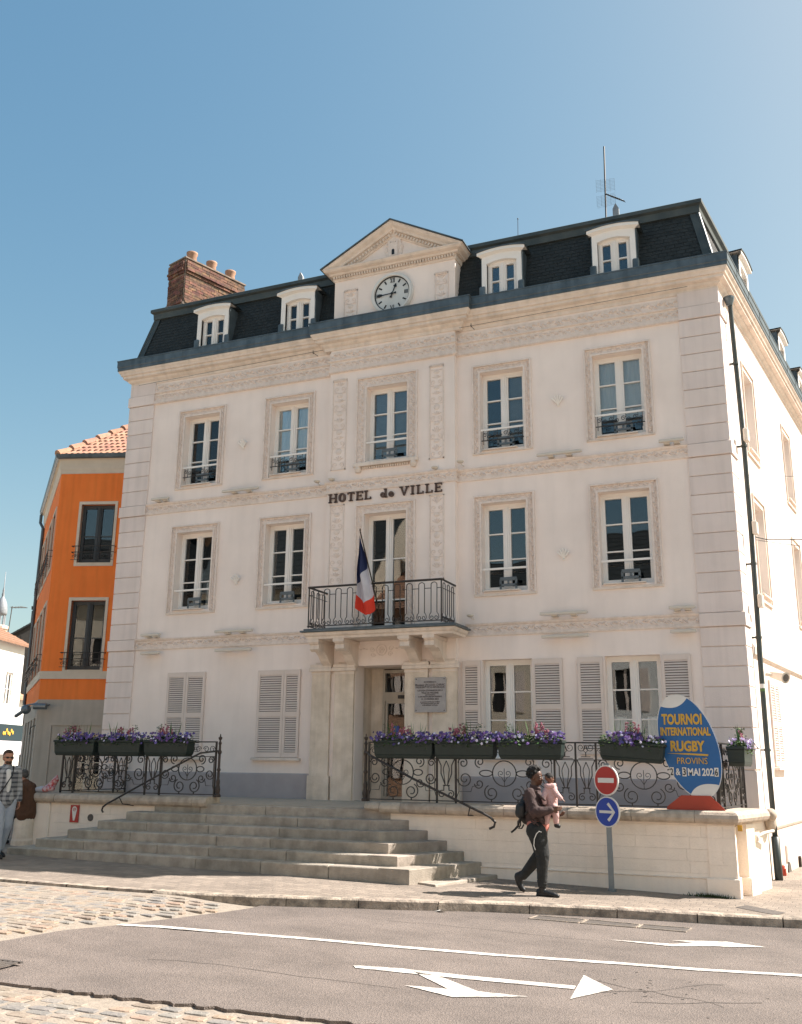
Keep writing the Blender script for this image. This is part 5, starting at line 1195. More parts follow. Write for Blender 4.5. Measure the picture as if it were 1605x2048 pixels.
obj('white_arrow', b, 'signwhite', d)
# ---- small fixtures on the terrace wall
b = B(); b.box(-12.38, -12.19, WY - .02, WY - .006, .61, .905); es = thing('meeting_point_sign', (-12.28, WY, .6), 'small red plate with a white tapered figure on the left terrace wall', 'sign'); obj('plate', b, 'red', es)
b = B(); b.prism([(-12.30, .64), (-12.27, .64), (-12.255, .70), (-12.235, .80)] + [(-12.285 + .055 * cos(t), .825 + .06 * sin(t)) for t in [i * pi / 8 for i in range(0, 9)]] + [(-12.335, .80), (-12.315, .70)], 'y', WY - .024, WY - .0195); obj('figure', b, 'signwhite', es)
b = B(); b.tube(spiral(-12.285, .825, .035, .01, 0, 1.5, WY - .026), .004, 4); obj('swirl', b, 'red', es)
b = B(); disc(b, -11.93, .70, .001, .06, WY - .012, WY + .01, 20); tag(obj('vent_cap', b, 'castiron', loc=(-11.93, WY, .7)), 'round rusty vent cap in the terrace wall beside the lowest steps', 'vent')
# ---- letters HOTEL de VILLE
lt = thing('building_lettering', (-7.17, 16.1, 6.6), 'brown raised slab-serif letters reading HOTEL de VILLE above the balcony window', 'lettering')
def slab(ch, x, z, h, w_, s_=.034):
    b = B(TF); y0, y1 = BY - .05, BY - .015
    def st(a, c, p, q): b.box(x + a, x + c, y0, y1, z + p, z + q)
    e = s_ * .55; sf = s_ * .5
    def serif(cx, zz, up_, k=1.6): st(cx - s_ * k * .5 - .004, cx + s_ * k * .5 + .004, zz if up_ else zz - sf, zz + sf if up_ else zz)
    if ch == 'H':
        for c in (s_ * .8, w_ - s_ * .8): st(c - s_ / 2, c + s_ / 2, 0, h); serif(c, 0, True, 1.9); serif(c, h, False, 1.9)
        st(s_, w_ - s_, h * .46, h * .56)
    elif ch in 'OC':
        n = 20; v = []; f = []
        for i in range(n):
            t = 2 * pi * i / n; c, sn = cos(t), sin(t)
            for r, yy in ((1, y0), (.45, y0), (.45, y1), (1, y1)):
                rx = w_ / 2 * (r if r == 1 else .42); rz = h / 2 * (1 if r == 1 else .66); v.append((x + w_ / 2 + rx * math.copysign(abs(c) ** .8, c), yy, z + h / 2 + rz * math.copysign(abs(sn) ** .8, sn)))
        for i in range(n):
            j = (i + 1) % n
            for q in range(4): f.append((4 * i + q, 4 * j + q, 4 * j + (q + 1) % 4, 4 * i + (q + 1) % 4))
        b.add(v, f)
    elif ch == 'T': c = w_ / 2; st(c - s_ / 2, c + s_ / 2, 0, h); serif(c, 0, True, 2.2); st(0, w_, h - e, h); st(0, e, h - e * 2, h - e); st(w_ - e, w_, h - e * 2, h - e)
    elif ch == 'E': st(s_ * .3, s_ * 1.3, 0, h); st(0, w_, 0, e); st(0, w_, h - e, h); st(s_, w_ * .75, h * .46, h * .56); st(w_ - e, w_, e, e * 2.2); st(w_ - e, w_, h - e * 2.2, h - e); st(w_ * .68, w_ * .76, h * .38, h * .64)
    elif ch == 'L': st(s_ * .3, s_ * 1.3, 0, h); serif(s_ * .8, h, False, 2); st(0, w_, 0, e); st(w_ - e, w_, e, e * 2.6)
    elif ch == 'I': st(w_ / 2 - s_ / 2, w_ / 2 + s_ / 2, 0, h); serif(w_ / 2, 0, True, 2); serif(w_ / 2, h, False, 2)
    elif ch == 'V':
        for a, k in ((s_ * .7, 1.15), (w_ - s_ * .6, .7)):
            b.prism([(x + a - s_ * k / 2, z + h), (x + a + s_ * k / 2, z + h), (x + w_ / 2 + s_ * .35, z), (x + w_ / 2 - s_ * .35, z)], 'y', y0, y1); serif(a, h, False, 2)
    elif ch == 'd': disc(b, x + w_ * .4, z + h * .33, s_ * .55, w_ * .42, y0, y1, 16); st(w_ - s_, w_, 0, h); st(w_ - s_ * 1.6, w_, h - sf, h); st(w_ - s_, w_ + sf, 0, sf)
    elif ch == 'e': disc(b, x + w_ / 2, z + h * .5, s_ * .45, w_ * .5, y0, y1, 16); st(w_ * .15, w_ * .85, h * .44, h * .56)
    return obj('letter', b, 'letter', lt)
x = -8.365
for ch, w_ in zip('HOTEL', (.175, .15, .15, .145, .135)): slab(ch, x, 6.60, .175, w_); x += w_ + .038
slab('d', -7.26, 6.60, .175, .125); slab('e', -7.09, 6.60, .115, .11)
x = -6.855
for ch, w_ in zip('VILLE', (.17, .085, .135, .135, .145)): slab(ch, x, 6.605, .175, w_); x += w_ + .046
# ---- plaque
pq = thing('memorial_plaque', (-6.2, 16.1, 2.56), 'grey engraved stone plaque on the portal pilasters right of the entrance door', 'plaque')
b = B(TF); b.rbox(-6.50, -5.91, BY - .10, BY - .075, 2.56, 3.17, .004); obj('slab', b, 'plaque', pq)
b = B(); zz = 3.12
for s, sz in (('EN HOMMAGE A', .035), ('Monsieur JACQUES CHIRAC', .052), ('PRESIDENT DE LA REPUBLIQUE', .044), ('', .02), ('CITOYEN D\'HONNEUR DE LA', .04), ('VILLE DE PROVINS', .044), ('CETTE PLACE', .036), ('A ETE INAUGUREE EN PRESENCE', .034), ('LE 12 FEVRIER 2022', .044), ('', .02), ('en presence de Monsieur le Maire', .03), ('du Conseil municipal de la ville', .03), ('et des habitants de Provins', .03)):
    zz -= sz * .95
    if s: addtext(b, s, sz, -6.205, BY - .103, zz, TF, 0, depth=.002, fat=.0008, sx=.9)
obj('engraving', b, 'engrave', pq)
b = B(TF)
for x in (-6.47, -5.94):
    for z in (2.59, 3.14): b.ell((x, BY - .102, z), (.01, .008, .01), 8, 5)
obj('bolt', b, 'iron', pq)
# ---- flag
fl = thing('flag', (-6.98, 15.45, 4.2), 'blue, white and red flag hanging from a slanted pole on the balcony', 'flag')
b = B(); P0, P1 = Vector((-6.90, 15.50, 4.10)), Vector((-7.235, 15.22, 5.74)); b.tube([P0, P1], .012, 6); b.ell(P1 + Vector((0, 0, .02)), (.015, .015, .03), 8, 6); obj('flagpole', b, 'brownhair', fl)
# limp cloth: three bands between four edge curves, (x, z) from the left edge to the right one
FE = [[(-7.262, 5.66), (-7.255, 5.66), (-7.248, 5.66), (-7.242, 5.66), (-7.236, 5.66)],
      [(-7.29, 4.78), (-7.24, 4.84), (-7.19, 4.93), (-7.14, 5.02), (-7.095, 5.10)],
      [(-7.29, 4.585), (-7.22, 4.50), (-7.14, 4.42), (-7.05, 4.48), (-6.965, 4.57)],
      [(-7.285, 4.33), (-7.20, 4.26), (-7.09, 4.20), (-7.02, 4.22), (-6.945, 4.315)]]
def flagband(k):
    b = B(); n, m = 16, 10; v = []
    for j in range(m + 1):
        q = j / m
        for i in range(n + 1):
            u = i / n * 4; i0 = min(3, int(u)); fu = u - i0
            A = [FE[k][i0][d] * (1 - fu) + FE[k][i0 + 1][d] * fu for d in (0, 1)]; C_ = [FE[k + 1][i0][d] * (1 - fu) + FE[k + 1][i0 + 1][d] * fu for d in (0, 1)]
            x, z = A[0] * (1 - q) + C_[0] * q, A[1] * (1 - q) + C_[1] * q; am = .055 * min(1, (5.66 - z) / .5)
            v.append((x + .006 * sin(11 * z), 15.25 + am * sin(i / n * 9.5 + 1.2 * z) + .02 * sin(7 * z + i / n * 3), z))
    for j in range(m):
        for i in range(n): a = j * (n + 1) + i; b.f.append((a, a + 1, a + n + 2, a + n + 1))
    b.v = v; return b
for nm, k, m in (('blue_stripe', 0, 'fblue'), ('white_stripe', 1, 'fwhite'), ('red_stripe', 2, 'fred')): obj(nm, flagband(k), m, fl, smooth=True)
# ---- floodlight bars, brackets, anchors
where = ['under the leftmost second-floor window', 'between the two left second-floor windows', 'between the two right second-floor windows', 'beside the right corner quoins below the second-floor windows']
bars_ = [(-12.65, -12.20, 7.075), (-10.87, -10.0, 7.075), (-4.18, -3.36, 7.085), (-2.02, -1.60, 7.085), (-12.65, -12.17, 4.165), (-10.85, -9.98, 4.165), (-4.2, -3.37, 4.195), (-2.02, -1.60, 4.195), (-12.62, -12.17, 3.79), (-10.82, -9.98, 3.79), (-4.18, -3.36, 3.80), (-2.02, -1.60, 3.80)]
cols = ['at the left corner quoins', 'left of the balcony', 'right of the balcony', 'at the right corner quoins']; rws = ['on top of the upper carved band', 'on top of the lower carved band', 'under the lower carved band']
for i, (a, c, z) in enumerate(bars_):
    t = thing('facade_light_bar', ((a + c) / 2, 16.2, z), ('long' if c - a > .6 else 'short') + ' cream light bar ' + rws[i // 4] + ', ' + cols[i % 4], 'light bar', 'cream light bars along the facade')
    b = B(TF); b.rbox(a, c, -.16, -.10, z, z + .045, .008); b.box(a + .02, c - .02, -.155, -.105, z - .006, z); obj('housing', b, 'pvc', t)
    for q in (.3, .7): b = B(TF); x = a + (c - a) * q; b.box(x - .05, x + .05, -.12, 0, z - .03 if i < 8 else z + .03, z if i < 8 else z + .05); obj('mount', b, 'pvc', t)
ords = ['leftmost', 'second', 'middle', 'fourth', 'rightmost']
for (a, c, z, yb, k, fl_) in bracket_at:
    cx = (a + c) / 2 + .05 + (.03 if k == 1 else 0); b = B(TF); y0, y1 = yb + .03, yb + .05; z += .025
    b.box(cx - .155, cx + .155, y0, y1, z + .17, z + .235); b.box(cx - .165, cx + .165, y0, y1, z + .07, z + .115)
    for p, q in ((-.165, -.125), (.125, .165)): b.box(cx + p, cx + q, y0, y1, z + .0, z + .20)
    b.box(cx - .02, cx + .02, y0, y1, z + .115, z + .17); b.box(cx - .15, cx + .15, yb + .05, yb + .14, z, z + .02)
    tag(obj('sill_bracket', b, 'bracket', loc=(cx, 16.35 + yb, z), bevel=.006), f'grey slotted metal bracket on the sill of the {ords[k]} {fl_} window', 'bracket', 'grey brackets on the window sills')
for x, z, l in ((-10.49, 8.05, 'between the two left second-floor windows'), (-10.48, 5.17, 'between the two left first-floor windows'), (-3.78, 8.08, 'between the two right second-floor windows'), (-3.77, 5.20, 'between the two right first-floor windows')):
    b = B(TF)
    for q in range(5): t = rad(-50 + 25 * q); b.tube([(x, -.02, z), (x + .13 * sin(t), -.08, z + .16 * cos(t))], [.012, .018], 6)
    b.tube([(x, 0, z), (x, -.03, z - .03)], .02, 6)
    tag(obj('flag_holder', b, 'white', loc=(x, 16.3, z)), 'white fan-shaped flag holder on the wall ' + l, 'flag holder', 'fan-shaped flag holders on the wall')
for x, z, l in ((-8.62, 7.06, 'just left of the central bay'), (-8.30, 7.07, 'above the H of the lettering'), (-6.13, 7.07, 'above the last letters'), (-5.62, 7.13, 'just right of the central bay'), (-5.45, 4.24, 'right of the balcony corner')):
    b = B(TF); b.lathe([(.02, -.03), (.05, -.02), (.065, 0), (.065, .015), (.02, .02)], (x, -.2, z), 12); b.tube([(x, -.2, z - .02), (x, -.1, z - .04), (x, 0, z - .03)], .01, 5)
    tag(obj('spotlight', b, 'pvc', loc=(x, 16.1, z)), 'small round spotlight on the carved band ' + l, 'spotlight', 'small round spotlights')
# ---- downpipe
dp = thing('downpipe', tuple(TS @ Vector((.5, -.1, -.1))), 'dark grey cast-iron downpipe at the right corner of the town hall', 'downpipe')
pts = [(.40, 9.86), (.46, 9.78), (.47, 9.6), (.66, 7.15), (.64, 5.5), (.55, 3.9), (.50, 3.4), (.47, 1.9), (.50, .62)]
b = B(TS); b.tube([(u, -.12, z) for u, z in pts], .042, 10); obj('pipe', b, 'pipe', dp, smooth=True)
b = B(TS); b.tube([(.50, -.12, .64), (.54, -.12, -.16)], .062, 10); obj('ground_sleeve', b, 'pipe', dp, smooth=True)
b = B(TS)
for u, z in ((.52, 8.6), (.655, 7.1), (.62, 5.0), (.535, 3.75), (.485, 1.95)): b.tube([(u, -.12, z - .02), (u, -.12, z + .02)], .052, 10); b.box(u - .03, u + .03, -.1, 0, z - .012, z + .012)
obj('collar', b, 'pipe', dp)
b = B(TS); b.lathe([(.05, 0), (.06, .03), (.09, .12), (.095, .16), (.06, .17)], (.42, -.12, 9.68), 10); obj('hopper', b, 'zinc', dp)
b = B(TS); b.tube([(.487, -.12, 2.92), (.487, -.12, 2.99)], .0435, 10); obj('white_band', b, 'signwhite', dp); b = B(TS); b.tube([(.487, -.12, 2.87), (.487, -.12, 2.915)], .0435, 10); obj('green_band', b, 'blade', dp)
b = B(TS)
for u, z, l in ((.50, 7.25, 'topmost'), (.60, 5.62, 'middle'), (.53, 4.36, 'lowest')):
    b = B(TS); b.rbox(u - .09, u + .09, -.24, -.165, z - .12, z + .10, .015); tag(obj('junction_box', b, 'pvc', loc=tuple(TS @ Vector((u, -.1, z)))), f'cream plastic junction box on the downpipe, {l} of the three', 'junction box', 'junction boxes on the downpipe')
b = B(TS); b.tube([(.6, -.2, 5.45), (.9, -.3, 5.46), (1.6, -1.2, 5.5), (3.4, -4, 5.6)], .010, 5); b.tube([(.6, -.2, 5.4), (1.2, -.5, 5.42), (1.9, -1.3, 5.36), (3.4, -4.0, 5.28)], .006, 4)
tag(obj('overhead_cable', b, 'black', loc=tuple(TS @ Vector((.6, -.2, 5.4)))), 'dark cables leaving the middle of the downpipe towards the right', 'cable')
b = B(TS); b.tube([(.6, -.16, 6.55), (1.6, -1.2, 6.62), (3.4, -3.8, 6.9)], .004, 4); tag(obj('overhead_wire', b, 'black', loc=tuple(TS @ Vector((.6, -.16, 6.5)))), 'thin single wire crossing in front of the side wall, above the thicker cables', 'wire')
b = B(TS); b.box(.93, 1.45, -.025, -.003, 3.45, 3.65); pl_ = thing('street_name_plate', tuple(TS @ Vector((1.2, 0, 3.4))), 'small blue enamel street name plate with white letters behind the downpipe', 'sign'); obj('plate', b, 'signblue', pl_)
b = B(TS); b.box(.94, 1.44, -.03, -.026, 3.46, 3.475); b.box(.94, 1.44, -.03, -.026, 3.625, 3.64); b.box(.94, .955, -.03, -.026, 3.46, 3.64); b.box(1.425, 1.44, -.03, -.026, 3.46, 3.64); obj('white_border', b, 'signwhite', pl_)
spk = thing('horn_speaker', tuple(TS @ Vector((1.5, 0, 3.15))), 'beige horn speaker on the side wall above the louvred shutter', 'speaker')
b = B(TS); b.tube([(1.35, -.02, 3.22), (1.38, -.14, 3.2)], .03, 8); Q0, Q1 = TS @ Vector((1.45, -.1, 3.22)), TS @ Vector((1.28, -.36, 3.14)); b2 = B(); b2.tube([Q0, Q0.lerp(Q1, .5), Q1], [.06, .075, .09], 14); b2.tube([Q1, Q1 + (Q0 - Q1) * .03], .10, 14); obj('horn', b2, 'pvc', spk); obj('arm', b, 'pvc', spk)
b2 = B(); dq = (Q1 - Q0).normalized(); b2.tube([Q1 + dq * .001, Q1 + dq * .004], .066, 14); obj('mouth', b2, 'castiron', spk)
for nm, u0, u1, z0, z1, m, l, c in (('meter_cabinet', 1.12, 1.52, -.02 + .18, .62, 'cornice', 'tall cream meter cabinet door low on the side wall', 'cabinet'), ('wall_grille', 1.72, 2.0, .17, .43, 'trim', 'small louvred vent grille in the side wall beside the meter cabinet', 'vent'), ('wall_slot', 2.86, 3.0, -.08, .17, 'brownhair', 'narrow dark slot vent at the foot of the side wall', 'vent')):
    b = B(TS); b.box(u0, u1, -.06, -.031, z0, z1); b.box(u0 + .02, u1 - .02, -.068, -.06, z0 + .02, z1 - .02); tag(obj(nm, b, m, loc=tuple(TS @ Vector(((u0 + u1) / 2, 0, z0)))), l, c)
b = B(TS); b.box(1.2, 1.32, -.08, -.03, -.14, .14); b.box(1.23, 1.3, -.1, -.08, -.1, .1); tag(obj('hydrant_marker', b, 'redbase', loc=tuple(TS @ Vector((1.25, 0, -.14)))), 'small rusty red pipe stub under the meter cabinet', 'pipe')
b = B(TS); b.prism([(1.75, -.16)] + [(1.92 + .13 * cos(t), -.02 + .17 * sin(t)) for t in [pi - pi * i / 8 for i in range(9)]] + [(2.08, -.16)], 'y', -.05, -.031); tag(obj('cellar_vent', b, 'castiron', loc=tuple(TS @ Vector((1.9, 0, -.16)))), 'low arched cellar opening at the foot of the side wall', 'vent')
# ---- antenna, lightning rod
an = thing('roof_antenna', (-2.95, 17.6, 12.1), 'tall mast with a rake television antenna on the right part of the roof', 'antenna')
b = B(); b.tube([(-2.98, 17.6, 11.9), (-2.94, 17.6, 14.14)], .017, 6); obj('mast', b, 'iron', an)
b = B(); o = Vector((-2.96, 17.6, 13.03)); e = Vector((-2.55, 17.35, 12.62)); b.tube([o, e], .012, 5); dd = (e - o)
for i in range(2, 10): q = o + dd * i / 10; b.tube([q + Vector((-.05, -.06, .02)), q + Vector((.05, .06, -.02))], .006, 4); b.ell(q, (.016, .016, .016), 6, 4)
obj('boom', b, 'iron', an)
b = B()
for sg in (-1, 1):
    for i in range(9):
        z = .04 + .032 * i; b.tube([o + Vector((-.17, -.05, z * sg + (.02 if sg > 0 else -.02))), o + Vector((.19, .05, z * sg + .05))], .0022, 3)
    for x in (-.17, -.08, .01, .10, .19): b.tube([o + Vector((x, x * .28, .04 * sg)), o + Vector((x, x * .28, .31 * sg + .04))], .0022, 3)
obj('reflector_grid', b, 'galv', an)
b = B(); b.tube([(-4.72, 17.2, 11.8), (-4.71, 17.2, 12.62)], .006, 5); b.ell((-4.71, 17.2, 12.63), (.016, .016, .016), 6, 5); tag(obj('lightning_rod', b, 'rust', loc=(-4.72, 17.2, 11.8)), 'thin short lightning rod on the roof right of the pediment', 'rod')
b = B(); 
b.tube([(-13.1, 16.0, 9.72), (-9.6, 16.02, 9.80), (-8.5, 15.95, 9.79)], .004, 4); b.tube([(-5.6, 16.02, 9.80), (-1.35, 16.0, 9.84)], .004, 4)
for x in (-8.75, -5.35): b.tube([(x, 16.0, 9.76), (x + .01, 15.97, 9.83)], .007, 4); b.tube([(x, 16.2, 9.8), (x, 15.97, 9.79)], .006, 4)
tag(obj('facade_cable', b, 'black', loc=(-7, 16.1, 9.8)), 'thin black cable with hooks strung under the cornice', 'cable')
# ---- covers and small things on the ground
def cover(P, label, i):
    t = thing('manhole_cover', (sum(p[0] for p in P) / 4, sum(p[1] for p in P) / 4, RD(P[0][0])), label, 'cover', 'iron covers in the road')
    b = B(); z = lambda x, d: RD(x) + d
    b.add([(x, y, z(x, .004)) for x, y in P], [(0, 1, 2, 3)]); obj('plate', b, 'castiron', t)
    b = B(); 
    for i in range(4): a, c = P[i], P[(i + 1) % 4]; b.tube([(a[0], a[1], z(a[0], .004)), (c[0], c[1], z(c[0], .004))], .009, 4)
    obj('rim', b, 'kerb', t)
cover([(-3.26, 11.66), (-2.69, 11.71), (-2.66, 12.0), (-3.22, 11.93)], 'leftmost rectangular iron cover in the road by the kerb', 0)
cover([(-2.66, 11.71), (-2.05, 11.78), (-2.04, 12.02), (-2.63, 12.0)], 'middle rectangular iron cover in the road by the kerb', 1)
cover([(-2.03, 11.79), (-1.51, 11.82), (-1.48, 12.11), (-2.01, 12.04)], 'rightmost rectangular iron cover in the road by the kerb', 2)
b = B(); P = [(-1.09, 13.39), (-.61, 12.97), (-.5, 13.22), (-.97, 13.66)]
b.add([(x, y, G(x) + .004) for x, y in P], [(0, 1, 2, 3)]); tag(obj('pavement_cover', b, 'castiron', loc=(-.8, 13.3, 0)), 'brown rectangular cover in the pavement at the right corner', 'cover')
gd = thing('road_grate', (-6.5, 6.72, RD(-6.5)), 'cast iron drain grate at the left edge of the asphalt', 'grate')
b = B()
for i in range(9): x = -6.85 + i * .058; b.box(x, x + .03, 6.56, 6.85, RD(-6.6) + .002, RD(-6.6) + .012)
b.box(-6.87, -6.33, 6.54, 6.57, RD(-6.6), RD(-6.6) + .014); b.box(-6.87, -6.33, 6.84, 6.87, RD(-6.6), RD(-6.6) + .014); obj('bars', b, 'castiron', gd)
b = B(); b.add([(-4.38, 11.50, RD(-4.3) + .004), (-4.28, 11.49, RD(-4.3) + .03), (-4.24, 11.53, RD(-4.3) + .006), (-4.33, 11.56, RD(-4.3) + .02)], [(0, 1, 2), (0, 2, 3)]); tag(obj('litter', b, 'signwhite', loc=(-4.3, 11.5, -.05)), 'crumpled scrap of white paper in the gutter below the kerb', 'litter')
rnd = random.Random(5); b = B()
for i in range(260):
    x = -1.45 + rnd.gauss(0, .12); y = WY - .07 - abs(rnd.gauss(0, .03)); s_ = rnd.uniform(.02, .06); a = rnd.uniform(0, 2 * pi)
    b.add([(x, y, G(x)), (x + .006, y, G(x)), (x + s_ * cos(a) * .7, y + s_ * sin(a) * .5, G(x) + s_ * rnd.uniform(.5, 1.3)), (x - .006, y, G(x))], [(0, 1, 2), (0, 2, 3)])
tag(obj('weeds', b, 'moss', loc=(-1.45, 14.2, 0)), 'tuft of green weeds at the foot of the terrace wall by its right corner', 'weeds')
# ================================================================ ORANGE BUILDING (left)
OB = (-17.86, 19.0); oa = rad(17.5)
TO = Matrix(((cos(oa), -sin(oa), 0, OB[0]), (sin(oa), cos(oa), 0, OB[1]), (0, 0, 1, 0), (0, 0, 0, 1)))
lx, ly = .7234, -.6904
TOL = Matrix(((lx, -ly, 0, OB[0]), (ly, lx, 0, OB[1]), (0, 0, 1, 0), (0, 0, 0, 1)))
ob = thing('orange_house', (OB[0], OB[1], .2), 'bright orange rendered house with tiled roof and grey ground floor, left of the town hall', 'house')
fw = [(.65, 1.56, 6.62, 8.18), (.62, 1.53, 3.87, 5.63)]
LE = -6.6
b = B(); b.wall(0, 4.3, 3.13, 9.05, fw, .18, TO)
lw = [(-1.55 - 1.5 * k, -.55 - 1.5 * k, z0, z1) for k in range(4) for z0, z1 in ((6.62, 8.18), (3.87, 5.63))]
b.box(LE, LE + .02, 0, 8, -.1, 9.05, TOL)
b.wall(LE, 0, 3.13, 9.05, lw, .18, TOL)
obj('orange_wall', b, 'orange', ob)
b = B(); b.wall(0, 4.3, -.1, 3.13, [(1.0, 1.75, .6, 2.3), (2.3, 3.3, .3, 2.4)], .2, TO); b.wall(LE, 0, -.1, 3.13, [(-1.35, -.45, .2, 2.7), (-2.7, -1.8, .2, 2.7), (-4.1, -3.2, .2, 2.7), (-5.5, -4.6, .2, 2.7)], .2, TOL)
b.box(.35, .42, -.03, 0, .2, 2.5, TO); b.box(.35, 4.3, -.03, 0, 2.5, 2.57, TO)
obj('ground_floor_wall', b, 'greyrender', ob)
b = B(); b.box(0.1, 4.2, .7, .75, 0, 9, TO); b.box(LE + .2, -.1, .7, .75, 0, 9, TOL); obj('dark_room_backing', b, 'dark', ob)
b = B(); pth = [tuple((TOL @ Vector((LE, 0, 0)))[:2]), OB, tuple((TO @ Vector((4.3, 0, 0)))[:2])]
b.sweep(pth, [(-.02, 3.64), (.03, 3.64), (.035, 3.83), (-.02, 3.84)]); obj('string_course', b, 'bandcream', ob); b = B()
b.sweep(pth, [(-.02, 9.03), (.02, 9.03), (.03, 9.06), (.03, 9.10), (.05, 9.16), (.06, 9.40), (.12, 9.43), (.12, 9.46), (-.02, 9.46)])
obj('eaves_cornice', b, 'bandcream', ob)
b = B(); b.sweep(pth, [(.08, 9.46), (.12, 9.42), (.18, 9.44), (.20, 9.54), (.18, 9.54), (.17, 9.47), (.1, 9.48)]); 
b.tube([TOL @ Vector((LE, -.14, 9.42)), TOL @ Vector((LE, -.14, 9.15)), TOL @ Vector((LE + .15, -.05, 8.95)), TOL @ Vector((LE + .1, -.05, 3.3))], .05, 8); obj('gutter', b, 'zinc', ob)
# roof : hip tiles and tile courses
def rp(P, t): return P
bis = Vector((.231, .973)).normalized(); TANP = math.tan(rad(37)); sn = sin(rad(58.3))
H0 = Vector((OB[0], OB[1])) - bis * .18
def hip(t): q = H0 + bis * t; return Vector((q.x, q.y, 9.5 + t * sn * TANP))
b = B(); d2 = Vector((cos(oa), sin(oa))); 
ROWS = 24; TT = 6.0
for r in range(ROWS):
    A0 = hip(TT * r / ROWS); A1 = hip(TT * (r + 1.1) / ROWS); W_ = 5.2
    x = 0; tw = .16
    n = int(W_ / tw)
    for i in range(n):
        s0 = A0 + Vector((d2.x, d2.y, 0)) * (i * tw + random.uniform(-.005, .005) + .1 * (r % 2)); s1 = A1 + Vector((d2.x, d2.y, 0)) * (i * tw + .1 * (r % 2)); e = Vector((d2.x, d2.y, 0)) * (tw / 4)
        v = []
        for (q, hgt) in ((0, .0), (1, .035), (2, .045), (3, .03), (4, .0)):
            v.append(s0 + e * q + Vector((0, 0, hgt + .03))); v.append(s1 + e * q + Vector((0, 0, hgt)))
        v += [s0, s0 + e * 4]
        b.add(v, [(0, 2, 3, 1), (2, 4, 5, 3), (4, 6, 7, 5), (6, 8, 9, 7), (0, 10, 11, 8, 6, 4, 2)])
hr = obj('tiled_roof', b, 'tile', ob)
b = B()
for r in range(15):
    a = hip(TT * r / 15 + .0) + Vector((0, 0, .04)); c = hip(TT * (r + 1.15) / 15) + Vector((0, 0, .01)); b.tube([a, c], [.12, .08], 9)
obj('hip_tiles', b, 'tile', hr)
b = B(); ld = Vector((-lx, -ly)); A0, A1 = hip(0), hip(TT); b.add([A0, A1, A1 + Vector((ld.x, ld.y, 0)) * 3.2, A0 + Vector((ld.x, ld.y, 0)) * 6.8], [(0, 1, 2, 3)]); b.add([hip(TT), hip(TT) + Vector((d2.x, d2.y, 0)) * 5, hip(TT) + Vector((d2.x, d2.y, 0)) * 5 + Vector((0, 3, -2))], [(0, 1, 2)])
obj('side_roof_slope', b, 'oldtile', hr)
def owin(T, a, c, z0, z1, rail=True):
    wo = window(T, a, c, z0, z1, .15, parent=ob, bars=(.45,), guard=False, fm='greyframe')
    b = B(T)
    for (p, q, r, s_) in ((a - .07, a, z0 - .09, z1 + .08), (c, c + .07, z0 - .09, z1 + .08), (a, c, z1, z1 + .08), (a, c, z0 - .09, z0)): b.box(p, q, -.025, .02, r, s_)
    b.box(a - .005, a, .02, .15, z0, z1); obj('surround', b, 'bandcream', wo)
    b = B(T); y = -.12; a2, c2 = a - .12, c + .10
    for z in (z0 + .42, z0 + .26): b.tube([(a2, 0, z), (a2, y, z), (c2, y, z), (c2, 0, z)], .011, 5)
    n = 5; p = (c2 - a2) / n
    for i in range(n):
        q = a2 + p * (i + .5)
        for s_ in (-1, 1): b.tube(spiral(q + s_ * p * .22, z0 + .16, p * .22, .012, pi / 2, 1.3 * s_, y), .007, 4)
        b.tube([(q, y, z0 + .42), (q, y, z0 + .06)], .007, 4)
    b.tube([(a2, y, z0 + .06), (c2, y, z0 + .06)], .008, 4); obj('window_guard', b, 'iron', wo)
for h in fw: owin(TO, *h)
for h in lw: owin(TOL, *h)
for T, hs in ((TO, [(1.0, 1.75, .6, 2.3), (2.3, 3.3, .3, 2.4)]), (TOL, [(-1.35, -.45, .2, 2.7), (-2.7, -1.8, .2, 2.7), (-4.1, -3.2, .2, 2.7)])):
    for h in hs: window(T, *h, .15, parent=ob, bars=(.6,), guard=False, fm='greyframe' if T is TOL else 'bandcream', name='shop_window')
b = B(); c = TO @ Vector((.25, -.15, 2.95)); b.tube([c + Vector((.1, -.05, 0)), c + Vector((-.2, -.15, .0))], .075, 10); b.tube([TO @ Vector((.3, 0, 3.0)), c], .02, 6)
tag(obj('security_camera', b, 'galv', loc=tuple(c)), 'grey camera tube on the corner of the orange house under its orange wall', 'camera')
b = B(); c = TOL @ Vector((-.5, -.25, 2.9)); b.ell(c, (.13, .13, .12), 12, 8); b.tube([TOL @ Vector((-.2, 0, 3.05)), c + Vector((0, 0, .1))], .02, 6); b.tube([c, TOL @ Vector((-1.0, -.45, 2.75))], .05, 8)
tag(obj('wall_lamp', b, 'galv', loc=tuple(c)), 'rounded grey lamp at the left corner of the orange house', 'lamp')
b = B(TOL); b.tube(spiral(-.35, 2.35, .10, .02, pi / 2, 1.4, -.1), .012, 5); b.tube([(-.1, 0, 2.5), (-.35, -.1, 2.45)], .012, 5); tag(obj('sign_bracket', b, 'iron', loc=tuple(TOL @ Vector((-.35, 0, 2.3)))), 'curled wrought iron sign bracket on the orange house corner', 'bracket')
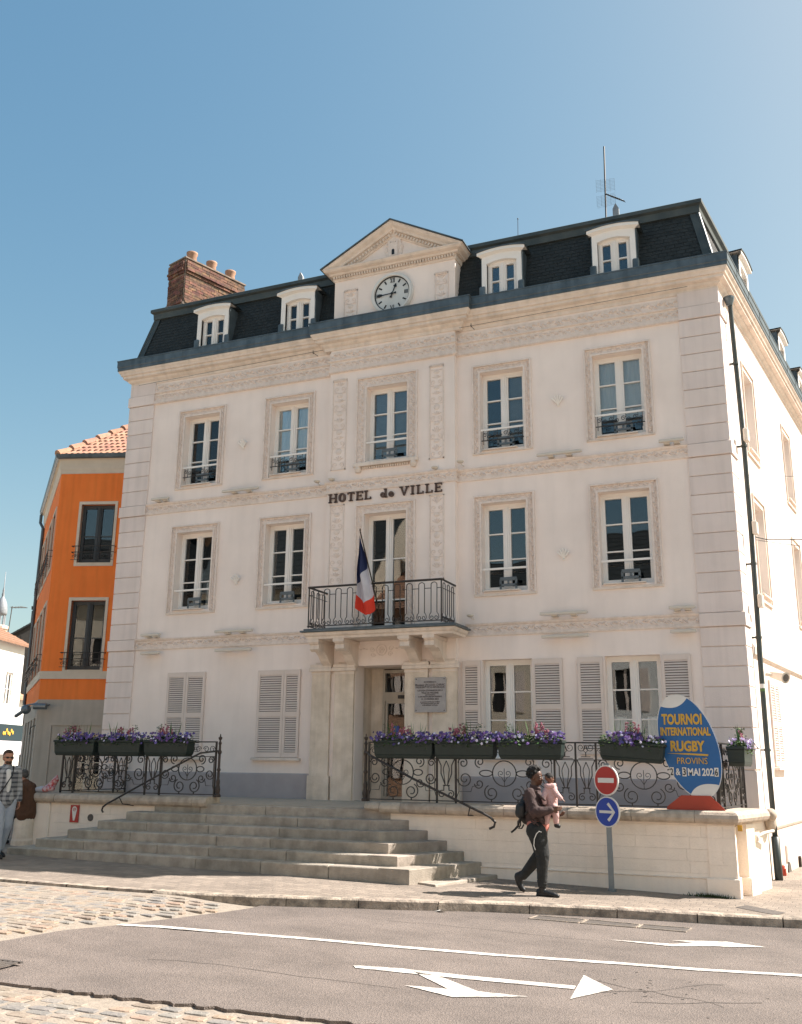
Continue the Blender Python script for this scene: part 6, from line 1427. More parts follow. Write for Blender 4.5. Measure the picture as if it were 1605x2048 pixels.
# ================================================================ FAR LEFT HOUSES
def house(name, corner, ang, L_, D_, ze, zr, wallm, roofm, label, wins=(), z0=-.2, over=.35):
    """corner = right end of the facade seen; facade runs back along -x of the local frame; gable roof with ridge along x"""
    T = Matrix.Translation((corner[0], corner[1], 0)) @ Matrix.Rotation(ang, 4, 'Z')
    h = thing(name, (corner[0], corner[1], .1), label, 'house')
    b = B(); b.wall(-L_, 0, z0, ze, [(a, c, p, q) for a, c, p, q in wins], .2, T); b.add([(0, 0, z0), (0, D_, z0), (0, D_, ze), (0, D_ / 2, zr), (0, 0, ze)], [(0, 1, 2, 3, 4)], T); b.add([(-L_, 0, z0), (-L_, D_, z0), (-L_, D_, ze), (-L_, D_ / 2, zr), (-L_, 0, ze)], [(0, 1, 2, 3, 4)], T); b.add([(-L_, D_, z0), (0, D_, z0), (0, D_, ze), (-L_, D_, ze)], [(0, 1, 2, 3)], T)
    obj('wall', b, wallm, h)
    b = B(T); sl = (zr - ze) / (D_ / 2)
    for s_ in (0, 1):
        yy = [-over, D_ / 2] if not s_ else [D_ + over, D_ / 2]; zz = [ze - over * sl, zr]
        b.add([(-L_ - .2, yy[0], zz[0]), (.2, yy[0], zz[0]), (.2, yy[1], zz[1]), (-L_ - .2, yy[1], zz[1])] + [(-L_ - .2, yy[0], zz[0] + .14), (.2, yy[0], zz[0] + .14), (.2, yy[1], zz[1] + .14), (-L_ - .2, yy[1], zz[1] + .14)], [(0, 1, 2, 3), (4, 5, 6, 7), (0, 1, 5, 4), (1, 2, 6, 5), (3, 0, 4, 7)])
        for i in range(12):
            t = (i + .5) / 12; y_ = yy[0] + (yy[1] - yy[0]) * t; z_ = zz[0] + (zz[1] - zz[0]) * t + .145; b.box(-L_ - .2, .2, y_ - .02, y_ + .02, z_ - .01, z_ + .02)
    rf = obj('roof', b, roofm, h)
    b = B(T); b.box(-L_, 0, .5, .55, z0, ze - .1); obj('dark_room_backing', b, 'dark', h)
    for (a, c, p, q) in wins: window(T, a, c, p, q, .12, parent=h, bars=(.5,), guard=False)
    return h, T, rf
wa = math.atan2(.94, -.35)       # facade direction of the white house, running away from the camera
a1 = math.atan2(.9367, -.3502)
h1, T1, _ = house('white_house', (-38.9, 40.0), a1, 14, 9, 7.6, 9.9, 'whitehouse', 'oldtile', 'tall bright white house with brown roof and small windows at the far left edge', [(-1.9, -1.1, 4.3, 6.0), (-1.9, -1.1, 1.3, 3.2) if 0 else (-4.2, -3.4, 4.3, 6.0), (-2.6, -1.5, 2.9, 3.9) if 0 else (-6.4, -5.6, 4.3, 6.0)])
h2, T2, _ = house('white_house', (-44.3, 46.0), a1, 6, 8, 5.2, 7.0, 'whitehouse', 'tile', 'lower white house with orange-brown roof just behind the tall white house', [(-1.6, -.9, 2.5, 4.2)])
h3, T3, r3 = house('dark_gabled_house', (-53.8, 54.0), rad(-47), 12, 9, 10.5, 13.6, 'darkwall', 'slate', 'dark gabled house between the white house and the orange house')
b = B(T3); b.box(-1.4, -.3, 1.1, 2.9, 10.5, 12.35); 
obj('chimney', b, 'darkwall', r3); b = B(T3)
for i in range(5): b.box(-.5, -.3, 1.15 + i * .38, 1.35 + i * .38, 12.35, 12.6)
b.box(-1.5, -.2, 1.05, 2.95, 12.6, 12.7); obj('chimney_cap', b, 'darkwall', r3)
# awning and shopfront
aw = thing('shop_awning', tuple(T1 @ Vector((-3, 0, 2.9))), 'dark teal shop fascia with a small gold emblem over a white awning', 'awning')
b = B(T1); b.box(-9, .1, -.35, -.05, 2.55, 3.35); obj('fascia', b, 'awning', aw)
b = B(T1); b.add([(-9, -.3, 2.55), (.1, -.3, 2.55), (.1, -1.0, 2.05), (-9, -1.0, 2.05), (-9, -1.0, 1.85), (.1, -1.0, 1.85)], [(0, 1, 2, 3), (3, 2, 5, 4)]); obj('awning_cloth', b, 'fwhite', aw)
b = B(T1); 
for i in range(7): b.ell((-1.2 - .18 * i, -.37, 2.95 + .1 * sin(i * 2)), (.10, .02, .10), 8, 5)
obj('gold_emblem', b, 'gold', aw)
# turret
tu = thing('church_turret', (-77.7, 76, 0), 'grey domed lantern turret with a thin spire beyond the white house', 'turret')
def tz(z): return z
b = B(); b.lathe([(.8, 0), (.8, 14.6), (.95, 14.7), (.95, 15.0), (.6, 15.1)], (-77.7, 76, 0), 12); obj('tower', b, 'oldstone', tu)
b = B()
for k in range(8): t = 2 * pi * k / 8; b.box(-77.7 + .42 * cos(t) - .06, -77.7 + .42 * cos(t) + .06, 76 + .42 * sin(t) - .06, 76 + .42 * sin(t) + .06, 15.0, 16.2)
obj('lantern_columns', b, 'lead', tu)
b = B(); b.lathe([(.55, 16.2), (.62, 16.4), (.60, 16.9), (.50, 17.4), (.34, 17.8), (.2, 18.0), (.12, 18.2), (.16, 18.35), (.09, 18.6), (.12, 18.75), (.05, 19.1), (.03, 20.8)], (-77.7, 76, 0), 12); obj('dome', b, 'lead', tu, smooth=True)
b = B(); b.tube([(-54.4, 54, 9), (-54.2, 54, 12.6)], .035, 5); b.tube([(-54.3, 54, 12.5), (-52.9, 54.2, 12.45)], .025, 5)
for i in range(5): b.tube([(-54.1 + .25 * i, 53.7, 12.5), (-54.1 + .25 * i, 54.3, 12.5)], .02, 4)
tag(obj('roof_antenna', b, 'castiron', loc=(-54.3, 54, 9)), 'thin television antenna beside the dark gabled house', 'antenna')
# distant street filler houses closing the view
h4, T4, _ = house('far_house', (-52, 66), rad(20), 26, 9, 6.5, 9.5, 'whitehouse', 'oldtile', 'distant low house closing the street behind the man in the plaid shirt', [(-6 - 3 * k, -5 - 3 * k, 3.6, 5.2) for k in range(4)])
# ================================================================ HOUSES ACROSS THE STREET, seen in the window panes
def rowhouse(x0, x1, ze, zr, wallm, roofm, label, ystreet=-5.2):
    T = Matrix.Translation((x1, ystreet, 0)) @ Matrix.Rotation(pi, 4, 'Z')  # facade faces +Y
    W_ = x1 - x0; h = thing('street_house', ((x0 + x1) / 2, ystreet, 0), label, 'house'); wins = []
    n = max(2, int(W_ / 2.4)); p = W_ / n
    for i in range(n):
        for z0, z1 in ((1.0, 2.7), (3.7, 5.3)) + (((6.3, 7.6),) if ze > 8 else ()): wins.append((p * (i + .5) - .45, p * (i + .5) + .45, z0, z1))
    T = Matrix.Translation((x0, ystreet, 0)) @ Matrix.Scale(-1, 4, (0, 1, 0))
    b = B(); b.wall(0, W_, -.3, ze, wins, .2, T); b.box(0, .05, .1, 8, -.3, ze, T); b.box(W_ - .05, W_, .1, 8, -.3, ze, T); b.add([(0, 8, -.3), (W_, 8, -.3), (W_, 8, ze), (0, 8, ze)], [(0, 1, 2, 3)], T)
    b.add([(0, 0, ze), (0, 8, ze), (0, 4, zr)], [(0, 1, 2)], T); b.add([(W_, 0, ze), (W_, 8, ze), (W_, 4, zr)], [(0, 1, 2)], T); obj('wall', b, wallm, h)
    b = B(T); b.add([(-.1, -.4, ze - .1), (W_ + .1, -.4, ze - .1), (W_ + .1, 4, zr + .1), (-.1, 4, zr + .1), (-.1, 8.3, ze - .1), (W_ + .1, 8.3, ze - .1)], [(0, 1, 2, 3), (3, 2, 5, 4)])
    for i in range(14): t = (i + .5) / 14; b.box(-.1, W_ + .1, -.4 + 4.4 * t, -.36 + 4.4 * t, ze - .1 + (zr - ze + .2) * t, ze - .06 + (zr - ze + .2) * t)
    rf = obj('roof', b, roofm, h); b = B(T); b.box(W_ * .2, W_ * .2 + .7, 3, 3.8, ze + 1, zr + 1.1); obj('chimney', b, 'brick', rf)
    b = B(T)
    for a, c, z0, z1 in wins: b.box(a, c, .12, .14, z0, z1)
    obj('window_glass', b, 'dark', h); b = B(T)
    for a, c, z0, z1 in wins:
        for s_ in (0, 1): x = a - .42 if s_ == 0 else c + .02; b.box(x, x + .4, -.05, -.01, z0, z1)
        b.box((a + c) / 2 - .04, (a + c) / 2 + .04, .08, .12, z0, z1)
    obj('shutters', b, 'shutter', h)
rowhouse(-2.8, 5.5, 7.4, 9.8, 'bandcream', 'oldtile', 'cream house across the street with brown tiled roof, nearest the camera', -5.2)
rowhouse(-10.2, -2.9, 8.4, 11.6, 'whitehouse', 'slate', 'white shuttered house across the street with steep dark slate roof')
rowhouse(-15.2, -10.3, 8.2, 10.6, 'bandcream', 'slate', 'narrow cream house across the street with dark roof')
rowhouse(-17.4, -15.3, 8.2, 10.6, 'pot', 'oldtile', 'narrow terracotta-coloured house across the street')
rowhouse(-32, -17.5, 9.4, 13.4, 'bandcream', 'slate', 'long cream house across the street with tall dark roof, farthest along the row')
# ================================================================ PEOPLE
def bodymesh(name, b, m, parent, voxel=.009, sm_=2, T=None, label=None):
    if T is not None:
        b.v = [tuple(T @ Vector(q)) for q in b.v]
    return obj(name, fuse(b, voxel, sm_), m, parent, smooth=True, label=label)
def hand(b, w_, dirv, palmn, curl=.6, s_=1.0):
    """palm and five fingers from the wrist; dirv forward, palmn out of the palm"""
    d = Vector(dirv).normalized(); n = Vector(palmn).normalized(); sd = d.cross(n).normalized(); w_ = Vector(w_)
    c = w_ + d * .045 * s_
    for q in (-1.4, -.5, .5, 1.4): b.limb([(*(w_ + sd * .012 * q * s_), .017 * s_), (*(w_ + d * .07 * s_ + sd * .0155 * q * s_), .0135 * s_)], 8)
    for q, L_ in ((-1.5, .060), (-.5, .075), (.5, .080), (1.5, .070)):
        p0 = w_ + d * .075 * s_ + sd * .0155 * q * s_; p1 = p0 + (d * cos(curl * .6) + n * sin(curl * .6)) * L_ * .45 * s_; p2 = p1 + (d * cos(curl * 1.6) + n * sin(curl * 1.6)) * L_ * .33 * s_; p3 = p2 + (d * cos(curl * 2.4) + n * sin(curl * 2.4)) * L_ * .22 * s_
        b.limb([(*p0, .0095 * s_), (*p1, .009 * s_), (*p2, .008 * s_), (*p3, .0072 * s_)], 7)
    t0 = w_ + d * .02 * s_ + sd * -.024 * s_; t1 = t0 + (d * .7 - sd * .7 + n * .4).normalized() * .035 * s_; t2 = t1 + (d * .9 + n * .5 - sd * .1).normalized() * .03 * s_
    b.limb([(*t0, .012 * s_), (*t1, .0105 * s_), (*t2, .0085 * s_)], 7)
def head(b, c, f, s_=1.0, up_=(0, 0, 1)):
    """head looking along f: skull, jaw, nose, lips, chin, brow, ears"""
    c = Vector(c); f = Vector(f).normalized(); u = Vector(up_).normalized(); r = f.cross(u).normalized(); u = r.cross(f)
    Mx = Matrix((( f.x, r.x, u.x, c.x), (f.y, r.y, u.y, c.y), (f.z, r.z, u.z, c.z), (0, 0, 0, 1))) @ Matrix.Scale(s_, 4)
    b.ell((-.012, 0, .022), (.094, .074, .088), 18, 12, Mx); b.ell((.018, 0, -.03), (.068, .060, .078), 16, 10, Mx); b.ell((.05, 0, -.088), (.030, .030, .022), 10, 8, Mx)
    b.ell((.078, 0, -.018), (.020, .014, .026), 8, 6, Mx); b.ell((.095, 0, -.028), (.014, .015, .011), 8, 6, Mx)
    b.ell((.078, 0, -.058), (.014, .022, .008), 8, 6, Mx); b.ell((.076, 0, -.068), (.013, .019, .008), 8, 6, Mx)
    b.ell((.066, .03, .012), (.016, .024, .009), 8, 6, Mx); b.ell((.066, -.03, .012), (.016, .024, .009), 8, 6, Mx)
    for s2 in (-1, 1): b.ell((-.008, s2 * .077, -.012), (.018, .008, .030), 8, 6, Mx); b.ell((.055, s2 * .035, -.03), (.025, .020, .022), 8, 6, Mx)
    return Mx
def eyes(Mx, parent):
    b = B(); 
    for s2 in (-1, 1): b.ell((.074, s2 * .03, -.001), (.009, .012, .006), 8, 6, Mx)
    e = obj('eye', b, 'signwhite', parent); b = B()
    for s2 in (-1, 1): b.ell((.081, s2 * .03, -.001), (.003, .005, .005), 8, 6, Mx)
    obj('iris', b, 'black', e)
    b = B()
    for s2 in (-1, 1): b.tube([(.078, s2 * .012, .014), (.082, s2 * .03, .019), (.070, s2 * .048, .013)], .0035, 5, Mx)
    obj('eyebrow', b, 'hair', parent)
def shoe(b, heel, toe, w_=.042, h=.06):
    a, c = Vector(heel), Vector(toe); d = (c - a); b.limb([(*(a + Vector((0, 0, h * .55))), w_ * .85), (*(a + d * .35 + Vector((0, 0, h * .5))), w_ * .9), (*(a + d * .75 + Vector((0, 0, h * .22))), w_ * .92), (*(c - d * .08 + Vector((0, 0, h * .10))), w_ * .72)], 12)
# ---- woman with baby
WO = Vector((-3.42, 12.95, G(-3.42) + .004)); TW = Matrix.Translation(WO)
wm_ = thing('person', tuple(WO), 'walking person with short curly black hair, brown jacket and black jeans, carrying a baby', 'person')
b = B(); hM = head(b, (-.055, 0, 1.475), (1, -.10, -.06), .98)
b.limb([(-.07, 0, 1.24, .075), (-.085, 0, 1.32, .056), (-.075, 0, 1.40, .053)])
b.limb([(-.05, 0, .80, .13), (-.06, 0, .95, .11), (-.08, 0, 1.12, .12), (-.09, 0, 1.24, .10)]); b.limb([(-.09, -.13, 1.26, .06), (-.09, .13, 1.26, .06)])
RW, LW = (.195, -.185, 1.07), (.20, .13, .985)
b.limb([(-.09, -.17, 1.25, .055), (-.02, -.22, 1.04, .045), (.09, -.21, 1.045, .038), (*RW, .028)]); b.limb([(-.09, .17, 1.25, .055), (-.02, .20, 1.03, .045), (.10, .18, 1.0, .036), (*LW, .028)])
hand(b, RW, (.85, .45, .15), (.1, .95, .1), .75); hand(b, LW, (.7, -.7, .1), (.2, -.3, .9), .6)
b.limb([(-.04, -.085, .80, .095), (.04, -.085, .50, .058), (.015, -.085, .30, .052), (.01, -.085, .09, .038)]); b.limb([(-.06, .085, .80, .095), (-.045, .09, .50, .058), (-.18, .09, .35, .050), (-.30, .09, .20, .038)])
body = bodymesh('body', b, 'skin', wm_, .0075, 1, TW); hMw = TW @ hM; eyes(hMw, wm_)
b = B(); random.seed(3)
for i in range(210):
    t, p = random.uniform(0, 2 * pi), random.uniform(-.5, 1.45); x, y, z = cos(p) * cos(t), cos(p) * sin(t), sin(p)
    if x > .35 and z < .62: continue
    if z < -.1 and x > -.15: continue
    k = 1.0 + random.uniform(-.02, .13); b.ell((-.025 + .098 * x * k, .082 * y * k, .035 + .098 * z * k), random.uniform(.013, .024), 6, 5, hMw)
b.ell((-.03, 0, .045), (.096, .080, .088), 14, 9, hMw)
bodymesh('hair', b, 'hair', wm_, .006, 0)
b = B(); b.limb([(-.07, 0, .93, .145), (-.09, 0, 1.06, .140), (-.085, 0, 1.18, .134), (-.085, 0, 1.26, .094), (-.085, 0, 1.335, .066)], 16)
b.limb([(-.09, -.10, 1.02, .085), (-.09, -.115, 1.2, .085)]); b.limb([(-.09, .10, 1.02, .085), (-.09, .115, 1.2, .085)]); b.limb([(.0, -.02, 1.0, .11), (-.01, 0, 1.15, .10)]); b.limb([(.04, -.06, .93, .07), (.03, .06, .93, .07)])
b.limb([(-.10, -.155, 1.262, .078), (-.03, -.22, 1.04, .072), (.08, -.21, 1.045, .062), (.175, -.19, 1.065, .047)], 14); b.limb([(-.10, .15, 1.262, .070), (-.02, .20, 1.03, .062), (.10, .18, 1.0, .050), (.18, .14, .988, .040)], 14)
for q in range(26):
    x0 = random.uniform(-.20, .06); z0 = random.uniform(.90, 1.26); t = random.uniform(-.5, .5); b.limb([(x0, -.205 + .3 * abs(x0 + .07) ** 1.2, z0, .014), (x0 + .05 * cos(t), -.205 + .3 * abs(x0 + .07), z0 - .05 * cos(t), .009)], 6)
for q in range(7): s_ = q / 7; b.tube([(-.10 + .08 * s_ - .01, -.16 - .06 * s_, 1.24 - .2 * s_), (-.10 + .08 * s_ + .0, -.16 - .06 * s_, 1.225 - .2 * s_)], .082 - .006 * (q % 2) , 12)
b.limb([(-.085, -.045, 1.345, .022), (-.03, -.04, 1.33, .022), (-.01, 0, 1.32, .022), (-.03, .04, 1.33, .022), (-.085, .045, 1.345, .022), (-.125, 0, 1.365, .024), (-.085, -.045, 1.345, .022)], 8)
bodymesh('jacket', b, 'jacket', wm_, .008, 2, TW)
b = B(); b.limb([(-.07, -.05, .86, .115), (-.07, .05, .86, .115)], 16); b.limb([(.0, -.03, .855, .10), (.0, .03, .855, .10)]); b.limb([(-.07, 0, .86, .125), (-.07, 0, .92, .12)]); bodymesh('shirt_hem', b, 'salmon', wm_, .009, 2, TW)
b = B(); b.limb([(-.075, -.06, .79, .118), (-.075, .06, .79, .118)], 14); b.limb([(-.05, -.08, .80, .132), (-.005, -.09, .66, .114), (.035, -.09, .50, .086), (.02, -.088, .32, .074), (.015, -.085, .13, .060)], 16)
b.limb([(-.07, .08, .80, .132), (-.06, .09, .66, .112), (-.045, .09, .50, .085), (-.17, .09, .35, .073), (-.285, .09, .215, .058)], 16)
for q in range(20):
    z0 = random.uniform(.15, .72); xx = .03 - .06 * abs(z0 - .5); t = random.uniform(-.4, .9); b.limb([(xx - .05, -.15 + .04 * (z0 < .4), z0, .012), (xx + .05, -.155 + .04 * (z0 < .4), z0 + .05 * t, .010)], 6)
for z in (.155, .185, .22, .47, .53): b.tube([(.018, -.085, z - .006), (.020, -.085, z + .006)], .066 if z < .3 else .090, 12)
bodymesh('jeans', b, 'jeans', wm_, .008, 1, TW)
b = B(); shoe(b, (-.035, -.085, .0), (.235, -.10, .0), .042, .085); b.limb([(.01, -.085, .07, .046), (.015, -.085, .14, .047)]); b.box(-.065, .235, -.125, -.048, .0, .022); bodymesh('shoe', b, 'black', wm_, .008, 2, TW)
b = B(); b.limb([(-.37, .09, .195, .040), (-.345, .09, .12, .043), (-.31, .09, .055, .038), (-.285, .09, .035, .030)], 12); b.limb([(-.37, .09, .215, .034), (-.30, .09, .235, .045), (-.345, .09, .15, .043)], 12); bodymesh('shoe', b, 'black', wm_, .008, 2, TW)
b = B(); b.tube([tuple(TW @ Vector(q)) for q in ((.06, -.225, .79), (.03, -.235, .80), (-.005, -.235, .77), (-.04, -.225, .70), (-.05, -.215, .62), (-.035, -.20, .565))], .006, 5); obj('white_cable', b, 'signwhite', wm_)
# baby
BO = TW @ Vector((.155, -.03, .86)); TB = Matrix.Translation(BO)
by = thing('baby', tuple(BO), 'baby in a pale pink hooded suit, held against the walking person and facing away', 'person')
b = B(); bM = head(b, (-.02, 0, .60), (.75, .65, -.03), .66); b.limb([(-.01, 0, .28, .06), (-.005, 0, .42, .06), (-.015, 0, .52, .038)]); 
b.limb([(.03, -.04, .46, .03), (.10, -.07, .38, .024), (.155, -.09, .345, .016)]); b.limb([(-.05, -.05, .45, .03), (-.075, -.10, .36, .024), (-.06, -.11, .28, .016)])
hand(b, (.155, -.09, .345), (.85, -.2, -.4), (0, 0, -1), .7, .42); hand(b, (-.06, -.11, .28), (.2, -.1, -1), (1, 0, 0), .7, .42); bodymesh('body', b, 'babyskin', by, .006, 1, TB)
b = B(); b.ell((-.012, 0, .028), (.092, .078, .085), 14, 9, TB @ bM); obj('hair', b, 'hair', by, smooth=True)
b = B(); b.limb([(.0, 0, .24, .078), (0, 0, .34, .080), (-.005, 0, .44, .072), (-.01, 0, .49, .05)], 14); b.limb([(-.04, -.02, .46, .045), (.04, -.01, .47, .045)])
b.limb([(.035, -.03, .46, .042), (.10, -.06, .385, .036), (.148, -.085, .35, .028)]); b.limb([(-.055, -.045, .45, .042), (-.08, -.10, .36, .035), (-.065, -.11, .29, .028)])
b.limb([(.03, -.03, .24, .056), (.06, -.03, .13, .042), (.055, -.02, .05, .034)]); b.limb([(-.035, .0, .24, .056), (-.05, -.05, .12, .042), (-.06, -.05, .045, .034)])
b.limb([(-.06, -.05, .515, .026), (-.02, -.075, .50, .032), (.035, -.055, .51, .028), (.05, 0, .52, .022)], 9)
bodymesh('hooded_suit', b, 'babypink', by, .0065, 2, TB)
b = B(); b.limb([(.055, -.02, .01, .030), (.09, -.02, -.0, .027)], 10); bodymesh('shoe', b, 'black', by, .007, 1, TB)
# backpack
b = B(); b.limb([(-.205, 0, 1.20, .05), (-.24, 0, 1.09, .075), (-.25, 0, 1.0, .085), (-.20, 0, .93, .07)], 14); b.limb([(-.235, -.07, 1.08, .065), (-.245, -.07, 1.0, .07)]); b.limb([(-.235, .07, 1.08, .065), (-.245, .07, 1.0, .07)]); b.limb([(-.17, 0, .95, .07), (-.155, 0, .885, .035)]); b.limb([(-.29, 0, 1.08, .055), (-.30, 0, 1.0, .055)])
bp = thing('backpack', tuple(TW @ Vector((-.24, 0, .9))), 'black backpack with dangling straps on the back of the person with the baby', 'backpack')
bodymesh('bag', b, 'black', bp, .008, 2, TW)
b = B(); b.tube([(-.24, -.13, .95), (-.275, -.13, .90), (-.28, -.13, .85), (-.33, -.13, .80), (-.375, -.13, .765)], [.012, .018, .016, .013, .013], 6); b.tube([(-.25, -.12, .93), (-.25, -.12, .86), (-.275, -.12, .815), (-.235, -.12, .82), (-.205, -.12, .87)], .010, 6); b.v = [tuple(TW @ Vector(q)) for q in b.v]; obj('dangling_strap', b, 'black', bp); b = B()
b.tube([(-.19, -.12, 1.22), (-.12, -.155, 1.31), (-.055, -.16, 1.26), (-.06, -.19, 1.12), (-.17, -.16, 1.0)], .016, 6); b.tube([(-.19, .12, 1.22), (-.12, .155, 1.31), (-.055, .16, 1.26)], .016, 6)
b.v = [tuple(TW @ Vector(q)) for q in b.v]; obj('strap', b, 'black', bp)
# ---- man in plaid shirt, walking right at the left edge
PO = Vector((-12.06, 12.3, .195)); TP = Matrix.Translation(PO) @ Matrix.Rotation(rad(-18), 4, 'Z')
pm = thing('person', tuple(PO), 'man with sunglasses in plaid shirt and pale jeans at the left edge', 'person')
b = B(); hM = head(b, (.0, 0, 1.52), (1, -.25, 0), 1.02); b.limb([(0, 0, 1.3, .09), (0, 0, 1.42, .06), (0, 0, 1.46, .055)])
b.limb([(0, 0, .85, .13), (0, 0, 1.05, .13), (0, 0, 1.28, .12)]); b.limb([(0, -.17, 1.32, .06), (0, .17, 1.32, .06)])
b.limb([(0, -.19, 1.31, .055), (-.02, -.235, 1.06, .045), (.06, -.235, .86, .03)]); b.limb([(0, .19, 1.31, .055), (-.03, .235, 1.06, .045), (.03, .24, .84, .03)])
hand(b, (.06, -.235, .86), (.15, 0, -1), (0, 1, 0), .45); hand(b, (.03, .24, .84), (.1, 0, -1), (0, -1, 0), .45)
b.limb([(0, -.09, .85, .09), (.05, -.09, .46, .055), (.07, -.09, .09, .04)]); b.limb([(0, .09, .85, .09), (-.03, .09, .46, .055), (-.16, .09, .12, .04)]); bodymesh('body', b, 'fairskin', pm, .0085, 1, TP)
hMw = TP @ hM; b = B(); b.ell((-.030, 0, .045), (.092, .080, .082), 14, 9, hMw); b.ell((-.05, 0, .0), (.065, .078, .07), 12, 8, hMw); b.ell((.03, 0, .09), (.05, .055, .03), 10, 6, hMw); bodymesh('hair', b, 'brownhair', pm, .007, 1)
b = B(); 
for s2 in (-1, 1): b.ell((.082, s2 * .032, .0), (.008, .026, .016), 10, 6, hMw); b.tube([(.078, s2 * .056, .004), (.0, s2 * .082, .006)], .004, 5, hMw)
b.tube([(.086, -.01, .004), (.086, .01, .004)], .004, 5, hMw); obj('sunglasses', b, 'black', pm)
b = B(); b.ell((.045, 0, -.072), (.048, .050, .036), 12, 8, hMw); obj('beard', b, 'brownhair', pm, smooth=True)
b = B(); b.limb([(0, 0, .88, .165), (0, 0, 1.05, .155), (0, 0, 1.25, .145), (0, 0, 1.36, .085)], 16); b.limb([(0, -.08, .9, .12), (0, -.09, 1.28, .11)]); b.limb([(0, .08, .9, .12), (0, .09, 1.28, .11)])
b.limb([(0, -.17, 1.32, .078), (-.02, -.235, 1.06, .068), (.05, -.235, .89, .052)]); b.limb([(0, .17, 1.32, .078), (-.03, .235, 1.06, .068), (.03, .24, .87, .052)]); b.limb([(-.0, -.09, .84, .10), (0, .09, .84, .10)]); bodymesh('plaid_shirt', b, 'plaid', pm, .009, 2, TP)
b = B(); b.limb([(.10, -.03, 1.30, .045), (.125, -.02, 1.12, .045), (.12, -.02, 1.0, .04)]); bodymesh('white_tee', b, 'tee', pm, .009, 1, TP)
b = B(); b.tube([(.07, .07, 1.40), (.15, .02, 1.25), (.165, -.09, 1.08), (.12, -.17, .93)], .011, 5, TP); obj('bag_strap', b, 'black', pm)
b = B(); b.limb([(0, -.07, .84, .125), (0, .07, .84, .125)]); b.limb([(0, -.09, .83, .12), (.05, -.09, .47, .10), (.075, -.09, .10, .085)], 14); b.limb([(0, .09, .83, .12), (-.03, .09, .47, .10), (-.16, .09, .13, .08)], 14); bodymesh('jeans', b, 'palejeans', pm, .009, 2, TP)
for (hl, te) in (((.02, -.09, 0), (.29, -.09, 0)), ((-.22, .09, .02), (.03, .09, 0))): b = B(); shoe(b, hl, te, .045, .075); bodymesh('shoe', b, 'black', pm, .009, 2, TP)
# ---- stone bollard and man seated on it
b = B(); b.lathe([(.20, 0), (.20, .08), (.185, .12), (.178, .46), (.165, .49), (.12, .50)], (-13.33, 14.15, G(-13.3)), 18)
tag(obj('stone_bollard', b, 'oldstone', loc=(-13.33, 14.15, G(-13.3))), 'round stone bollard beside the left end of the steps, a man sitting on it', 'bollard')
SO = Vector((-13.33, 14.15, G(-13.3))); TSIT = Matrix.Translation(SO) @ Matrix.Rotation(rad(180 + 12), 4, 'Z')
smn = thing('person', tuple(SO), 'grey-haired man in a rust-brown coat sitting on the stone bollard, head bowed', 'person')
b = B(); hM = head(b, (.13, 0, 1.20), (1, 0, -.45), .98, (.3, 0, 1)); b.limb([(.02, 0, .60, .13), (.0, 0, .78, .13), (.03, 0, .97, .12), (.07, 0, 1.06, .07), (.10, 0, 1.12, .055)]); b.limb([(.03, -.17, 1.0, .06), (.03, .17, 1.0, .06)])
b.limb([(.03, .19, .99, .055), (.03, .24, .76, .045), (.24, .16, .68, .03)]); b.limb([(.03, -.19, .99, .055), (.05, -.24, .76, .045), (.26, -.14, .70, .03)]); hand(b, (.24, .16, .68), (1, -.2, 0), (0, -.3, -1), .6); hand(b, (.26, -.14, .70), (1, .2, 0), (0, .3, -1), .6)
for s2 in (-1, 1): b.limb([(.0, s2 * .09, .57, .09), (.36, s2 * .10, .50, .06), (.40, s2 * .10, .10, .04)])
bodymesh('body', b, 'fairskin', smn, .0085, 1, TSIT); hMw = TSIT @ hM
b = B(); b.ell((-.030, 0, .035), (.090, .080, .078), 14, 9, hMw); b.ell((-.05, 0, -.005), (.06, .077, .06), 12, 8, hMw); bodymesh('hair', b, 'greyhair', smn, .007, 1)
b = B()
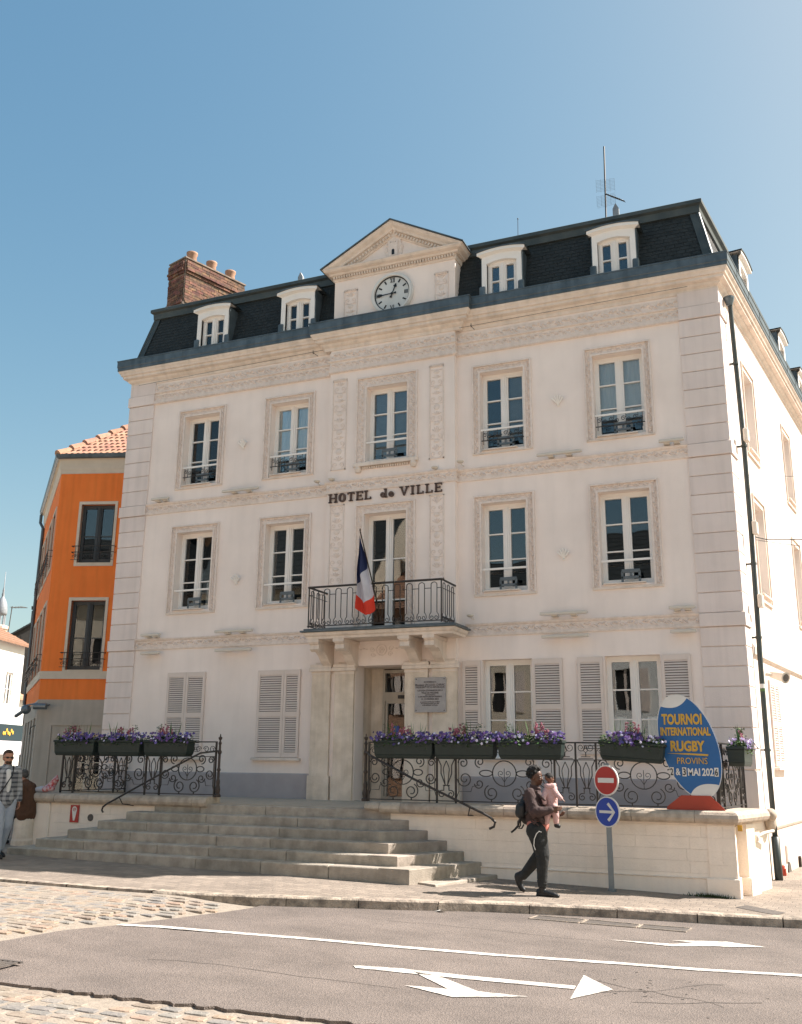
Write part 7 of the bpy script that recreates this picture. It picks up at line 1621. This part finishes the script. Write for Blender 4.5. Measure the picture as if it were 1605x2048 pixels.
for s2 in (-1, 1): b.tube([(.085, s2 * .02, .0), (.082, s2 * .05, .0), (.0, s2 * .082, .004)], .004, 5, hMw)
obj('glasses', b, 'black', smn)
b = B(); b.limb([(-.02, 0, .55, .19), (-.02, 0, .78, .165), (.02, 0, .97, .15), (.06, 0, 1.06, .09)], 16); b.limb([(.0, -.09, .55, .13), (.02, -.10, .98, .10)]); b.limb([(.0, .09, .55, .13), (.02, .10, .98, .10)]); b.limb([(-.02, -.10, .52, .12), (-.02, .10, .52, .12)]); b.limb([(.05, 0, .55, .16), (.2, 0, .56, .12)])
b.limb([(.03, .18, 1.0, .078), (.03, .24, .76, .068), (.21, .17, .69, .05)]); b.limb([(.03, -.18, 1.0, .078), (.05, -.24, .76, .068), (.23, -.15, .70, .05)]); bodymesh('coat', b, 'rustcoat', smn, .009, 2, TSIT)
b = B()
for s2 in (-1, 1): b.limb([(.0, s2 * .09, .56, .095), (.36, s2 * .10, .50, .075), (.40, s2 * .10, .12, .055)])
bodymesh('trousers', b, 'black', smn, .009, 2, TSIT)
for s2 in (-1, 1): b = B(); shoe(b, (.36, s2 * .10, .0), (.60, s2 * .12, 0), .04, .07); bodymesh('shoe', b, 'black', smn, .009, 2, TSIT)
# bags on the coping
b = B(); b.limb([(-13.02, 14.26, 1.17, .055), (-12.90, 14.27, 1.22, .07), (-12.82, 14.28, 1.33, .055), (-12.80, 14.28, 1.40, .02)], 12); b.limb([(-13.0, 14.22, 1.16, .05), (-12.85, 14.24, 1.18, .05)]); 
o = obj('shopping_bag', fuse(b, .01, 1), 'bag', None, True, loc=(-12.9, 14.26, 1.11)); tag(o, 'crumpled red and white bag lying on the left end of the coping', 'bag')
b = B(); b.limb([(-13.20, 14.24, 1.15, .045), (-13.09, 14.25, 1.165, .055), (-13.03, 14.25, 1.15, .045)], 12); o = obj('shopping_bag', fuse(b, .01, 1), 'bagwhite', None, True, loc=(-13.1, 14.24, 1.11)); tag(o, 'white bundle lying on the coping next to the red bag', 'bag')
